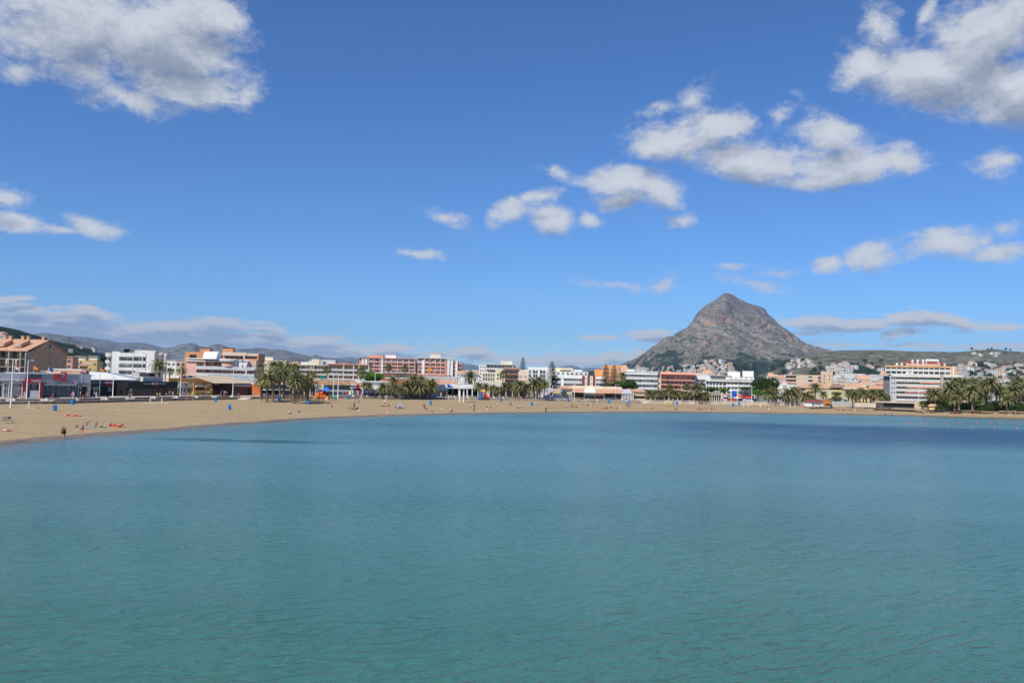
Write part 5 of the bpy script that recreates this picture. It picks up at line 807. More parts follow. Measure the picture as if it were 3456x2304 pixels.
def phoenix(seed, H=5.2, Rr=2.6, nf=46, dead=20, lean=.25, grp=None, name='date_palm', tr=.26):
    rnd = random.Random(seed); e = thing(name, (0, 0, 0), None, 'palm tree', grp); pts = [(lean*(k/6)**1.6, 0, H*k/6-.2 if k == 0 else H*k/6) for k in range(7)]; rad = [tr*1.25, tr, tr*.92, tr*.88, tr*.88, tr*.95, tr*1.15]
    t = MB().tube(pts, rad, 9)
    for k in range(14): z = H*(.08+.9*k/14); x = lean*(z/H)**1.6; t.frus(x, 0, z, z+.12, tr*1.0, tr*1.18, 9)
    t.ob('trunk', m_trunk, e); top = Vector((lean, 0, H))
    def frond(mb, az, el0, L, droop, wl=.42, n=13):
        p = top.copy(); d = Vector((math.cos(az)*math.cos(el0), math.sin(az)*math.cos(el0), math.sin(el0))); side = Vector((-math.sin(az), math.cos(az), 0)); step = L/n; sp = [p.copy()]
        for i in range(n):
            p = p+d*step; sp.append(p.copy()); el = math.asin(max(-1, min(1, d.z)))-droop*(.5+1.2*i/n); d = Vector((math.cos(az)*math.cos(el), math.sin(az)*math.cos(el), math.sin(el)))
        w = .035
        for i in range(n): a, b_ = sp[i], sp[i+1]; mb.add([a-side*w, a+side*w, b_+side*w*.8, b_-side*w*.8], [(0, 1, 2, 3)])
        for i in range(1, n+1):
            f = i/n; ll = wl*(math.sin(math.pi*min(1, f*.9+.12))**.6)*(1.05-.3*f); a = sp[i]; tang = (sp[i]-sp[i-1]).normalized(); upn = side.cross(tang)
            for sgn in (-1, 1):
                for q in (0, .5):
                    a2 = a-tang*step*q; tip = a2+(side*sgn*.85+tang*.55+Vector((0, 0, -.25+rnd.uniform(-.15, .15)))+upn*.15).normalized()*ll*rnd.uniform(.85, 1.15)
                    mb.add([a2-tang*.075, a2+tang*.075, tip], [(0, 1, 2)])
    g = MB()
    for i in range(nf):
        f = (i+.5)/nf; frond(g, i*2.39996+rnd.uniform(-.2, .2), R(82)-R(100)*f**.9+rnd.uniform(-.12, .12), Rr*(1.0+.15*math.sin(f*3))*rnd.uniform(.88, 1.1), R(5.5)+R(4)*f+rnd.uniform(0, .03), wl=.50*Rr/2.6)
    g.ob('crown', l_palm, e)
    if dead:
        g = MB()
        for i in range(dead): frond(g, i*2.39996+rnd.random(), R(-25)-R(40)*rnd.random(), Rr*rnd.uniform(.5, .85), R(7), wl=.28*Rr/2.6, n=9)
        g.ob('dead_fronds', l_dead, e)
    return e
def fanpalm(seed, H=9, Rr=1.5):
    rnd = random.Random(seed); e = thing('fan_palm', (0, 0, 0), None, 'palm tree', None); MB().tube([(0, 0, -.2), (.05, 0, H*.5), (.12, 0, H)], [.24, .17, .15], 8).ob('trunk', m_trunk, e); g = MB(); dd = MB()
    for i in range(52):
        az = i*2.39996; el = R(78)-R(130)*(i/52)**.9; d = Vector((math.cos(az)*math.cos(el), math.sin(az)*math.cos(el), math.sin(el))); side = Vector((-math.sin(az), math.cos(az), 0)); st = Vector((.12, 0, H)); c = st+d*Rr*.5; m = g if el > R(-38) else dd
        m.add([st-side*.03, st+side*.03, c], [(0, 1, 2)])
        for k in range(-6, 7):
            a = k*.19; v = (d*math.cos(a)+side*math.sin(a)+Vector((0, 0, -.10*abs(k)-.1))).normalized(); tip = c+v*Rr*.62*rnd.uniform(.85, 1.1); m.add([c-side*.02, c+d.cross(v)*.0+side*.05*(1 if k > 0 else -1)+d*.05, tip, c+v*Rr*.3+side*.06], [(0, 1, 2), (0, 2, 3)])
    g.ob('crown', l_fan, e); dd.ob('dead_fronds', l_dead, e); return e
def norfolk(H=14, Rr=3.0, seed=1, full=1.0):
    rnd = random.Random(seed); e = thing('norfolk_pine', (0, 0, 0), None, 'tree', None); MB().tube([(0, 0, -.2), (0, 0, H*.5), (0, 0, H)], [.3, .18, .04], 8).ob('trunk', m_bark, e); g = MB(); nt = int(H*1.6)
    for k in range(nt):
        f = k/nt; z = H*(.16+.84*f); r = Rr*(1-f)**.75*full+.25
        for j in range(6):
            az = j*math.pi/3+k*.5+rnd.uniform(-.1, .1); s = Vector((-math.sin(az), math.cos(az), 0)); d = Vector((math.cos(az), math.sin(az), 0)); n = max(3, int(r/.28)); L = r*rnd.uniform(.82, 1.1)
            for i in range(1, n+1):
                q = i/n; c = Vector((0, 0, z))+d*L*q+Vector((0, 0, .16*L*q*q-.08*L*q)); w = .6*(1-q*.5)
                for t_ in range(7): v = (s*rnd.choice((-1, 1))*rnd.uniform(.4, 1)+d*.7+Vector((0, 0, rnd.uniform(-.35, .4)))).normalized()*w; u = Vector((rnd.uniform(-1, 1), rnd.uniform(-1, 1), rnd.uniform(-1, 1))).normalized()*.17; g.add([c-u, c+u, c+v], [(0, 1, 2)])
    g.ob('crown', l_pine, e); return e
def leafy(name, blobs, n, lm, ls=.35, trunk=None, seed=1, cat='tree', part='crown', flat=.0):
    rnd = random.Random(seed); e = thing(name, (0, 0, 0), None, cat, None); g = MB(); tot = sum(b[3]**2 for b in blobs)
    for cx, cy, cz, r, sq in blobs:
        k = int(n*r*r/tot)
        for _ in range(k):
            while True:
                v = Vector((rnd.uniform(-1, 1), rnd.uniform(-1, 1), rnd.uniform(-1, 1)))
                if .2 < v.length < 1: break
            v = v.normalized()*(v.length**.35); wv = 1+.22*mnoise.noise(Vector((v.x*2.2+cx, v.y*2.2+cy, v.z*2.2+cz+seed)))*2
            if mnoise.noise(Vector((v.x*3+cx*2, v.y*3, v.z*3+seed*3))) < -.28: continue
            c = Vector((cx+v.x*r*wv, cy+v.y*r*wv, cz+v.z*r*sq*wv)); a = Vector((rnd.gauss(0, 1), rnd.gauss(0, 1), rnd.gauss(0, .6))).normalized(); b_ = a.cross(Vector((rnd.gauss(0, 1), rnd.gauss(0, 1), rnd.gauss(0, 1)))).normalized(); s = ls*rnd.uniform(.6, 1.2)
            g.add([c-a*s, c+b_*s*.5, c+a*s, c-b_*s*.5], [(0, 1, 2, 3)])
    g.ob(part, lm, e)
    if trunk:
        t = MB().tube([(0, 0, -.3), (0, 0, trunk*.5), (.1, 0, trunk)], [.35, .27, .2], 8)
        for cx, cy, cz, r, sq in blobs[:7]: t.tube([(.1, 0, trunk*.9), (cx*.5, cy*.5, (trunk+cz)/2), (cx, cy, cz)], [.16, .1, .04], 5)
        t.ob('trunk', m_bark, e)
    return e
PX = [phoenix(1), phoenix(2, nf=54, dead=26, lean=.5), phoenix(3, nf=40, dead=16, lean=-.35), phoenix(4, nf=50, dead=6, lean=.1), phoenix(5, nf=44, dead=30, lean=.7)]
FP = fanpalm(9)
SHORTM = {}
def palm(px, cy, r, bpy_=None, Y=None, k=None, fan=False, grp='', lab=''):
    if bpy_ is not None: base = place(px, bpy_)
    else: q = at(px, cy, Y); base = Vector((q.x, q.y, GZ-.05))
    top = at(px, cy, base.y); h = top.z-base.z; rr = r*base.y/FPX
    src = FP if fan else PX[k if k is not None else random.randrange(5)]
    H0, R0_ = (9, 1.5) if fan else (5.2, 2.6); s = rr/R0_*(1.5 if not fan else 1.3); o = ctree(src, loc=(base.x, base.y, base.z), rz=random.uniform(0, 6.28), sc=(s, s, s))
    for c in o.children:                      # trunk stretched to the palm's own height, crown kept round
        if c.name.startswith('trunk'): c.scale = (1/s**.5, 1/s**.5, (h/s)/H0)
        else: c.location = (0, 0, h/s-H0)
    o['group'] = grp; PALMS.append((o, px, h, rr, lab, grp, fan)); return o
PALMS = []
A, B_, C_, D_, E_, F_, G_, H_ = ('palms on the sand left of the orange slide', 'palms in the middle clump left of the watchtower', 'palms around the small red and blue playground', 'palms in the row left of the Norfolk pine', 'palms in the row before the coral block', 'palms behind the beach wall left of the white hut', 'palms in the clump left of the hotel', 'palms in the garden right of the hotel')
for px, cy, r, by, k in [(882,1285,26,1352,1),(900,1282,30,1357,3),(921,1272,30,1354,0),(945,1268,30,1350,4),(958,1262,26,1349,1),(979,1287,18,1350,2),(989,1288,29,1362,1),(997,1276,26,1361,0),(1006,1300,22,1358,4),(1018,1300,20,1352,2),(1030,1302,22,1353,1),(1038,1290,28,1358,0)]: palm(px, cy, r, by, k=k, grp=A, lab='on the sand left of the orange slide')
for px, cy, r, by, k in [(1226,1300,16,1342,2),(1247,1304,15,1342,4),(1292,1310,20,1347,1),(1311,1310,17,1345,2),(1325,1287,20,1344,2),(1341,1312,18,1347,4),(1347,1320,15,1348,1),(1369,1306,25,1347,3),(1387,1310,20,1344,1),(1395,1282,20,1347,0),(1404,1302,20,1346,4),(1418,1308,25,1348,1),(1432,1310,18,1346,0),(1449,1302,26,1347,1),(1422,1283,17,1345,0)]: palm(px, cy, r, by, k=k, grp=B_, lab='left of the white watchtower')
for px, cy, r, by, k in [(1616,1304,18,1342,3),(1637,1306,15,1342,4),(1667,1312,16,1343,2),(1679,1316,13,1344,1),(1702,1304,16,1344,0),(1721,1306,19,1344,3)]: palm(px, cy, r, by, k=k, grp=C_, lab='near the small playground')
for px, cy, r, by, k in [(1737,1312,16,1348,4),(1755,1300,21,1350,3),(1772,1310,17,1350,1),(1786,1312,17,1350,2),(1803,1296,23,1351,0),(1812,1308,18,1350,4),(1835,1298,15,1353,2),(1822,1285,16,1349,1)]: palm(px, cy, r, by, k=k, grp=D_, lab='in the row left of the Norfolk pine')
for px, cy, r, by, k in [(2186,1329,15,1358,1),(2199,1332,12,1358,4),(2218,1328,15,1360,0),(2227,1330,13,1359,2),(2236,1328,15,1358,4),(2247,1328,14,1358,1),(2268,1330,15,1361,3),(2284,1328,13,1360,2),(2297,1330,14,1358,1),(2308,1330,12,1361,4),(2330,1334,13,1361,0),(2345,1316,21,1363,1),(2357,1336,13,1362,2),(2371,1334,14,1363,4),(2384,1332,12,1362,0)]: palm(px, cy, r, by, k=k, grp=E_, lab='in the row before the coral block')
for px, cy, r, by in [(2260,1309,12,1359),(2316,1306,12,1361),(2368,1302,13,1364)]: palm(px, cy, r, by, fan=True, grp='tall fan palms in the row before the coral block', lab='over the coral block row')
for px, cy, r, by, k in [(2593,1330,20,1364,3),(2621,1322,19,1364,1),(2608,1334,16,1363,0),(2662,1332,27,1366,3),(2642,1336,16,1364,4),(2689,1326,22,1363,1),(2719,1338,20,1364,3),(2738,1342,14,1364,2)]: palm(px, cy, r, by, k=k, grp=F_, lab='behind the wall left of the white hut')
for px, cy, Y, r in [(2752,1308,370,19),(2779,1331,368,14),(2824,1333,368,14)]: palm(px, cy, r, Y=Y, grp='palms in front of the yellow complex', lab='in front of the yellow complex', k=3)
for px, cy, r, by, k in [(2863,1328,15,1374,3),(2876,1330,16,1374,0),(2887,1335,17,1376,1),(2901,1322,16,1375,4),(2914,1328,19,1378,3),(2925,1330,16,1376,0),(2938,1328,18,1377,1),(2951,1336,16,1376,2),(2971,1326,16,1377,3),(2985,1338,17,1378,4),(2996,1342,13,1377,0)]: palm(px, cy, r, by, k=k, grp=G_, lab='in the clump left of the hotel')
for px, cy, r, Y, k in [(3133,1326,15,300,2),(3157,1331,24,292,3),(3146,1340,18,300,0),(3192,1324,22,300,1),(3210,1312,28,296,3),(3226,1300,26,300,0),(3241,1302,28,298,1),(3262,1296,24,310,3),(3282,1322,28,286,3),(3270,1310,22,315,0),(3294,1296,24,312,1),(3316,1304,25,298,0),(3330,1308,22,305,3),(3346,1294,27,296,3),(3361,1312,22,300,1),(3374,1320,22,305,0),(3398,1352,24,284,3),(3418,1321,27,292,3),(3440,1322,24,300,0),(3447,1296,28,300,1),(3236,1332,22,290,0),(3180,1345,18,296,4),(3426,1300,20,310,3),(3470,1312,28,290,3),(3222,1350,20,284,3)]: palm(px, cy, r, Y=Y, k=k, grp=H_, lab='right of the hotel')
for px, cy, r, Y, lab, fan in [(977,1240,19,262,'standing tall behind the first palm clump',0),(925,1235,20,262,'with a bushy crown above the first palm clump',0),(942,1232,16,266,'just right of the bushy crowned palm above the first clump',0),(998,1240,14,270,'in front of the balconies of the cream block',1),(880,1238,14,275,'dark against the orange block',0),(1056,1264,14,262,'leaning over the cream wall near the slide',0),(1105,1247,13,280,'before the joint of the two long beige blocks',1),(1218,1255,16,290,'left of the bright green tree',1),(541,1236,26,240,'large, behind the black restaurant',0),(615,1250,15,245,'left of the salmon building',0),(572,1252,13,250,'small, behind the black restaurant',0),(1311,1240,12,380,'above the red house',1),(1366,1244,12,380,'behind the red house roof',1),(1455,1283,16,300,'below the brown mansard roof',0),(1590,1272,23,330,'bright, in front of the white gabled house',0),(1697,1264,13,330,'thin, in front of the beige stepped villa',1),(2096,1268,15,400,'right of the pair of Norfolk pines',0),(3110,1362,10,285,'small, at the corner of the hotel podium',0)]:
    palm(px, cy, r, Y=Y, fan=bool(fan), grp='single palms among the buildings', lab=lab)
for o in PX+[FP]:
    for c in list(o.children): bpy.data.objects.remove(c)
    bpy.data.objects.remove(o)
# a label of its own for every palm: its size and lean within its clump, then its place in the row
ORD = ['first', 'second', 'third', 'fourth', 'fifth', 'sixth', 'seventh', 'eighth', 'ninth', 'tenth', 'eleventh', 'twelfth', 'thirteenth', 'fourteenth', 'fifteenth', 'sixteenth', 'seventeenth', 'eighteenth', 'nineteenth', 'twentieth', 'twenty-first', 'twenty-second', 'twenty-third', 'twenty-fourth', 'twenty-fifth', 'twenty-sixth']
for g in sorted({p[5] for p in PALMS}):
    L = sorted([p for p in PALMS if p[5] == g], key=lambda p: p[1]); hs = sorted(p[2] for p in L)
    for i, (o, px, h, rr, lab, _, fan) in enumerate(L):
        kind = 'fan palm' if fan else 'date palm'; w = 'tall' if h > hs[len(hs)*2//3] else 'short' if h < hs[len(hs)//3] else 'medium'
        if 'single' in g: tag(o, f'{kind} {lab}')
        elif i == 0: tag(o, f'{w} {kind} {lab}, leftmost of its clump')
        elif i == len(L)-1: tag(o, f'{w} {kind} {lab}, rightmost of its clump')
        else: tag(o, f'{w} {kind} {lab}, {ORD[i]} from the left')
def put(o, px, cyb, Y=None, z=None, **k):
    q = at(px, cyb, Y); o.location = (q.x, q.y, GZ-.05 if z is None else z); return o
def tall(px, ptop, Y): return at(px, ptop, Y).z-GZ
for px, pt, Y, r, fu, lb in [(1763,1204,470,3.6,1,'broad Norfolk pine above the beige stepped villa'),(1862,1217,345,3.9,1.0,'tall tiered Norfolk pine before the long white block'),(2044,1228,340,3.0,.9,'left one of the pair of Norfolk pines before the orange building'),(2072,1230,345,3.2,.9,'right one of the pair of Norfolk pines before the orange building')]:
    o = norfolk(tall(px, pt, Y), r, int(px), fu); put(o, px, 1300, Y); tag(o, lb); o['group'] = 'Norfolk pines behind the seafront'
def lt(lb, px, cy, Y, rx, n, lm, blobs=None, seed=3, ls=.4, trunk=True, name='tree', cat='tree', sq=.7):
    q = at(px, cy, Y); cz = q.z-GZ; r = rx*Y/FPX; rnd = random.Random(seed)
    bl = blobs or [(0, 0, cz, r*.62, sq)]+[(r*.62*math.cos(a*1.05+seed), r*.4*math.sin(a*1.05+seed), cz+rnd.uniform(-.3, .3)*r*sq, r*rnd.uniform(.38, .52), sq) for a in range(6)]
    o = leafy(name, bl, n, lm, ls, (cz-r*.4) if trunk else None, seed, cat); o.location = (q.x, q.y, GZ-.05); tag(o, lb); return o
lt('bright green round tree behind the long beach shop', 1262, 1272, 300, 32, 3800, l_bright, seed=2, sq=.65, ls=.45)
lt('broad dark green tree in front of the glass block', 2112, 1297, 315, 40, 5200, l_tree, seed=4, sq=.5, ls=.45)
lt('small olive tree under the pair of Norfolk pines', 2058, 1300, 318, 14, 1500, leafmat('olive_leaf', (.10, .12, .06), (.18, .2, .11)), seed=5)
lt('big dark tree right of the white terraced block', 2582, 1300, 360, 42, 6500, l_tree, seed=6, sq=.95, ls=.5)
lt('bright green lower tree beside the white terraced block', 2558, 1322, 352, 18, 2000, l_bright, seed=7, sq=.7)
lt('flat green vine canopy over the terraced block corner', 2400, 1313, 395, 22, 2600, l_tree, seed=8, sq=.38)
lt('flat green vine canopy in front of the terraced block pillars', 2440, 1314, 396, 20, 2600, l_bright, seed=18, sq=.36)
lt('hanging greenery on the balcony of the terraced block', 2516, 1308, 408, 21, 1500, l_tree, seed=9, sq=.18, trunk=False, name='balcony_greenery', cat='plants')
lt('dark pine tree behind the yellow house', 345, 1215, 440, 16, 2200, l_pine, seed=10, sq=1.0)
lt('feathery tree on the hill crest above the white block', 428, 1182, 480, 11, 700, l_pine, seed=12, sq=.7)
lt('dark leafy tree left of the hotel garden palms', 2634, 1345, 356, 20, 1800, l_hedge, seed=14, sq=.6)
for i, (px, cy, Y, rx, lm, lb) in enumerate([(3120, 1358, 296, 16, l_hedge, 'dark shrub at the hotel corner'), (3175, 1372, 290, 18, l_tree, 'green shrub beside the yellow hut'), (3205, 1365, 294, 26, l_hedge, 'dark shrub below the leftmost tall garden palm'), (3250, 1370, 292, 28, l_hedge, 'dark shrub near the white garden house'), (3292, 1355, 300, 20, l_bright, 'bright green shrub behind the garden house'), (3325, 1376, 286, 26, l_tree, 'rounded shrub at the foot of the tall garden palms'), (3360, 1362, 296, 28, l_hedge, 'wide dark shrub under the right hand palms'), (3430, 1370, 284, 34, l_tree, 'sloping green hedge bush at the right edge'), (3390, 1372, 288, 24, l_hedge, 'dark shrub left of the sloping hedge bush'), (3220, 1338, 308, 38, l_hedge, 'large dark shrub behind the garden palms'), (3300, 1334, 316, 36, l_hedge, 'large dark shrub behind the white villa garden'), (3430, 1336, 312, 42, l_hedge, 'large dark shrub behind the right edge palms'), (3160, 1352, 302, 26, l_hedge, 'dark shrub mass behind the yellow hut'), (2752, 1350, 352, 14, l_hedge, 'low shrub behind the white beach hut'), (2805, 1352, 362, 20, l_tree, 'garden shrub before the yellow complex'), (2846, 1352, 362, 16, l_hedge, 'round shrub before the yellow complex')]):
    lt(lb, px, cy, Y, rx, int(60*rx), lm, seed=20+i, sq=.55 if i not in (9, 10, 11) else .8, trunk=False, name='shrub', cat='shrub', ls=.35)
hb = []; 
for k in range(34):
    a = apx(3125)+(apx(3560)-apx(3125))*k/33; Y = float(Yw(a)[0])+1.2; hb.append((a*Y-at(3340, 1385, 285).x, Y-285, 1.0+.25*math.sin(k*1.7), 1.5+.25*math.sin(k*2.3), .75))
o = leafy('hedge', hb, 11000, l_hedge, .28, None, 77, 'hedge', 'foliage'); o.location = (at(3340, 1385, 285).x, 285, 2.0); tag(o, 'long dark clipped hedge along the right end of the beach')
# town trees between the houses far behind
tv = [leafy('town_tree', [(0, 0, 3.4, 2.2, .8), (1.2, .5, 3, 1.6, .8), (-1.2, -.3, 3.2, 1.5, .8)], 420, m_, .5, 2.4, 50+i) for i, m_ in enumerate((l_hedge, l_tree, l_pine))]
def hit(P, px, py): return onhill(P, px, py)
TT = []
rnd = random.Random(5)
def scatter_trees(P, n, box, lab, grp, smin=.7, smax=1.6, flat=None):
    for i in range(n):
        px = rnd.uniform(box[0], box[1]); py = rnd.uniform(box[2], box[3])
        q = hit(P, px, py) if P is not None else None
        if q is None: Y = rnd.uniform(*flat); q = at(px, py, Y); q.z = GZ-.2
        s = rnd.uniform(smin, smax)*(max(1, q.y/1100)); k_ = rnd.randrange(3); f_ = rnd.uniform(.8, 1.2); c = ctree(tv[k_], loc=tuple(q), rz=rnd.uniform(0, 6), sc=(s, s, s*f_), label=(['dark', 'green', 'pine green'][k_]+(' tall' if f_ > 1.05 else ' squat' if f_ < .93 else '')+' tree '+lab), group=grp)
scatter_trees(PR, 60, (3240, 3456, 1235, 1305), 'among the slope villas right of the hotel', 'trees among the hillside houses right of the hotel')
scatter_trees(PR, 16, (3270, 3456, 1178, 1196), 'on the right ridge crest', 'trees on the crest of the ridge', .35, .8)
scatter_trees(PR, 34, (2640, 2990, 1225, 1300), 'among houses under the long ridge', 'trees among the houses under the ridge')
scatter_trees(PM, 40, (2200, 2620, 1238, 1262), 'among villas below the mountain', 'trees among the villas below the mountain', .8, 1.6)
for o in tv:
    for c in list(o.children): bpy.data.objects.remove(c)
    bpy.data.objects.remove(o)
# ------------------------------------------------------------------ small far houses
HV = []
def villa(seed, wm, rm, W=12, D=9, H=6, fl=2, hipr=True, wing=False):
    rnd = random.Random(seed); e = thing('hillside_house', (0, 0, 0), None, 'house', None); q = MB().box(-W/2, W/2, -D/2, D/2, -4, H)
    if wing: q.box(W/2, W/2+5, -D/2+1, D/2, -4, H*.55)
    q.ob('wall', wm, e); r = MB()
    if hipr: r.add([(-W/2-.5, -D/2-.5, H), (W/2+.5, -D/2-.5, H), (W/2+.5, D/2+.5, H), (-W/2-.5, D/2+.5, H), (-W/4, 0, H+2), (W/4, 0, H+2)], [(0, 1, 5, 4), (1, 2, 5), (2, 3, 4, 5), (3, 0, 4), (3, 2, 1, 0)])
    else: r.box(-W/2-.2, W/2+.2, -D/2-.2, D/2+.2, H+.01, H+.5)
    if wing: r.box(W/2+.02, W/2+5.3, -D/2+.8, D/2+.1, H*.55+.01, H*.55+.4)
    r.ob('roof', rm, e); w = MB()
    for z in [H*(k+.25)/fl for k in range(fl)]:
        for k in range(3): x = -W/2+W*(k+.5)/3; ww = rnd.uniform(.7, 1.5); w.box(x-ww, x+ww, -D/2-.06, -D/2-.01, z, z+H/fl*.5)
    w.ob('windows', m_glass, e); return e
m_pinkw = mat('rose_white_plaster', (.62, .48, .41), .85, .08, .02); mw2 = mat('bright_villa_plaster', (.70, .68, .64), .8, .08, .02)
HV = [villa(1, mw2, m_tile, 12, 9, 6), villa(2, mw2, mw2, 14, 9, 7, 2, False), villa(3, m_cream, m_tile, 11, 9, 5.5), villa(4, m_pinkw, m_tile, 13, 9, 7, 2, True, True), villa(5, mw2, m_conc, 10, 9, 9, 3, False), villa(6, m_offw, m_tile, 15, 10, 6.5, 2, True, True), villa(7, m_tan, m_offw, 12, 9, 8, 3, False), villa(8, mw2, m_tile2, 12, 8, 4, 1)]
hr = random.Random(11); KD = ['white red roofed villa', 'wide white flat roofed villa', 'cream red roofed villa', 'rose winged villa', 'tall white flat roofed house', 'large winged off white villa', 'tan flat roofed block', 'low brown roofed bungalow']
def houses(P, n, box, lab, grp, smin=.8, smax=1.2, shape=None, dy=(0, 0)):
    used = []
    for _ in range(n*12):
        if len(used) >= n: break
        px = hr.uniform(box[0], box[1]); py = hr.uniform(box[2], box[3])
        if shape and not shape(px, py): continue
        q = hit(P, px, py) if P is not None else at(px, py, hr.uniform(*dy))
        if P is None: pass
        if any((q-u).length < 17*(q.y/1200)**.5 for u in used): continue
        used.append(q); s = hr.uniform(smin, smax); i = hr.choice([0, 1, 1, 4, 4, 7, 5, 2, 1, 0, 3])
        ctree(HV[i], loc=tuple(q), rz=hr.uniform(-.7, .7), sc=(s, s, s), label=KD[i]+' '+lab, group=grp)
el = lambda cx, cy, rx, ry: (lambda x, y: ((x-cx)/rx)**2+((y-cy)/ry)**2 < 1)
houses(PM, 20, (2370, 2478, 1228, 1252), 'in the upper mountain foot cluster', 'villas in the upper cluster on the mountain foot', 1.3, 1.9, el(2430, 1240, 55, 13))
houses(PM, 34, (2290, 2480, 1240, 1268), 'in the lower mountain foot band', 'villas in the lower band on the mountain foot', 1.3, 2.0)
houses(PM, 16, (2150, 2300, 1242, 1262), 'at the left mountain foot', 'villas low on the left foot of the mountain', 1.2, 1.8)
houses(PR, 20, (2645, 2745, 1217, 1248), 'at the left ridge end', 'villas on the left end of the ridge', .8, 1.1, el(2695, 1232, 55, 15))
houses(PD, 20, (2790, 2890, 1230, 1272), 'on the dark pine knoll', 'villas stepping down the pine knoll', .8, 1.1, el(2845, 1250, 52, 20))
houses(PR, 66, (3226, 3460, 1236, 1300), 'on the slope right of the hotel', 'villas on the slope right of the hotel', .8, 1.3)
houses(PR, 5, (3266, 3372, 1190, 1206), 'high on the right ridge', 'houses high on the right ridge', .7, 1.1)
houses(PR, 6, (2900, 3000, 1245, 1262), 'just left of the hotel', 'villas just left of the hotel', .8, 1.0)
houses(PL, 5, (225, 345, 1170, 1195), 'on the left pine hill', 'villas on the dark pine hill', .5, .8)
houses(PL, 2, (0, 22, 1138, 1150), 'above the brown block', 'villas above the brown block', .8, .9)
def townrow(n, x0, x1, y0, y1, Y0, Y1, lab, grp, smin=.8, smax=1.3):
    for i in range(n):
        px = x0+(x1-x0)*(i+hr.random())/n; py = y0+(y1-y0)*hr.random(); Y = Y0+(Y1-Y0)*(1-(py-y0)/(y1-y0+.01))+hr.uniform(-15, 15); q = at(px, py, Y); k = hr.choice([1, 4, 6, 1, 4, 1, 6, 3, 1, 4]); s = hr.uniform(smin, smax)*.75; H = {0: 6, 1: 7, 2: 5.5, 3: 7, 4: 9, 5: 6.5, 6: 8}[k]
        hh = (q.z-GZ)/H; ctree(HV[k], loc=(q.x, q.y, GZ), rz=hr.uniform(-.4, .4), sc=(s, s, max(.4, hh)), label=KD[k].replace('villa', 'house')+' '+lab, group=grp)
townrow(64, 2812, 2990, 1262, 1300, 560, 1000, 'in the rows left of the hotel', 'town houses crowded left of the hotel')
townrow(22, 2600, 2690, 1266, 1285, 640, 900, 'left of the tan block', 'town houses behind the big dark trees')
townrow(9, 2340, 2400, 1262, 1268, 600, 800, 'over the squeezed white house', 'town houses peeping over the white house')
townrow(6, 1560, 1620, 1252, 1262, 620, 700, 'right of the tower block', 'town houses between the tower blocks')
townrow(7, 2096, 2110, 1245, 1256, 620, 700, 'beside the orange building', 'town houses beside the orange building', .6, .8)
townrow(8, 960, 1000, 1228, 1240, 620, 700, 'behind the first palm clump', 'town houses behind the first palm clump')
townrow(8, 1060, 1120, 1214, 1224, 800, 900, 'over the long beige blocks', 'houses peeping over the beige blocks')
townrow(8, 3226, 3300, 1296, 1320, 480, 600, 'behind the hotel garden palms', 'houses behind the hotel garden palms')
townrow(18, 3300, 3456, 1296, 1322, 480, 640, 'at the right slope foot', 'houses at the foot of the right slope')
for o in HV:
    for c in list(o.children): bpy.data.objects.remove(c)
    bpy.data.objects.remove(o)
# ------------------------------------------------------------------ people
sk = [mat('tanned_skin', (.45, .22, .13), .6, .05, 3), mat('pale_skin', (.60, .37, .26), .6, .05, 3)]
hairm = {'d': mat('dark_hair', (.02, .014, .01), .7, .1, 5), 'g': mat('grey_hair', (.35, .34, .33), .7, .1, 5), 'b': mat('fair_hair', (.30, .19, .09), .7, .1, 5), 'w': mat('white_cap', (.7, .7, .68), .8, .05, 5), 'n': mat('blue_cap', (.03, .09, .3), .8, .05, 5)}
CLO = dict(maroon=(.13, .012, .022), black=(.015, .015, .018), coral=(.72, .13, .07), orange=(.7, .12, .03), red=(.55, .025, .03), blue=(.03, .13, .5), sky=(.2, .45, .72), navy=(.015, .025, .09), white=(.75, .75, .74), grey=(.28, .29, .31), pink=(.72, .22, .32), magenta=(.7, .03, .22), lime=(.42, .62, .05), yellow=(.75, .5, .04), green=(.03, .22, .09), teal=(.03, .28, .30), brown=(.14, .08, .045), lilac=(.42, .38, .55), khaki=(.24, .22, .13), beige=(.52, .42, .3))
clom = {k: mat('cloth_' + k, v, .85, .12, 4) for k, v in CLO.items()}
def skin_mesh(verts, edges, rads, root, name, sub=1):
    me = bpy.data.meshes.new(name); me.from_pydata(verts, edges, []); o = bpy.data.objects.new(name, me); COL.objects.link(o)
    sm_ = o.modifiers.new('s', 'SKIN'); o.modifiers.new('u', 'SUBSURF').levels = sub; o.modifiers['u'].render_levels = sub
    for i, v in enumerate(me.skin_vertices[0].data): r = rads[i]; v.radius = r if isinstance(r, tuple) else (r, r); v.use_root = (i == root)
    dg = bpy.context.evaluated_depsgraph_get(); m2 = bpy.data.meshes.new_from_object(o.evaluated_get(dg)); bpy.data.objects.remove(o); m2.name = name
    m2.polygons.foreach_set('use_smooth', [True]*len(m2.polygons)); m2.materials.clear(); m2.materials.append(None); return m2
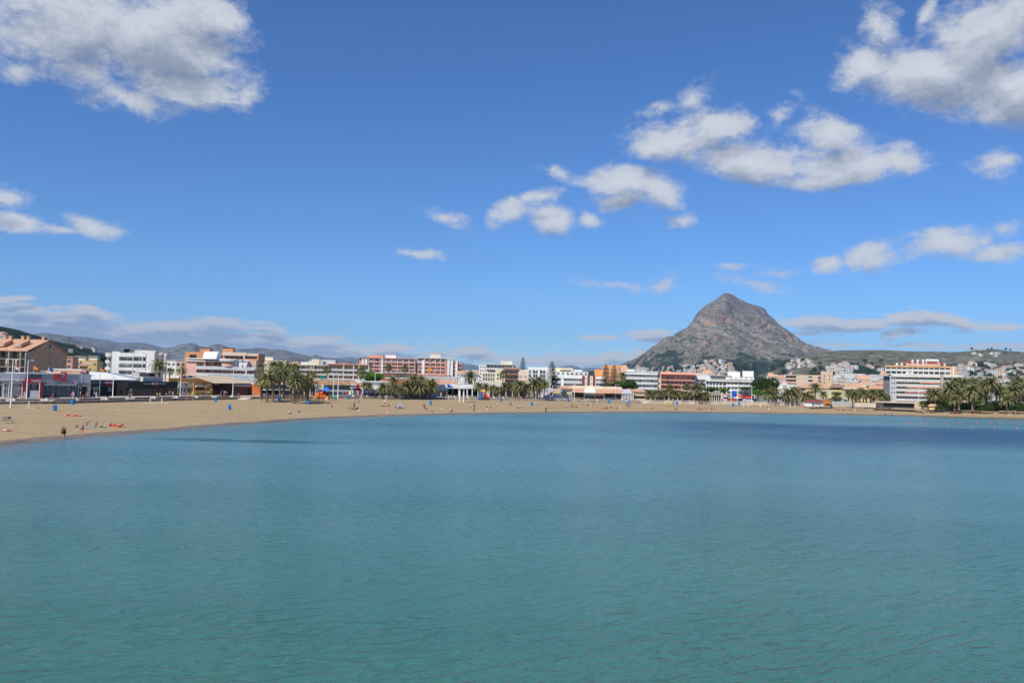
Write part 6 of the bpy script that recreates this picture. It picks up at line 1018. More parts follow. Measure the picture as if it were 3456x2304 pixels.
def skeleton(pose):
    J = dict(pel=(0, 0, .95), wai=(0, 0, 1.10), che=(0, .01, 1.30), nec=(0, .01, 1.47), hd=(0, -.02, 1.58), top=(0, -.01, 1.68), nose=(0, -.115, 1.59), shL=(-.18, .01, 1.41), shR=(.18, .01, 1.41), elL=(-.25, .03, 1.13), elR=(.25, .03, 1.13), wrL=(-.25, -.06, .90), wrR=(.25, -.06, .90),
             hiL=(-.095, 0, .90), hiR=(.095, 0, .90), knL=(-.11, -.02, .50), knR=(.11, -.02, .50), anL=(-.11, .03, .09), anR=(.11, .03, .09), toL=(-.12, -.14, .035), toR=(.12, -.14, .035))
    if pose == 'walk': J.update(knL=(-.1, -.2, .52), anL=(-.1, -.22, .11), toL=(-.1, -.39, .06), knR=(.1, .04, .50), anR=(.1, .30, .14), toR=(.1, .17, .035), elL=(-.24, .12, 1.14), wrL=(-.23, .16, .92), elR=(.24, -.08, 1.14), wrR=(.22, -.26, 1.0), hd=(0, -.05, 1.58), top=(0, -.04, 1.68), nose=(0, -.14, 1.585))
    if pose == 'sit': J.update(pel=(0, .1, .13), wai=(0, .16, .28), che=(0, .17, .48), nec=(0, .12, .65), hd=(0, .07, .76), top=(0, .07, .86), nose=(0, -.03, .76), shL=(-.18, .13, .59), shR=(.18, .13, .59), elL=(-.25, -.05, .42), elR=(.25, -.05, .42), wrL=(-.15, -.26, .42), wrR=(.15, -.26, .42), hiL=(-.1, .06, .12), hiR=(.1, .06, .12), knL=(-.12, -.32, .42), knR=(.12, -.32, .42), anL=(-.12, -.52, .09), anR=(.12, -.52, .09), toL=(-.12, -.69, .04), toR=(.12, -.69, .04))
    if pose == 'chair': 
        J = skeleton('sit')[0]; J = {k: (x, y, z+.33) for k, (x, y, z) in J.items()}; J.update(knL=(-.12, -.36, .50), knR=(.12, -.36, .50), anL=(-.12, -.40, .09), anR=(.12, -.40, .09), toL=(-.12, -.57, .04), toR=(.12, -.57, .04))
    if pose == 'bend': J.update(wai=(0, -.1, 1.05), che=(0, -.28, 1.12), nec=(0, -.42, 1.14), hd=(0, -.53, 1.13), top=(0, -.62, 1.15), nose=(0, -.56, 1.03), shL=(-.18, -.37, 1.12), shR=(.18, -.37, 1.12), elL=(-.22, -.42, .84), elR=(.22, -.42, .84), wrL=(-.15, -.50, .62), wrR=(.15, -.50, .62))
    if pose == 'lie': J.update(pel=(0, 0, .12), wai=(0, .17, .12), che=(0, .37, .13), nec=(0, .54, .13), hd=(0, .65, .14), top=(0, .75, .15), nose=(0, .66, .25), shL=(-.18, .48, .12), shR=(.18, .48, .12), elL=(-.33, .30, .07), elR=(.32, .62, .07), wrL=(-.34, .06, .06), wrR=(.14, .78, .07), hiL=(-.1, -.05, .11), hiR=(.1, -.05, .11), knL=(-.12, -.42, .30), knR=(.12, -.46, .10), anL=(-.12, -.70, .07), anR=(.12, -.87, .07), toL=(-.12, -.86, .05), toR=(.13, -.92, .2))
    E = [('pel', 'wai'), ('wai', 'che'), ('che', 'nec'), ('nec', 'hd'), ('hd', 'top'), ('hd', 'nose')]
    for s in 'LR': E += [('che', 'sh'+s), ('sh'+s, 'el'+s), ('el'+s, 'wr'+s), ('pel', 'hi'+s), ('hi'+s, 'kn'+s), ('kn'+s, 'an'+s), ('an'+s, 'to'+s)]
    return J, E
RADS = dict(pel=(.15, .11), wai=(.125, .09), che=(.155, .105), nec=.055, hd=(.078, .092), top=(.068, .08), nose=.02, sh=.058, el=.042, wr=.029, hi=.088, kn=.056, an=.038, to=(.045, .028))
rad = lambda k: RADS[k[:-1]] if k[-1] in 'LR' and k[:-1] in RADS else RADS[k]
POSE = {}
def make_pose(pose):
    J, E = skeleton(pose); J = dict(J); E = list(E); R_ = {k: rad(k) for k in J}
    for s in 'LR':                              # a palm, four fingers and a thumb
        w = Vector(J['wr'+s]); d = (w-Vector(J['el'+s])).normalized(); side = d.cross(Vector((0, 1, .2))).normalized()*(1 if s == 'L' else -1); fw = side.cross(d).normalized()
        p = w+d*.08; J['pm'+s] = tuple(p); R_['pm'+s] = (.036, .02); E.append(('wr'+s, 'pm'+s))
        for k, (o, l) in enumerate(((-.03, .07), (-.01, .082), (.01, .078), (.03, .06))):
            a = p+side*o+d*.03; b = a+d*l*.6+fw*.004; c = b+d*l*.35-fw*.015; n = f'f{k}{s}'
            J[n+'a'], J[n+'b'], J[n+'c'] = tuple(a), tuple(b), tuple(c); R_[n+'a'] = .011; R_[n+'b'] = .009; R_[n+'c'] = .007; E += [('pm'+s, n+'a'), (n+'a', n+'b'), (n+'b', n+'c')]
        a = w+d*.035+side*.045; b = a+d*.045+side*.02; J['th'+s] = tuple(a); J['tt'+s] = tuple(b); R_['th'+s] = .012; R_['tt'+s] = .009; E += [('wr'+s, 'th'+s), ('th'+s, 'tt'+s)]
    ks = list(J); ix = {k: i for i, k in enumerate(ks)}
    body = skin_mesh([J[k] for k in ks], [(ix[a], ix[b]) for a, b in E], [R_[k] for k in ks], 0, 'body')
    def cloth(keys, edges, grow, name, cut=None):
        pos = {k: Vector(J[k]) for k in keys}
        for a, b, f in (cut or []): pos[b] = Vector(J[a]).lerp(Vector(J[b]), f)
        ix = {k: i for i, k in enumerate(keys)}; rr = []
        for k in keys: r = rad(k); g = grow; rr.append(tuple(x+g for x in r) if isinstance(r, tuple) else r+g)
        if cut:
            for a, b, f in cut: ra, rb = rad(a), rad(b); ra = ra[0] if isinstance(ra, tuple) else ra; rb = rb[0] if isinstance(rb, tuple) else rb; rr[ix[b]] = ra+(rb-ra)*f+grow
        return skin_mesh([tuple(pos[k]) for k in keys], [(ix[a], ix[b]) for a, b in edges], rr, 0, name)
    shirt = cloth(['che', 'wai', 'pel', 'shL', 'shR', 'elL', 'elR'], [('che', 'wai'), ('wai', 'pel'), ('che', 'shL'), ('che', 'shR'), ('shL', 'elL'), ('shR', 'elR')], .02, 'shirt', [('shL', 'elL', .6), ('shR', 'elR', .6), ('wai', 'pel', .6)])
    shorts = cloth(['pel', 'hiL', 'hiR', 'knL', 'knR'], [('pel', 'hiL'), ('pel', 'hiR'), ('hiL', 'knL'), ('hiR', 'knR')], .018, 'shorts', [('hiL', 'knL', .75), ('hiR', 'knR', .75)])
    trous = cloth(['pel', 'hiL', 'hiR', 'knL', 'knR', 'anL', 'anR'], [('pel', 'hiL'), ('pel', 'hiR'), ('hiL', 'knL'), ('hiR', 'knR'), ('knL', 'anL'), ('knR', 'anR')], .018, 'trousers')
    hd, tp, nv = Vector(J['hd']), Vector(J['top']), Vector(J['nose']); back = (hd-nv).normalized(); hair = skin_mesh([tuple(hd+back*.035), tuple(tp+back*.02), tuple(tp+back*.045)], [(0, 1), (1, 2)], [(.075, .07), (.078, .078), (.06, .06)], 0, 'hair')
    POSE[pose] = dict(body=body, shirt=shirt, shorts=shorts, trousers=trous, hair=hair)
for p_ in ('stand', 'walk', 'sit', 'chair', 'bend', 'lie'): make_pose(p_)
def om_(name, me, m, par): o = bpy.data.objects.new(name, me); COL.objects.link(o); o.parent = par; o.material_slots[0].link = 'OBJECT'; o.material_slots[0].material = m; return o
PPL = []
def person(px, py, pose, top, bot, hair='d', h=1.0, rz=None, where=None, label=None, z=None, grp=None):
    p = place(px, py); 
    if z is not None: p = onz(px, py, z)
    rz = random.uniform(0, 6.28) if rz is None else rz; e = thing('person', p, None, 'person', grp, rz, h); s = sk[(px+py) % 2]; P = POSE[pose]
    om_('body', P['body'], s, e); om_('hair', P['hair'], hairm[hair], e)
    if top: om_('shirt', P['shirt'], clom[top], e)
    if bot: b, kind = (bot[1:], 'trousers') if bot[0] == '+' else (bot, 'shorts'); om_(kind, P[kind], clom[b], e)
    verb = dict(stand='standing', walk='walking', sit='sitting', chair='seated', bend='bending over', lie='lying')[pose]
    wear = f'in {top} top and {(bot or "dark").lstrip("+")} {"trousers" if bot and bot[0]=="+" else "shorts"}' if top else f'bare chested in {(bot or "dark").lstrip("+")} trunks'
    if h < .8: wear = f'small child {wear}'
    PPL.append((e, px, label, f'{"person " if h >= .8 else ""}{wear} {verb}', where)); return e
LM = [(60, 'by the blue bins'), (200, 'near the shore far left'), (300, 'left on the beach'), (420, 'before the black restaurant'), (700, 'before the LUNGO MARE front'), (1000, 'below the palm clump'), (1110, 'below the orange slide'), (1200, 'right of the slide'), (1300, 'near the blue parasol'), (1440, 'left of the watchtower'), (1600, 'right of the watchtower'), (1740, 'below the palm row'), (1850, 'below the tall Norfolk pine'), (1960, 'before the maroon striped block'), (2090, 'before the glass block'), (2210, 'before the coral block'), (2370, 'below the long palm row'), (2500, 'before the parked cars'), (2600, 'below the big dark tree'), (2750, 'by the white hut'), (2850, 'by the beach shower'), (2960, 'left of the hotel podium'), (3110, 'below the hotel'), (3230, 'before the garden hedge'), (3400, 'at the far right')]
W1 = 'person in a maroon shirt and black shorts wading at the water edge'
person(210, 1480, 'walk', 'maroon', 'black', 'g', 1.02, rz=2.6, label=W1, z=.02); person(216, 1479, 'stand', 'black', 'black', 'n', .98, rz=2.9, label='person in black half hidden behind the maroon shirted wader', z=.02)
person(277, 1468, 'walk', None, 'coral', 'd', 1.0, rz=1.7, label='bare chested person in coral shorts walking along the wet sand')
person(292, 1443, 'bend', 'orange', 'sky', 'd', .9, rz=1.2, label='person in orange top bending over next to the coral shorts walker')
person(258, 1441, 'sit', 'grey', 'black', 'b', .75, label='small child in grey sitting behind the maroon shirted wader')
person(325, 1439, 'sit', 'magenta', 'green', 'd', .9, rz=.3, label='person in magenta top and green shorts sitting in the left beach group'); person(340, 1441, 'lie', None, 'green', 'd', 1, rz=1.4, label='sunbather with green trunks lying beside the magenta top sitter')
person(372, 1437, 'sit', None, 'red', 'b', .9, label='sunbather sitting beside the red beach mattress'); person(392, 1438, 'lie', 'coral', 'red', 'd', 1, rz=-1.5, label='person in coral lying on the red beach mattress')
person(18, 1427, 'chair', 'lilac', 'orange', 'g', 1, rz=1.0, label='grey haired person in lilac top seated next to the empty green chair')
person(25, 1455, 'lie', 'white', 'pink', 'b', 1, rz=1.5, label='sunbather in white top lying near the shore at the left edge'); person(228, 1403, 'lie', None, 'red', 'd', 1, rz=1.5, label='left one of two sunbathers lying before the blue bins'); person(256, 1403, 'lie', 'pink', 'coral', 'd', 1, rz=1.5, label='right one of two sunbathers lying before the blue bins, in pink')
prom = [(73,1346,'sit','white','black','d'),(83,1345,'stand','white','+white','d'),(177,1348,'chair','green','+white','w'),(247,1343,'stand','white','+white','d'),(240,1344,'stand','magenta','magenta','d',.75),(282,1350,'chair','black','beige','b'),(290,1350,'chair','navy','navy','d'),(271,1343,'stand','white','khaki','d'),(318,1343,'stand','sky','+navy','d'),(325,1343,'stand','grey','+white','b'),(437,1350,'stand','navy','+black','d'),(444,1350,'walk','grey','+white','d'),
 (531,1339,'chair','lime','+black','b'),(538,1339,'chair','pink','red','b'),(561,1339,'chair','khaki','brown','d'),(572,1339,'stand','sky','navy','g'),(583,1341,'stand','lilac','+grey','g'),(600,1340,'stand','green','+black','d'),(609,1338,'stand','red','beige','b'),(618,1338,'chair','grey','sky','d'),(624,1338,'chair','white','blue','d'),(636,1342,'walk','brown','beige','b'),(649,1341,'stand','lime','yellow','d'),(655,1340,'stand','brown','grey','d'),
 (685,1336,'stand','black','+black','g'),(697,1337,'stand','white','khaki','d'),(704,1338,'stand','lime','black','g'),(711,1334,'stand','brown','+brown','d'),(739,1340,'sit','white','white','b'),(745,1337,'stand','grey','brown','d'),(757,1336,'stand','white','pink','b'),(764,1338,'stand','green','+black','d'),(788,1341,'stand','black','+black','g'),(793,1343,'chair','grey','+grey','g'),(800,1344,'chair','coral','black','b'),(806,1344,'chair','khaki','grey','g'),(857,1342,'stand','white','+grey','g'),(892,1346,'stand','lilac','grey','g'),(956,1343,'walk','sky','coral','d'),(1055,1340,'chair','blue','red','d'),(1030,1343,'stand','maroon','+maroon','d'),
 (1152,1337,'stand','sky','+white','d'),(1163,1337,'stand','teal','+grey','d'),(1192,1338,'walk','grey','sky','d'),(1488,1342,'walk','pink','+white','b'),(1530,1337,'stand','sky','+sky','d'),(1583,1338,'stand','red','+navy','d'),(1610,1340,'stand','brown','brown','b'),(1726,1343,'chair','red','black','d'),(1744,1352,'stand','red','pink','b'),(1759,1352,'stand','coral','grey','b'),(2073,1350,'stand','white','+black','d'),(2078,1350,'walk','white','+white','b'),(2110,1352,'stand','white','grey','d'),(2240,1358,'stand','white','white','d'),(2372,1360,'walk','sky','+grey','d'),(2558,1362,'stand','white','+white','b'),(2608,1360,'chair','brown','orange','d')]
for q in prom: person(q[0], q[1]-(3 if q[0] > 870 and q[1] < 1345 else 0), q[2], q[3], q[4], q[5], q[6] if len(q) > 6 else 1.0, where='on the promenade')
sand = [(630,1354,'walk','sky','pink','b'),(652,1353,'walk','white','teal','d'),(978,1396,'sit','white','black','d'),(1010,1391,'sit','grey','brown','d'),(895,1359,'lie',None,'beige','d'),(915,1359,'lie',None,'brown','b'),(1105,1372,'bend','black','navy','d'),(1112,1374,'sit','white','white','b'),(1119,1374,'sit','red','pink','d'),(1182,1382,'sit','red','red','d'),(1189,1385,'sit','navy','white','d'),(1195,1377,'stand','navy','+navy','d'),(1198,1384,'sit','coral','red','b'),(1205,1381,'sit','brown','black','d'),(1211,1384,'lie','pink','white','b'),(1200,1358,'stand','grey','black','d'),(1211,1359,'sit','khaki','white','d'),(1240,1359,'sit','grey','beige','b',.8),
 (1297,1370,'stand','white','red','w'),(1311,1371,'sit','red','black','d'),(1291,1371,'lie','black','brown','d'),(1288,1405,'bend','pink','coral','b',.65),(1307,1402,'walk','coral','white','d'),(1336,1376,'sit',None,'brown','d'),(1341,1380,'sit','sky','sky','b'),(1349,1379,'sit','black','navy','d'),(1357,1380,'lie',None,'coral','d'),(1425,1371,'sit','coral','pink','d'),(1432,1380,'stand',None,'+black','d'),(1439,1381,'sit','sky','navy','g'),(1441,1391,'stand','coral','red','d',.5),(1455,1394,'bend','black','grey','d',.65),(1463,1398,'stand','khaki','black','d',.6),
 (1522,1398,'stand','white','+grey','d'),(1526,1394,'walk',None,'black','d',.75),(1590,1375,'sit','white','black','w'),(1601,1381,'stand','maroon','black','d'),(1599,1396,'stand','brown','brown','d'),(1644,1389,'walk','navy','+white','d'),(1654,1377,'sit','brown','red','d'),(1677,1371,'sit','white','black','d'),(1723,1373,'stand','sky','navy','d'),(1747,1377,'sit','grey','grey','g'),(1754,1377,'sit','white','black','g'),(1760,1377,'sit','brown','grey','d'),(1808,1367,'sit','white','black','w'),(1842,1391,'stand','brown','+black','d'),(1851,1375,'lie',None,'brown','d'),(1862,1378,'lie','coral','red','d'),
 (1907,1377,'sit','white','red','d'),(1917,1375,'sit','white','blue','w'),(1921,1379,'lie','white','lime','d'),(1930,1374,'sit','navy','navy','w'),(1936,1376,'sit','navy','yellow','b'),(1945,1375,'sit','red','red','d'),(1966,1364,'sit','white','brown','d'),(1983,1371,'sit','black','black','d'),(1993,1376,'sit','coral','white','w'),(1999,1379,'sit','grey','white','b'),(2002,1364,'sit','pink','coral','d'),(2023,1364,'chair','black','white','d'),(2018,1362,'stand','white','white','d',.7),(2039,1379,'lie','coral','red','d'),(2049,1379,'sit','brown','black','d'),(2062,1377,'sit','red','+red','d'),(2072,1378,'lie','coral','pink','b'),(2079,1379,'lie','lilac','navy','d'),(2093,1378,'sit','white','white','d'),(2118,1371,'sit','brown','brown','d'),(2123,1372,'sit','maroon','brown','d'),(2128,1370,'stand','grey','brown','d',.7),(2114,1366,'sit','teal','black','d'),
 (2176,1379,'lie',None,'black','d'),(2194,1380,'lie',None,'khaki','d'),(2203,1378,'sit','red','coral','d'),(2258,1372,'lie',None,'pink','d'),(2272,1369,'stand','black','navy','d',.8),(2283,1381,'sit','brown','black','d'),(2278,1383,'lie',None,'black','d'),(2338,1379,'stand',None,'coral','d',.8),(2354,1380,'sit','grey','khaki','w'),(2359,1383,'sit','coral','pink','d'),(2367,1383,'sit','red','coral','d'),(2379,1379,'lie',None,'coral','d'),(2387,1378,'lie',None,'red','b'),(2402,1382,'sit','brown','khaki','b'),(2411,1381,'sit','black','grey','d'),(2534,1378,'sit','blue','white','w'),(2590,1383,'stand','red','black','d'),(2594,1391,'walk','lilac','white','b'),(2593,1390,'stand','white','grey','d'),
 (2706,1391,'sit','white','white','w'),(2714,1374,'sit','coral','red','d'),(2754,1383,'stand','black','brown','d',.9),(2828,1385,'sit','brown','brown','d'),(2840,1384,'sit','pink','white','d'),(2846,1386,'sit','coral','black','d'),(2886,1388,'sit','white','white','b'),(2895,1388,'chair','red','red','d'),(2873,1387,'lie',None,'brown','d'),(2931,1386,'lie',None,'coral','d'),(2946,1385,'sit','black','white','d'),(2938,1387,'lie','pink','white','b'),(2975,1386,'stand','grey','brown','d'),(3003,1386,'stand','coral','brown','d'),(2992,1394,'sit','white','white','w'),(2990,1398,'sit','brown','black','d'),(3010,1400,'sit','blue','blue','b'),
 (3116,1388,'stand','black','black','d'),(3112,1398,'stand','white','black','d'),(3129,1391,'sit','navy','black','d'),(3139,1391,'sit','brown','black','d'),(3232,1396,'sit','coral','red','d'),(3241,1395,'sit','white','black','d'),(3286,1399,'lie','pink','coral','d'),(3294,1399,'lie','red','coral','d'),(3313,1397,'stand','coral','brown','d',.8),(3322,1398,'stand','brown','black','d',.8),(3350,1394,'lie',None,'coral','d'),(3395,1399,'sit','orange','brown','d'),(3404,1403,'sit','white','white','w'),(3411,1399,'sit','sky','sky','g'),(3428,1399,'stand','coral','red','d')]
for q in sand: person(q[0], q[1], q[2], q[3], q[4], q[5], q[6] if len(q) > 6 else 1.0, where='on the sand')
for px, py in ((2166, 1397), (2324, 1398)): person(px, py, 'stand', None, 'black', 'd', 1, z=-1.25, label='head and shoulders of a swimmer in the sea '+('before the coral block' if px < 2200 else 'below the long palm row'))
def finish_labels(items):
    d = {}
    for e, px, label, base, where in items:
        if label: tag(e, label); continue
        lm = min(LM, key=lambda q: abs(q[0]-px))[1]; l = f'{base} {lm}' if where == 'on the sand' else f'{base} on the promenade {lm}'
        w = l.split(); l = ' '.join(w[:16]) if len(w) > 16 else l; d.setdefault(l, []).append((px, e))
    for l, L in d.items():
        L.sort(key=lambda q: q[0])
        for i, (px, e) in enumerate(L): tag(e, l if len(L) == 1 else ' '.join((l.split()[:13]))+(', left one' if i == 0 else ', right one' if i == len(L)-1 else ', middle one'))
        for px, e in L: e['group'] = 'people on the promenade' if 'on the promenade' in l else 'people on the beach'
finish_labels(PPL)
# ------------------------------------------------------------------ beach and promenade furniture
m_binb = mat('blue_bin_plastic', (.02, .22, .58), .45, .05, 1)
def bin_():
    e = thing('litter_bin', (0, 0, 0), None, 'bin', 'blue litter bins on the beach'); MB().tube([(0, 0, -.05), (0, 0, .1), (0, 0, .55), (0, 0, .95)], [.27, .33, .36, .31], 14).ob('drum', m_binb, e)
    b = MB().tube([(0, 0, .952), (0, 0, 1.02), (0, 0, 1.14)], [.34, .34, .16], 14); b.ob('lid', m_binb, e); MB().box(-.16, .16, -.385, -.30, .68, .84).ob('slot', m_dk, e); return e
B0 = bin_(); BL = [(185,1386,'nearest the sea at the left'),(245,1366,'left of the white gabled restaurant'),(727,1355,'before the ochre restaurant'),(774,1382,'alone on open sand below the LUNGO MARE front'),(939,1350,'under the first palm clump'),(1040,1364,'just left of the orange slide'),(1174,1347,'before the shop with hanging clothes'),(1453,1366,'on open sand left of the watchtower'),(1468,1346,'beside the cafe left of the watchtower'),(1691,1355,'right of the small playground'),(1795,1369,'below the palm row left of the Norfolk pine'),(1916,1354,'before the cafe with striped doors'),(2055,1361,'before the terrace restaurant with the orange roof'),(2122,1362,'before the white pavilion'),(2285,1366,'inside the long palm row'),(2474,1372,'on the sand before the parked cars'),(2494,1367,'against the wall before the parked cars'),(2770,1375,'at the corner of the white hut'),(2807,1378,'before the orange beach bar'),(2873,1377,'left of the hotel palms')]
for i, (px, py, l) in enumerate(BL): p = place(px, py); s = 1.0 if px < 1200 else 1.1; o = B0 if i == 0 else ctree(B0); o.location = p; o.scale = (s, s, s); o.rotation_euler.z = random.uniform(-1, 1); tag(o, 'blue litter bin '+l)
yb = ctree(B0, loc=place(2253, 1367), label='yellow litter bin in the long palm row'); yb.name = 'litter_bin'
for c in yb.children:
    if c.name.startswith(('drum', 'lid')): c.data = c.data.copy(); c.data.materials[0] = mat('yellow_plastic', (.75, .45, .02), .5)
def post(px, pt, pb, lab, base=False):
    p = place(px, pb); z = at(px, pt, p.y).z-p.z; e = thing('volleyball_post', p, lab, 'post', 'white wooden posts on the sand'); MB().tube([(0, 0, -.1), (0, 0, z)], .09, 8).ob('pole', m_white, e); MB().box(-.16, .16, -.16, .16, z*.55, z*.62).ob('collar', m_white, e)
    if base: MB().box(-1.6, 1.6, -.35, .35, .0, .06).ob('base_plank', m_cop, e)
for a in [(98,1354,1377,'white net post on a plank base left of the blue bins',1),(507,1343,1361,'left one of two net posts before the black restaurant',1),(546,1343,1360,'right one of two net posts before the black restaurant',1),(1219,1331,1349,'white net post before the black bar with curly letters',0),(1303,1332,1353,'tall white net post beside the second palm clump',0),(1513,1333,1350,'tall net post just left of the watchtower',0),(1538,1338,1348,'short net post left of the watchtower legs',0),(1567,1336,1347,'short net post right of the watchtower legs',0),(1580,1333,1352,'tall net post right of the watchtower',0),(1905,1343,1353,'slim net post before the triangular pediment house',0),(1938,1344,1355,'net post before the striped awning bar',0),(1984,1345,1355,'net post before the framed glass doors',0),(2173,1345,1359,'net post before the sandy stone house',0),(2510,1360,1374,'left one of three net posts before the parked cars',0),(2526,1358,1374,'middle one of three net posts before the parked cars',0),(2566,1358,1375,'right one of three net posts before the big dark tree',0),(2667,1360,1376,'left net post between the wall and the white hut',0),(2683,1361,1376,'middle net post between the wall and the white hut',0),(2727,1361,1377,'net post just left of the white hut',0)]: post(*a)
def lamp(px, pt, pb, lab, arm=0, dbl=False, w=.1):
    p = place(px, pb) if pb > 0 else Vector((*at(px, pt, -pb).xy, GZ)); z = at(px, pt, p.y).z-p.z; e = thing('street_lamp', p, lab, 'street lamp', 'white lamp posts along the promenade'); MB().tube([(0, 0, -.1), (0, 0, z*.5), (0, 0, z)], [w*1.4, w, w*.75], 8).ob('post', m_white, e)
    L = 1.0 if not arm else 3.0; h = MB()
    for s in ((1, -1) if dbl else (arm or 1,)): h.tube([(0, 0, z), (s*L*.5, 0, z+.06), (s*L, 0, z+.05)], .05, 6); h.box(min(s*L*.8, s*L*1.3), max(s*L*.8, s*L*1.3), -.16, .16, z-.03, z+.1)
    h.ob('lamp_head', m_lgrey, e); MB().tube([(0, 0, .0), (0, 0, .45)], w*1.9, 8).ob('base', m_white, e)
for a in [(36,1213,1377,'tall white mast with cameras on the sand at the far left',0,True,.11),(89,1216,1347,'white lamp post before the crimson framed shop',0,False,.10),(380,1230,1343,'white lamp post before the slate grey restaurant',1,False,.10),(608,1242,1338,'white lamp post with a long arm before the arched porch',-1,False,.10),(785,1250,1341,'white lamp post between the rust and dark brown restaurant fronts',1,False,.10),(1124,1258,1338,'double headed lamp post right of the blue roofed slide',0,True,.11),(1140,1262,1345,'thick white lamp post nearer the sand right of the slide',0,False,.12),(1264,1256,1336,'slim lamp post before the long beach shop',0,False,.09),(1528,1272,1338,'white lamp post left of the watchtower',0,False,.10),(1653,1316,1342,'short white post lamp right of the small playground',0,False,.10),(1864,1300,1345,'white lamp post below the tall Norfolk pine',0,False,.09),(1938,1293,1348,'white lamp post before the striped awning bar',0,False,.10),(2077,1298,1350,'white lamp post before the wide shaded terrace',0,False,.09),(2177,1322,1352,'white post beside the sandy stone house',0,False,.11),(2468,1305,1358,'left white lamp post before the white terraced block',0,True,.09),(2488,1312,1358,'second white lamp post before the white terraced block',0,False,.10),(2537,1306,1358,'right white lamp post before the white terraced block',0,False,.09),(2299,1300,-345,'thin lamp post behind the long palm row',0,False,.09),(2609,1314,1360,'white lamp post before the big dark tree',0,False,.10),(2861,1320,-345,'white lamp post left of the hotel palm clump',0,False,.11),(3100,1310,-330,'white lamp post at the hotel podium corner',0,False,.09)]: lamp(*a)
sh_ = thing('beach_shower', place(2838, 1382), 'white beach shower post with a side arm right of the orange beach bar', 'shower'); MB().tube([(0, 0, -.1), (0, 0, 3.0), (.1, 0, 3.2), (1.2, 0, 3.5)], .14, 8).ob('post', m_white, sh_); MB().box(.9, 1.6, -.2, .2, 3.38, 3.48).ob('head', m_white, sh_)
# planters and long stone seats along the edge of the promenade
pl = thing('planter', (0, 0, 0), None, 'planter', 'pale tapered planters along the promenade edge'); MB().tube([(0, 0, 0), (0, 0, .62), (0, 0, .7)], [.24, .36, .40], 4).ob('pot', m_awn, pl); b = MB(); rnd = random.Random(3); [b.add([(x-.1, y, .7), (x+.1, y, .7), (x*1.6, y*1.6, .7+rnd.uniform(.2, .45))], [(0, 1, 2)]) for x, y in [(rnd.uniform(-.25, .25), rnd.uniform(-.25, .25)) for _ in range(40)]]; b.ob('plant', l_tree, pl)
PLX = [50, 160, 262, 361, 523, 598, 666, 784, 950, 1143, 1193, 1239, 1281, 1354, 1422, 1476, 1522, 1534, 1580, 1668, 1700]
def edge(px, d): a = apx(px); Y = float(Yw(a)[0])+d; return Vector((a*Y, Y, GZ))
near = lambda px: min((abs(q[0]-px), q[1].replace('white lamp post', 'white lamp')) for q in [(160, 'before the big red letters'), (50, 'left of the crimson shop'), (262, 'before the white gable'), (361, 'before the slate grey restaurant'), (523, 'before the maroon logo'), (598, 'before the arched porch'), (666, 'before the serving hatch'), (784, 'before the rust orange front'), (950, 'behind the first palm clump'), (1143, 'beside the thick lamp post'), (1193, 'before the curly lettered bar'), (1239, 'at the left end of the clothes shop'), (1281, 'at the right end of the clothes shop'), (1354, 'behind the second palm clump'), (1422, 'behind the second palm clump, right part'), (1476, 'before the navy canopy cafe'), (1522, 'left of the watchtower'), (1534, 'closest to the watchtower'), (1580, 'right of the watchtower'), (1668, 'behind the small playground palms'), (1700, 'before the low white walled restaurant'), (1750, 'under the palm row'), (1850, 'below the tall Norfolk pine'), (1950, 'before the striped awning bar'), (2050, 'before the star windowed cafe'), (2130, 'before the white pavilion')])[1]
for i, px in enumerate(PLX): o = pl if i == 0 else ctree(pl); o.location = edge(px, .7); o.rotation_euler.z = .4; tag(o, 'pale planter '+near(px))
BX = [(0, 21), (54, 137), (182, 260), (268, 340), (366, 424), (455, 507), (527, 583), (604, 655), (671, 713), (733, 775), (878, 912), (925, 945), (956, 985), (1000, 1035), (1146, 1188), (1197, 1234), (1243, 1276), (1285, 1318), (1330, 1350), (1360, 1418), (1426, 1470), (1585, 1662), (1672, 1696), (1705, 1745), (1760, 1800), (1815, 1855), (1870, 1905), (1920, 1960), (1975, 2010), (2025, 2060), (2075, 2110), (2125, 2160)]
for i, (x0, x1) in enumerate(BX):
    a, c = edge(x0, .9), edge(x1, .9); L = (c-a).length; e = thing('stone_seat', a, ('long' if x1-x0 > 48 else 'short')+' low stone seat '+near((x0+x1)/2), 'bench', 'stone seats along the promenade edge', math.atan2(c.y-a.y, c.x-a.x)); MB().box(.1, L-.1, 0, .45, 0, .46).ob('seat_block', mat('seat_stone', (.24, .20, .16), .9, .15, 1), e); MB().box(0, L, -.05, .5, .463, .54).ob('seat_slab', m_cop, e)
SL = {}
for o in [o for o in COL.objects if o.get('category') == 'bench']: SL.setdefault(o['label'], []).append(o)
for l, L in SL.items():
    if len(L) > 1:
        for i, o in enumerate(L): o['label'] = l+', '+ORD[i]+' from the left'
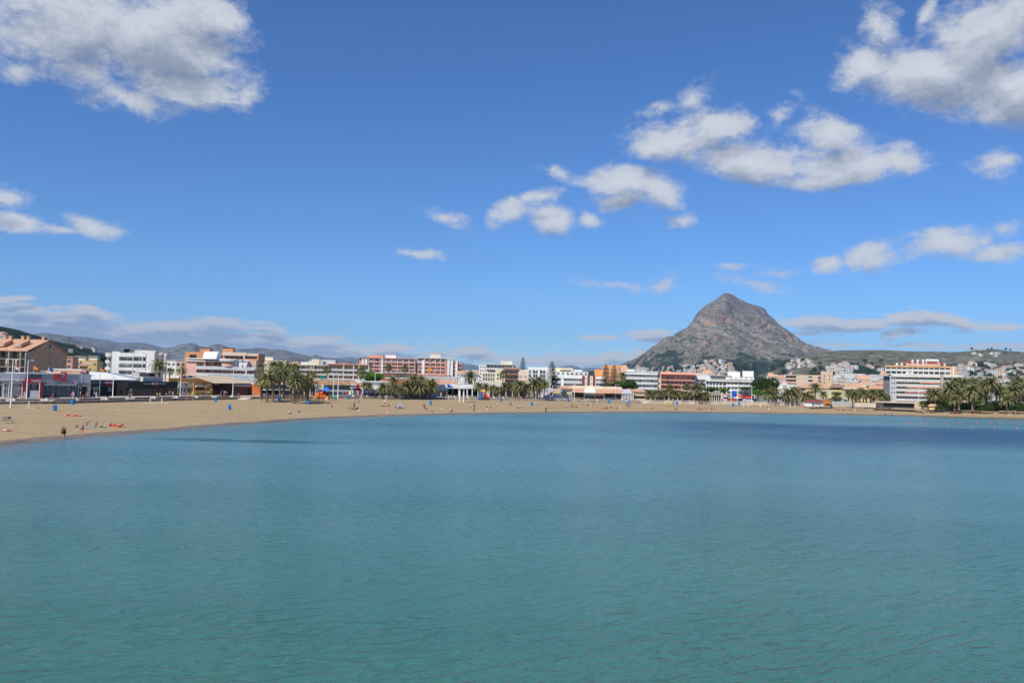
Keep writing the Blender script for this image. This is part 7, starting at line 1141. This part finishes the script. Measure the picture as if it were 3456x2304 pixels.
# white watchtower
p = place(1558, 1357); e = thing('watchtower', p, 'white beach watchtower with two slim columns and a lattice cabin', 'watchtower'); H0 = at(1558, 1312, p.y).z-p.z; H1 = at(1558, 1277, p.y).z-p.z
for x in (-.62, .62): MB().tube([(x, 0, -.1), (x, 0, H0)], .24, 10).ob('column', m_white, e); MB().tube([(x, 0, 0), (x, 0, .35)], .34, 10).ob('column_base', m_cream, e)
b = MB(); b.box(-1.1, 1.1, -.8, .8, H0, H0+.15); b.ob('platform', m_metal, e); b = MB()
for z in (.6, 1.2): b.box(-1.1, 1.1, -.8, -.75, H0+z, H0+z+.06); b.box(-1.1, 1.1, .75, .8, H0+z, H0+z+.06)
for x in (-1.1, -.4, .3, 1.04): b.box(x, x+.06, -.8, -.74, H0+.16, H0+1.2)
b.ob('railing', m_white, e); MB().tube([(-.75, 0, H0), (-.75, 0, H1+1.6)], .12, 8).ob('mast', m_white, e); MB().box(-.1, .8, -.5, .5, H0+1.3, H1-.8).ob('cabin', m_lgrey, e); MB().box(-.25, .95, -.6, .6, H1-.797, H1-.5).ob('cabin_roof', m_white, e); MB().box(.15, .75, -.3, .3, H1-.497, H1+.2).ob('camera_box', m_lgrey, e)
fl = thing('flag', Vector((p.x-14.2, p.y+18, GZ)), 'orange flag flying above the brown mansard building', 'flag')
zf_ = at(1443, 1242, fl.location.y).z-GZ; fl.location.x = at(1443, 1242, fl.location.y).x; MB().tube([(0, 0, 0), (0, 0, zf_)], .08, 6).ob('pole', m_lgrey, fl); b = MB(); b.add([(0.06, 0, zf_), (1.6, .3, zf_-.1), (1.7, .1, zf_-1.1), (.06, 0, zf_-1.2), (0.06, .04, zf_), (1.6, .34, zf_-.1), (1.7, .14, zf_-1.1), (.06, .04, zf_-1.2)], [(0, 1, 2, 3), (7, 6, 5, 4), (0, 4, 5, 1), (1, 5, 6, 2), (2, 6, 7, 3), (3, 7, 4, 0)]); b.ob('cloth', mat('flag_orange', (.8, .25, .03), .8), fl)
for px, pt, Y, cs, lab in [(115, 1233, 200, ((.6, .03, .03), (.8, .5, .02), (.6, .03, .03)), 'red and yellow striped flag above the crimson framed shop'), (166, 1238, 205, ((.02, .06, .35), (.02, .06, .35), (.02, .06, .35)), 'blue flag before the brown gable wall'), (277, 1243, 205, ((.6, .03, .05), (.75, .75, .75), (.6, .03, .05)), 'red and white flag above the white gabled restaurant'), (340, 1240, 215, ((.6, .03, .03), (.8, .5, .02), (.6, .03, .03)), 'red and yellow flag before the yellow house'), (50, 1232, 190, ((.6, .1, .08), (.75, .75, .75), (.5, .2, .1)), 'faded red and white flag beside the tall mast')]:
    q = at(px, pt, Y); e = thing('flag', (q.x, q.y, GZ), lab, 'flag'); z = q.z-GZ; MB().tube([(0, 0, 0), (0, 0, z)], .05, 6).ob('pole', m_lgrey, e)
    for k, c in enumerate(cs): z1 = z-.1-.28*k; b = MB(); n = 6; pts = [(.06+.95*i/n, .12*math.sin(i*1.3), -.07*i) for i in range(n+1)]; vs = [(x, y, z1+dz) for x, y, dz in pts]+[(x, y, z1-.277+dz) for x, y, dz in pts]+[(x, y+.02, z1+dz) for x, y, dz in pts]+[(x, y+.02, z1-.277+dz) for x, y, dz in pts]; m_ = n+1; b.add(vs, [(i, i+1, m_+i+1, m_+i) for i in range(n)]+[(2*m_+i+1, 2*m_+i, 3*m_+i, 3*m_+i+1) for i in range(n)]); b.ob('stripe', mat('flag_%d_%d' % (px, k), c, .8), e)
# playgrounds
def plas(n, c): return mat(n+'_play_plastic', c, .4, .04, 1)
po, pr_, pg_, pb_, py_ = plas('orange', (.85, .22, .02)), plas('red', (.55, .03, .02)), plas('green', (.02, .28, .12)), plas('blue', (.02, .16, .62)), plas('yellow', (.85, .42, .03))
def slide(mb, x0, z0, x1, w=.35, y=0, n=8): 
    for i in range(n):
        t0, t1 = i/n, (i+1)/n; f = lambda t: z0*(1-t)**1.35+.12; a, c = (x0+(x1-x0)*t0, f(t0)), (x0+(x1-x0)*t1, f(t1))
        for yy, h in ((y-w, .32), (y+w-.06, .32)): mb.add([(a[0], yy, a[1]), (c[0], yy, c[1]), (c[0], yy, c[1]+h), (a[0], yy, a[1]+h), (a[0], yy+.06, a[1]), (c[0], yy+.06, c[1]), (c[0], yy+.06, c[1]+h), (a[0], yy+.06, a[1]+h)], [(0, 1, 2, 3), (7, 6, 5, 4), (3, 2, 6, 7), (0, 4, 5, 1)])
        mb.add([(a[0], y-w, a[1]), (c[0], y-w, c[1]), (c[0], y+w, c[1]), (a[0], y+w, a[1]), (a[0], y-w, a[1]-.05), (c[0], y-w, c[1]-.05), (c[0], y+w, c[1]-.05), (a[0], y+w, a[1]-.05)], [(0, 1, 2, 3), (7, 6, 5, 4)])
p = place(1098, 1349); k = p.y/FPX; X_ = lambda px: (px-1098)*k; Z_ = lambda py: (1350-py)*k
e = thing('playground_slide', p, 'orange play structure with green slides and a blue pyramid roof', 'playground')
b = MB(); b.prism([(X_(1053), .05), (X_(1058), .0), (X_(1075), Z_(1338)), (X_(1078), Z_(1327)), (X_(1068), Z_(1327)), (X_(1062), Z_(1338))], -.4, .4); b.ob('tube_slide', po, e)
b = MB(); b.box(X_(1078), X_(1088), -.5, .5, Z_(1338), Z_(1323)); b.box(X_(1091), X_(1101), -.5, .5, Z_(1340), Z_(1333)); b.box(X_(1066), X_(1076), -.5, .5, Z_(1336), Z_(1330)); b.ob('panel', po, e)
b = MB(); b.box(X_(1080), X_(1086), -.6, -.51, Z_(1334), Z_(1328)); b.ob('bubble_window', pr_, e)
b = MB(); [b.tube([(X_(x), y, 0), (X_(x), y, Z_(t))], .08, 6) for x, t in ((1078, 1315), (1089, 1320), (1100, 1322), (1109, 1318)) for y in (-.6, .6)]; b.box(X_(1078), X_(1109), -.6, .6, Z_(1342), Z_(1340.5)); b.ob('post', pr_, e)
b = MB(); b.prism([(X_(1087), .05), (X_(1091), .05), (X_(1100), Z_(1340)), (X_(1096), Z_(1340))], -.9, -.6); b.prism([(X_(1068), .05), (X_(1072), .05), (X_(1080), Z_(1342)), (X_(1077), Z_(1342))], .5, .9); b.ob('ladder', pr_, e)
b = MB(); slide(b, X_(1112), Z_(1335), X_(1137)); slide(b, X_(1079), Z_(1341), X_(1066), y=-1.1); b.ob('slide', pg_, e); b = MB(); b.tube([(X_(1110), 0, Z_(1342)), (X_(1112), 0, Z_(1333)), (X_(1117), 0, Z_(1328))], [.35, .3, .35], 8); b.ob('dragon_panel', pg_, e)
b = MB(); zc = Z_(1318); b.add([(X_(1087), -1.1, zc), (X_(1114), -1.1, zc), (X_(1114), 1.1, zc), (X_(1087), 1.1, zc), (X_(1100.5), 0, Z_(1305.5)), (X_(1087), -1.1, zc-.12), (X_(1114), -1.1, zc-.12), (X_(1114), 1.1, zc-.12), (X_(1087), 1.1, zc-.12)], [(0, 1, 4), (1, 2, 4), (2, 3, 4), (3, 0, 4), (0, 5, 6, 1), (1, 6, 7, 2), (2, 7, 8, 3), (3, 8, 5, 0), (8, 7, 6, 5)]); b.ob('roof', pb_, e); MB().tube([(X_(1104), -.3, 0), (X_(1104), -.3, Z_(1340))], .5, 8).ob('climbing_panel', m_beige, e)
p = place(1632, 1349); k = p.y/FPX; X_ = lambda px: (px-1632)*k
e = thing('playground_slide', p, 'small play tower with blue and red slides and an orange roof', 'playground')
b = MB(); slide(b, X_(1627), Z_(1329), X_(1613)); b.box(X_(1618), X_(1624), -.4, .4, Z_(1348), Z_(1330)); b.ob('slide', pb_, e); b = MB(); b.tube([(X_(1633), 0, Z_(1334)), (X_(1641), -.3, Z_(1334)), (X_(1646), -.8, Z_(1342)), (X_(1640), -1.0, .3)], .42, 10); b.box(X_(1630), X_(1638), -.5, .5, Z_(1338), Z_(1328)); b.ob('tube_slide', pr_, e); b = MB(); [b.tube([(X_(x), y, 0), (X_(x), y, Z_(1320))], .07, 6) for x in (1625, 1637) for y in (-.5, .5)]; b.box(X_(1625), X_(1637), -.5, .5, Z_(1339), Z_(1337.5)); b.ob('post', m_dk, e)
b = MB(); zc = Z_(1321); b.add([(X_(1621), -.9, zc), (X_(1640), -.9, zc), (X_(1640), .9, zc), (X_(1621), .9, zc), (X_(1630.5), 0, Z_(1314)), (X_(1630.5), 0, zc-.1)], [(0, 1, 4), (1, 2, 4), (2, 3, 4), (3, 0, 4), (1, 0, 5), (2, 1, 5), (3, 2, 5), (0, 3, 5)]); b.ob('roof', py_, e)
# parasols, towels, chairs, mattress
def parasol(px, py, zt, r, m, lab, low=False, shut=False):
    p = place(px, py); e = thing('parasol', p, lab, 'parasol'); MB().tube([(0, 0, -.1), (0, 0, zt)], .03, 6).ob('pole', m_lgrey, e); b = MB()
    if shut: b.frus(0, 0, zt-1.2, zt, .16, .05, 8)
    else:
        n = 10; b.add([(r*math.cos(2*math.pi*i/n), r*math.sin(2*math.pi*i/n), zt-.35*r) for i in range(n)]+[(0, 0, zt), (0, 0, zt-.05-.3*r)], [(i, (i+1) % n, n) for i in range(n)]+[((i+1) % n, i, n+1) for i in range(n)])
    b.ob('canopy', m, e)
parasol(1350, 1376, 1.0, 1.15, clom['sky'], 'light blue parasol standing low on the open sand'); parasol(712, 1335, 2.0, .5, clom['yellow'], 'small yellow umbrella held up before the rust orange restaurant'); parasol(747, 1337, 1.9, .6, clom['navy'], 'small navy umbrella before the rust orange restaurant'); parasol(2023, 1364, 1.9, .9, clom['navy'], 'closed navy parasol among sitters before the star windowed cafe', shut=True); parasol(2122, 1364, 2.0, .9, clom['sky'], 'closed light blue parasol beside the white pavilion', shut=True); parasol(2488, 1360, 2.5, 1.6, m_white, 'white parasol before the red awnings')
def towel(px, py, m, lab, rz, L=1.8, w=.8): p = place(px, py); o = MB().box(-w/2, w/2, -L/2, L/2, -.03, .035).ob('towel', m, loc=p, rz=rz); tag(o, lab, 'towel', 'towels on the sand')
for a in [(228, 1404, 'coral', 'coral towel under the left sunbather before the blue bins', 1.5), (257, 1404, 'red', 'red towel under the pink topped sunbather', 1.5), (342, 1442, 'green', 'green towel in the left beach group', 1.4), (300, 1441, 'sky', 'light blue towel beside the person bending in orange', 1.6), (1210, 1385, 'white', 'white towel right of the family below the slide', 1.4), (1224, 1381, 'lilac', 'lilac towel stretched right of the family below the slide', 1.5), (1288, 1404, 'yellow', 'yellow towel near the pink child by the water', 1.5), (1490, 1380, 'white', 'white bundle on the sand left of the watchtower', .3), (1662, 1380, 'pink', 'pink towel right of the person in white trousers', 1.6), (1692, 1371, 'beige', 'beige towel below the palm row', 1.5), (1921, 1380, 'lime', 'lime towel before the striped door cafe', 1.5), (2039, 1380, 'red', 'red towel before the shaded terrace', 1.5), (2072, 1380, 'pink', 'pink towel before the shaded terrace', 1.5), (3286, 1400, 'coral', 'coral towel before the garden hedge', 1.5), (3350, 1395, 'white', 'white towel at the far right of the beach', 1.5), (3232, 1397, 'red', 'red towel before the hotel garden palms', 1.4)]: towel(a[0], a[1], clom[a[2]], a[3], a[4])
o = thing('beach_mattress', place(392, 1440), 'red beach mattress with a raised head end', 'mattress', None, -1.5); MB().box(-.4, .4, -.95, .5, -.02, .1).ob('mattress', clom['orange'], o); b = MB(); b.prismx([(.5, 0), (.5, .1), (1.0, .42), (1.05, .34)], -.4, .4); b.ob('headrest', clom['red'], o)
def fchair(px, py, rz, m, lab):
    e = thing('folding_chair', place(px, py), lab, 'chair', None, rz); MB().box(-.28, .28, -.25, .25, .40, .44).ob('seat', m, e); MB().box(-.28, .28, .26, .30, .62, .95).ob('backrest', m, e); b = MB()
    for x in (-.3, .3): b.tube([(x, -.28, 0), (x, .28, .95)], .018, 5); b.tube([(x, .30, 0), (x, -.26, .60)], .018, 5); b.tube([(x, -.28, .62), (x, .28, .62)], .018, 5)
    b.ob('frame', m_metal, e)
fchair(35, 1427, 1.3, clom['green'], 'empty green folding chair at the left edge of the beach'); fchair(17, 1427, 1.0, clom['brown'], 'folding chair under the grey haired person in lilac'); fchair(2895, 1388, .3, clom['red'], 'red beach chair before the hotel palm clump')
# mobility scooter on the promenade
e = thing('mobility_scooter', place(176, 1349), 'black mobility scooter with a red bag before the grey fronted restaurant', 'scooter', None, .3); MB().box(-.28, .28, -.7, .5, .18, .3).ob('deck', m_dk, e); MB().box(-.26, .26, .1, .5, .5, .62).ob('seat', m_dk, e); MB().box(-.26, .26, .5, .58, .6, 1.05).ob('backrest', m_dk, e); MB().tube([(0, -.6, .3), (0, -.5, 1.0)], .05, 6).ob('steering_column', m_dk, e); MB().box(-.25, .25, -.8, -.6, .5, .85).ob('bag', clom['red'], e)
for x, y in ((-.28, .3), (.28, .3), (-.2, -.6), (.2, -.6)): b = MB(); b.tube([(x-.05, y, .15), (x+.05, y, .15)], .16, 12); b.ob('wheel', m_dk, e)
# cars
m_tyre = mat('tyre', (.02, .02, .02), .9); 
def car(px, pb, Y, col, lab, van=False, rz=0.0):
    q = at(px, pb, Y); e = thing('parked_car', (q.x, q.y, GZ), lab, 'van' if van else 'car', 'cars parked behind the beach', rz); b = MB(); c = mat('car_paint_%d' % px, col, .25, .03, 1, spec=.6); h = 1.9 if van else 1.42
    prof = [(-2.1, .3), (2.1, .3), (2.15, .75), (1.3, .95), (.75, h), (-1.3 if not van else -2.0, h), (-1.9 if not van else -2.1, .98), (-2.15, .8)]; b.prism(prof, -.85, .85); b.ob('body', c, e)
    w = MB(); w.prism([(1.12, 1.0), (.68, h-.1), (-1.2, h-.1), (-1.65, 1.0)], -.87, -.853); w.prism([(1.12, 1.0), (.68, h-.1), (-1.2, h-.1), (-1.65, 1.0)], .853, .87); w.ob('window', m_glass, e)
    for x in (-1.3, 1.35): 
        for y in (-.86, .86): t = MB(); t.tube([(x, y-.1, .32), (x, y+.1, .32)], .32, 14); tt = t.ob('wheel', m_tyre, e); r = MB(); r.tube([(x, y-.12, .32), (x, y+.12, .32)], .17, 10); r.ob('rim', m_metal, tt)
    for y in (-.6, .6): MB().box(2.1, 2.17, y-.18, y+.18, .62, .78).ob('headlight', m_white, e); MB().box(-2.17, -2.1, y-.18, y+.18, .7, .85).ob('tail_light', m_redp, e)
for a in [(2451, 1352, 331, (.7, .7, .7), 'white van parked before the terraced block', True), (2471, 1353, 330, (.45, .02, .02), 'red car parked right of the white van'), (2425, 1352, 331, (.35, .36, .38), 'grey car parked left of the white van'), (2508, 1355, 330, (.02, .03, .06), 'dark blue car parked under the left red awning'), (2524, 1355, 327, (.55, .56, .58), 'silver car parked between two dark cars'), (2541, 1356, 330, (.015, .015, .02), 'black car parked under the right red awning'), (2584, 1357, 330, (.2, .3, .28), 'grey green car parked beside the big dark tree'), (2392, 1353, 334, (.03, .05, .12), 'navy car parked behind the right end of the palm row'), (2294, 1352, 334, (.7, .7, .68), 'white car glimpsed through the long palm row'), (1850, 1343, 297, (.72, .72, .72), 'white car before the lilac white house'), (1880, 1344, 296, (.04, .08, .25), 'blue car before the pediment house'), (2578+60, 1358, 332, (.5, .5, .52), 'pale car behind the wall left of the palms'), (2765, 1352, 365, (.1, .35, .35), 'teal car behind the white hut'), (2832, 1352, 372, (.6, .6, .6), 'white car behind the garden wall')]: car(*a[:4], a[4], *(a[5:]))
# cafe tables in the open fronts
tb = thing('cafe_table', (0, 0, 0), None, 'table', 'cafe tables on the seafront terraces'); MB().frus(0, 0, .72, .76, .42, .42, 12).ob('tabletop', m_awn, tb); MB().tube([(0, 0, .02), (0, 0, .72)], .04, 6).ob('leg', m_metal, tb); MB().frus(0, 0, .0, .03, .25, .25, 10).ob('foot', m_metal, tb)
ch = thing('cafe_chair', (0, 0, 0), None, 'chair', 'cafe chairs on the seafront terraces'); MB().box(-.2, .2, -.2, .2, .42, .46).ob('seat', m_lgrey, ch); MB().box(-.2, .2, .17, .21, .47, .85).ob('backrest', m_lgrey, ch)
for x in (-.18, .18):
    for y in (-.18, .18): MB().tube([(x, y, 0), (x, y, .42)], .018, 5).ob('leg', m_metal, ch)
TS = [(880, 'under the white canopy behind the first palms'), (915, 'under the white canopy behind the first palms'), (945, 'under the white canopy behind the first palms')]+[(1512+k*12, 'on the dark terrace behind the watchtower') for k in range(8)]+[(1662+k*15, 'before the low white walled restaurant') for k in range(7)]+[(1935+k*12, 'before the striped awning bar') for k in range(3)]+[(2045+k*12, 'on the wide shaded terrace') for k in range(4)]+[(2200+k*18, 'behind the long palm row') for k in range(9)]
f1 = f2 = True
for k, (px, l) in enumerate(TS):
    q = edge(px, 10.2+random.uniform(-.6, .6)); t = tb if k == 0 else ctree(tb); t.location = q; tag(t, 'round pale cafe table '+l)
    for s in (-1, 1): c = ch if (k == 0 and s == -1) else ctree(ch); c.location = q+Vector((s*.75, 0, 0)); c.rotation_euler.z = -s*math.pi/2; tag(c, 'pale cafe chair '+l)
# buoys
by = thing('buoy', (0, 0, 0), None, 'buoy', 'orange buoys off the right hand beach'); MB().tube([(0, 0, -.25), (0, 0, -.1), (0, 0, .1), (0, 0, .28), (0, 0, .34)], [.14, .3, .34, .2, .08], 10).ob('float', mat('buoy_orange', (.85, .18, .03), .5, .05, 1), by); MB().tube([(0, 0, .34), (0, 0, .48)], .03, 6).ob('ring', m_dk, by)
BY = [(3062, 1427), (3077, 1428), (3112, 1428), (3127, 1427), (3188, 1427), (3197, 1434), (3240, 1428), (3278, 1438), (3297, 1428), (3343, 1428), (3357, 1442), (3374, 1429), (3432, 1447), (3438, 1430)]
for i, (px, py) in enumerate(BY): o = by if i == 0 else ctree(by); o.location = onz(px, py, 0); o.scale = (.62, .62, .62); far = py < 1432; n_ = [b for b in sorted(BY) if (b[1] < 1432) == far].index((px, py)); tag(o, f'orange buoy, {ORD[n_]} from the left in the {"row near the beach" if far else "outer scattered row"}')
e = thing('beach_ramp', edge(815, -1.6), 'pale wooden ramp leading down to the sand beside the palms', 'ramp', None, -.35); b = MB(); b.prismx([(-3, -.9), (1.2, .03), (1.2, -.1), (-3, -1.1)], -2.6, 2.6); b.ob('boards', m_cop, e)
e = thing('road_sign', edge(2478, 14), 'tall blue sign before the terraced block', 'sign'); MB().tube([(0, 0, 0), (0, 0, 4.4)], .07, 6).ob('post', m_metal, e); MB().box(-.9, .9, -.1, -.03, 2.2, 4.6).ob('panel', mat('sign_blue', (.02, .12, .5), .5), e)
e = thing('advert_panel', edge(2711, 3), 'green sign board on the wall left of the white hut', 'sign'); MB().box(-.7, .7, 0, .15, .3, 2.3).ob('panel', mat('sign_green', (.01, .35, .12), .5), e); MB().box(-.05, .05, .16, .24, 0, .4).ob('post', m_dk, e)
for i in range(9):
    px = 1132+i*11 if i < 4 else 1178+(i-4)*9; q = edge(px, 11.6); e = thing('shop_display', q, None, 'display', 'goods displayed before the beachwear shop'); c = [clom[k] for k in ('teal', 'red', 'sky', 'orange', 'white', 'lime', 'blue', 'pink', 'brown')][i]; MB().box(-.5, .5, -.2, .2, .5, 1.9).ob('goods', c, e); MB().box(-.55, .55, -.05, .05, 0, .5).ob('rack', m_metal, e); tag(e, ['teal', 'red', 'light blue', 'orange', 'white', 'lime', 'blue', 'pink', 'brown'][i]+' goods on a rack outside the beachwear shop')

# whatever still shares a label is told apart by its place in the row
bpy.context.view_layer.update(); dup_ = {}
for o in COL.objects:
    if o.parent is None and o.get('label'): dup_.setdefault(o['label'], []).append(o)
for l, L in dup_.items():
    if 1 < len(L) <= 26 and len(l.split()) < 13:
        L.sort(key=lambda o: pxof(o.location)[0])
        for i, o in enumerate(L): o['label'] = l+(', left one' if i == 0 else ', right one') if len(L) == 2 else f'{l}, {ORD[i]} from the left'
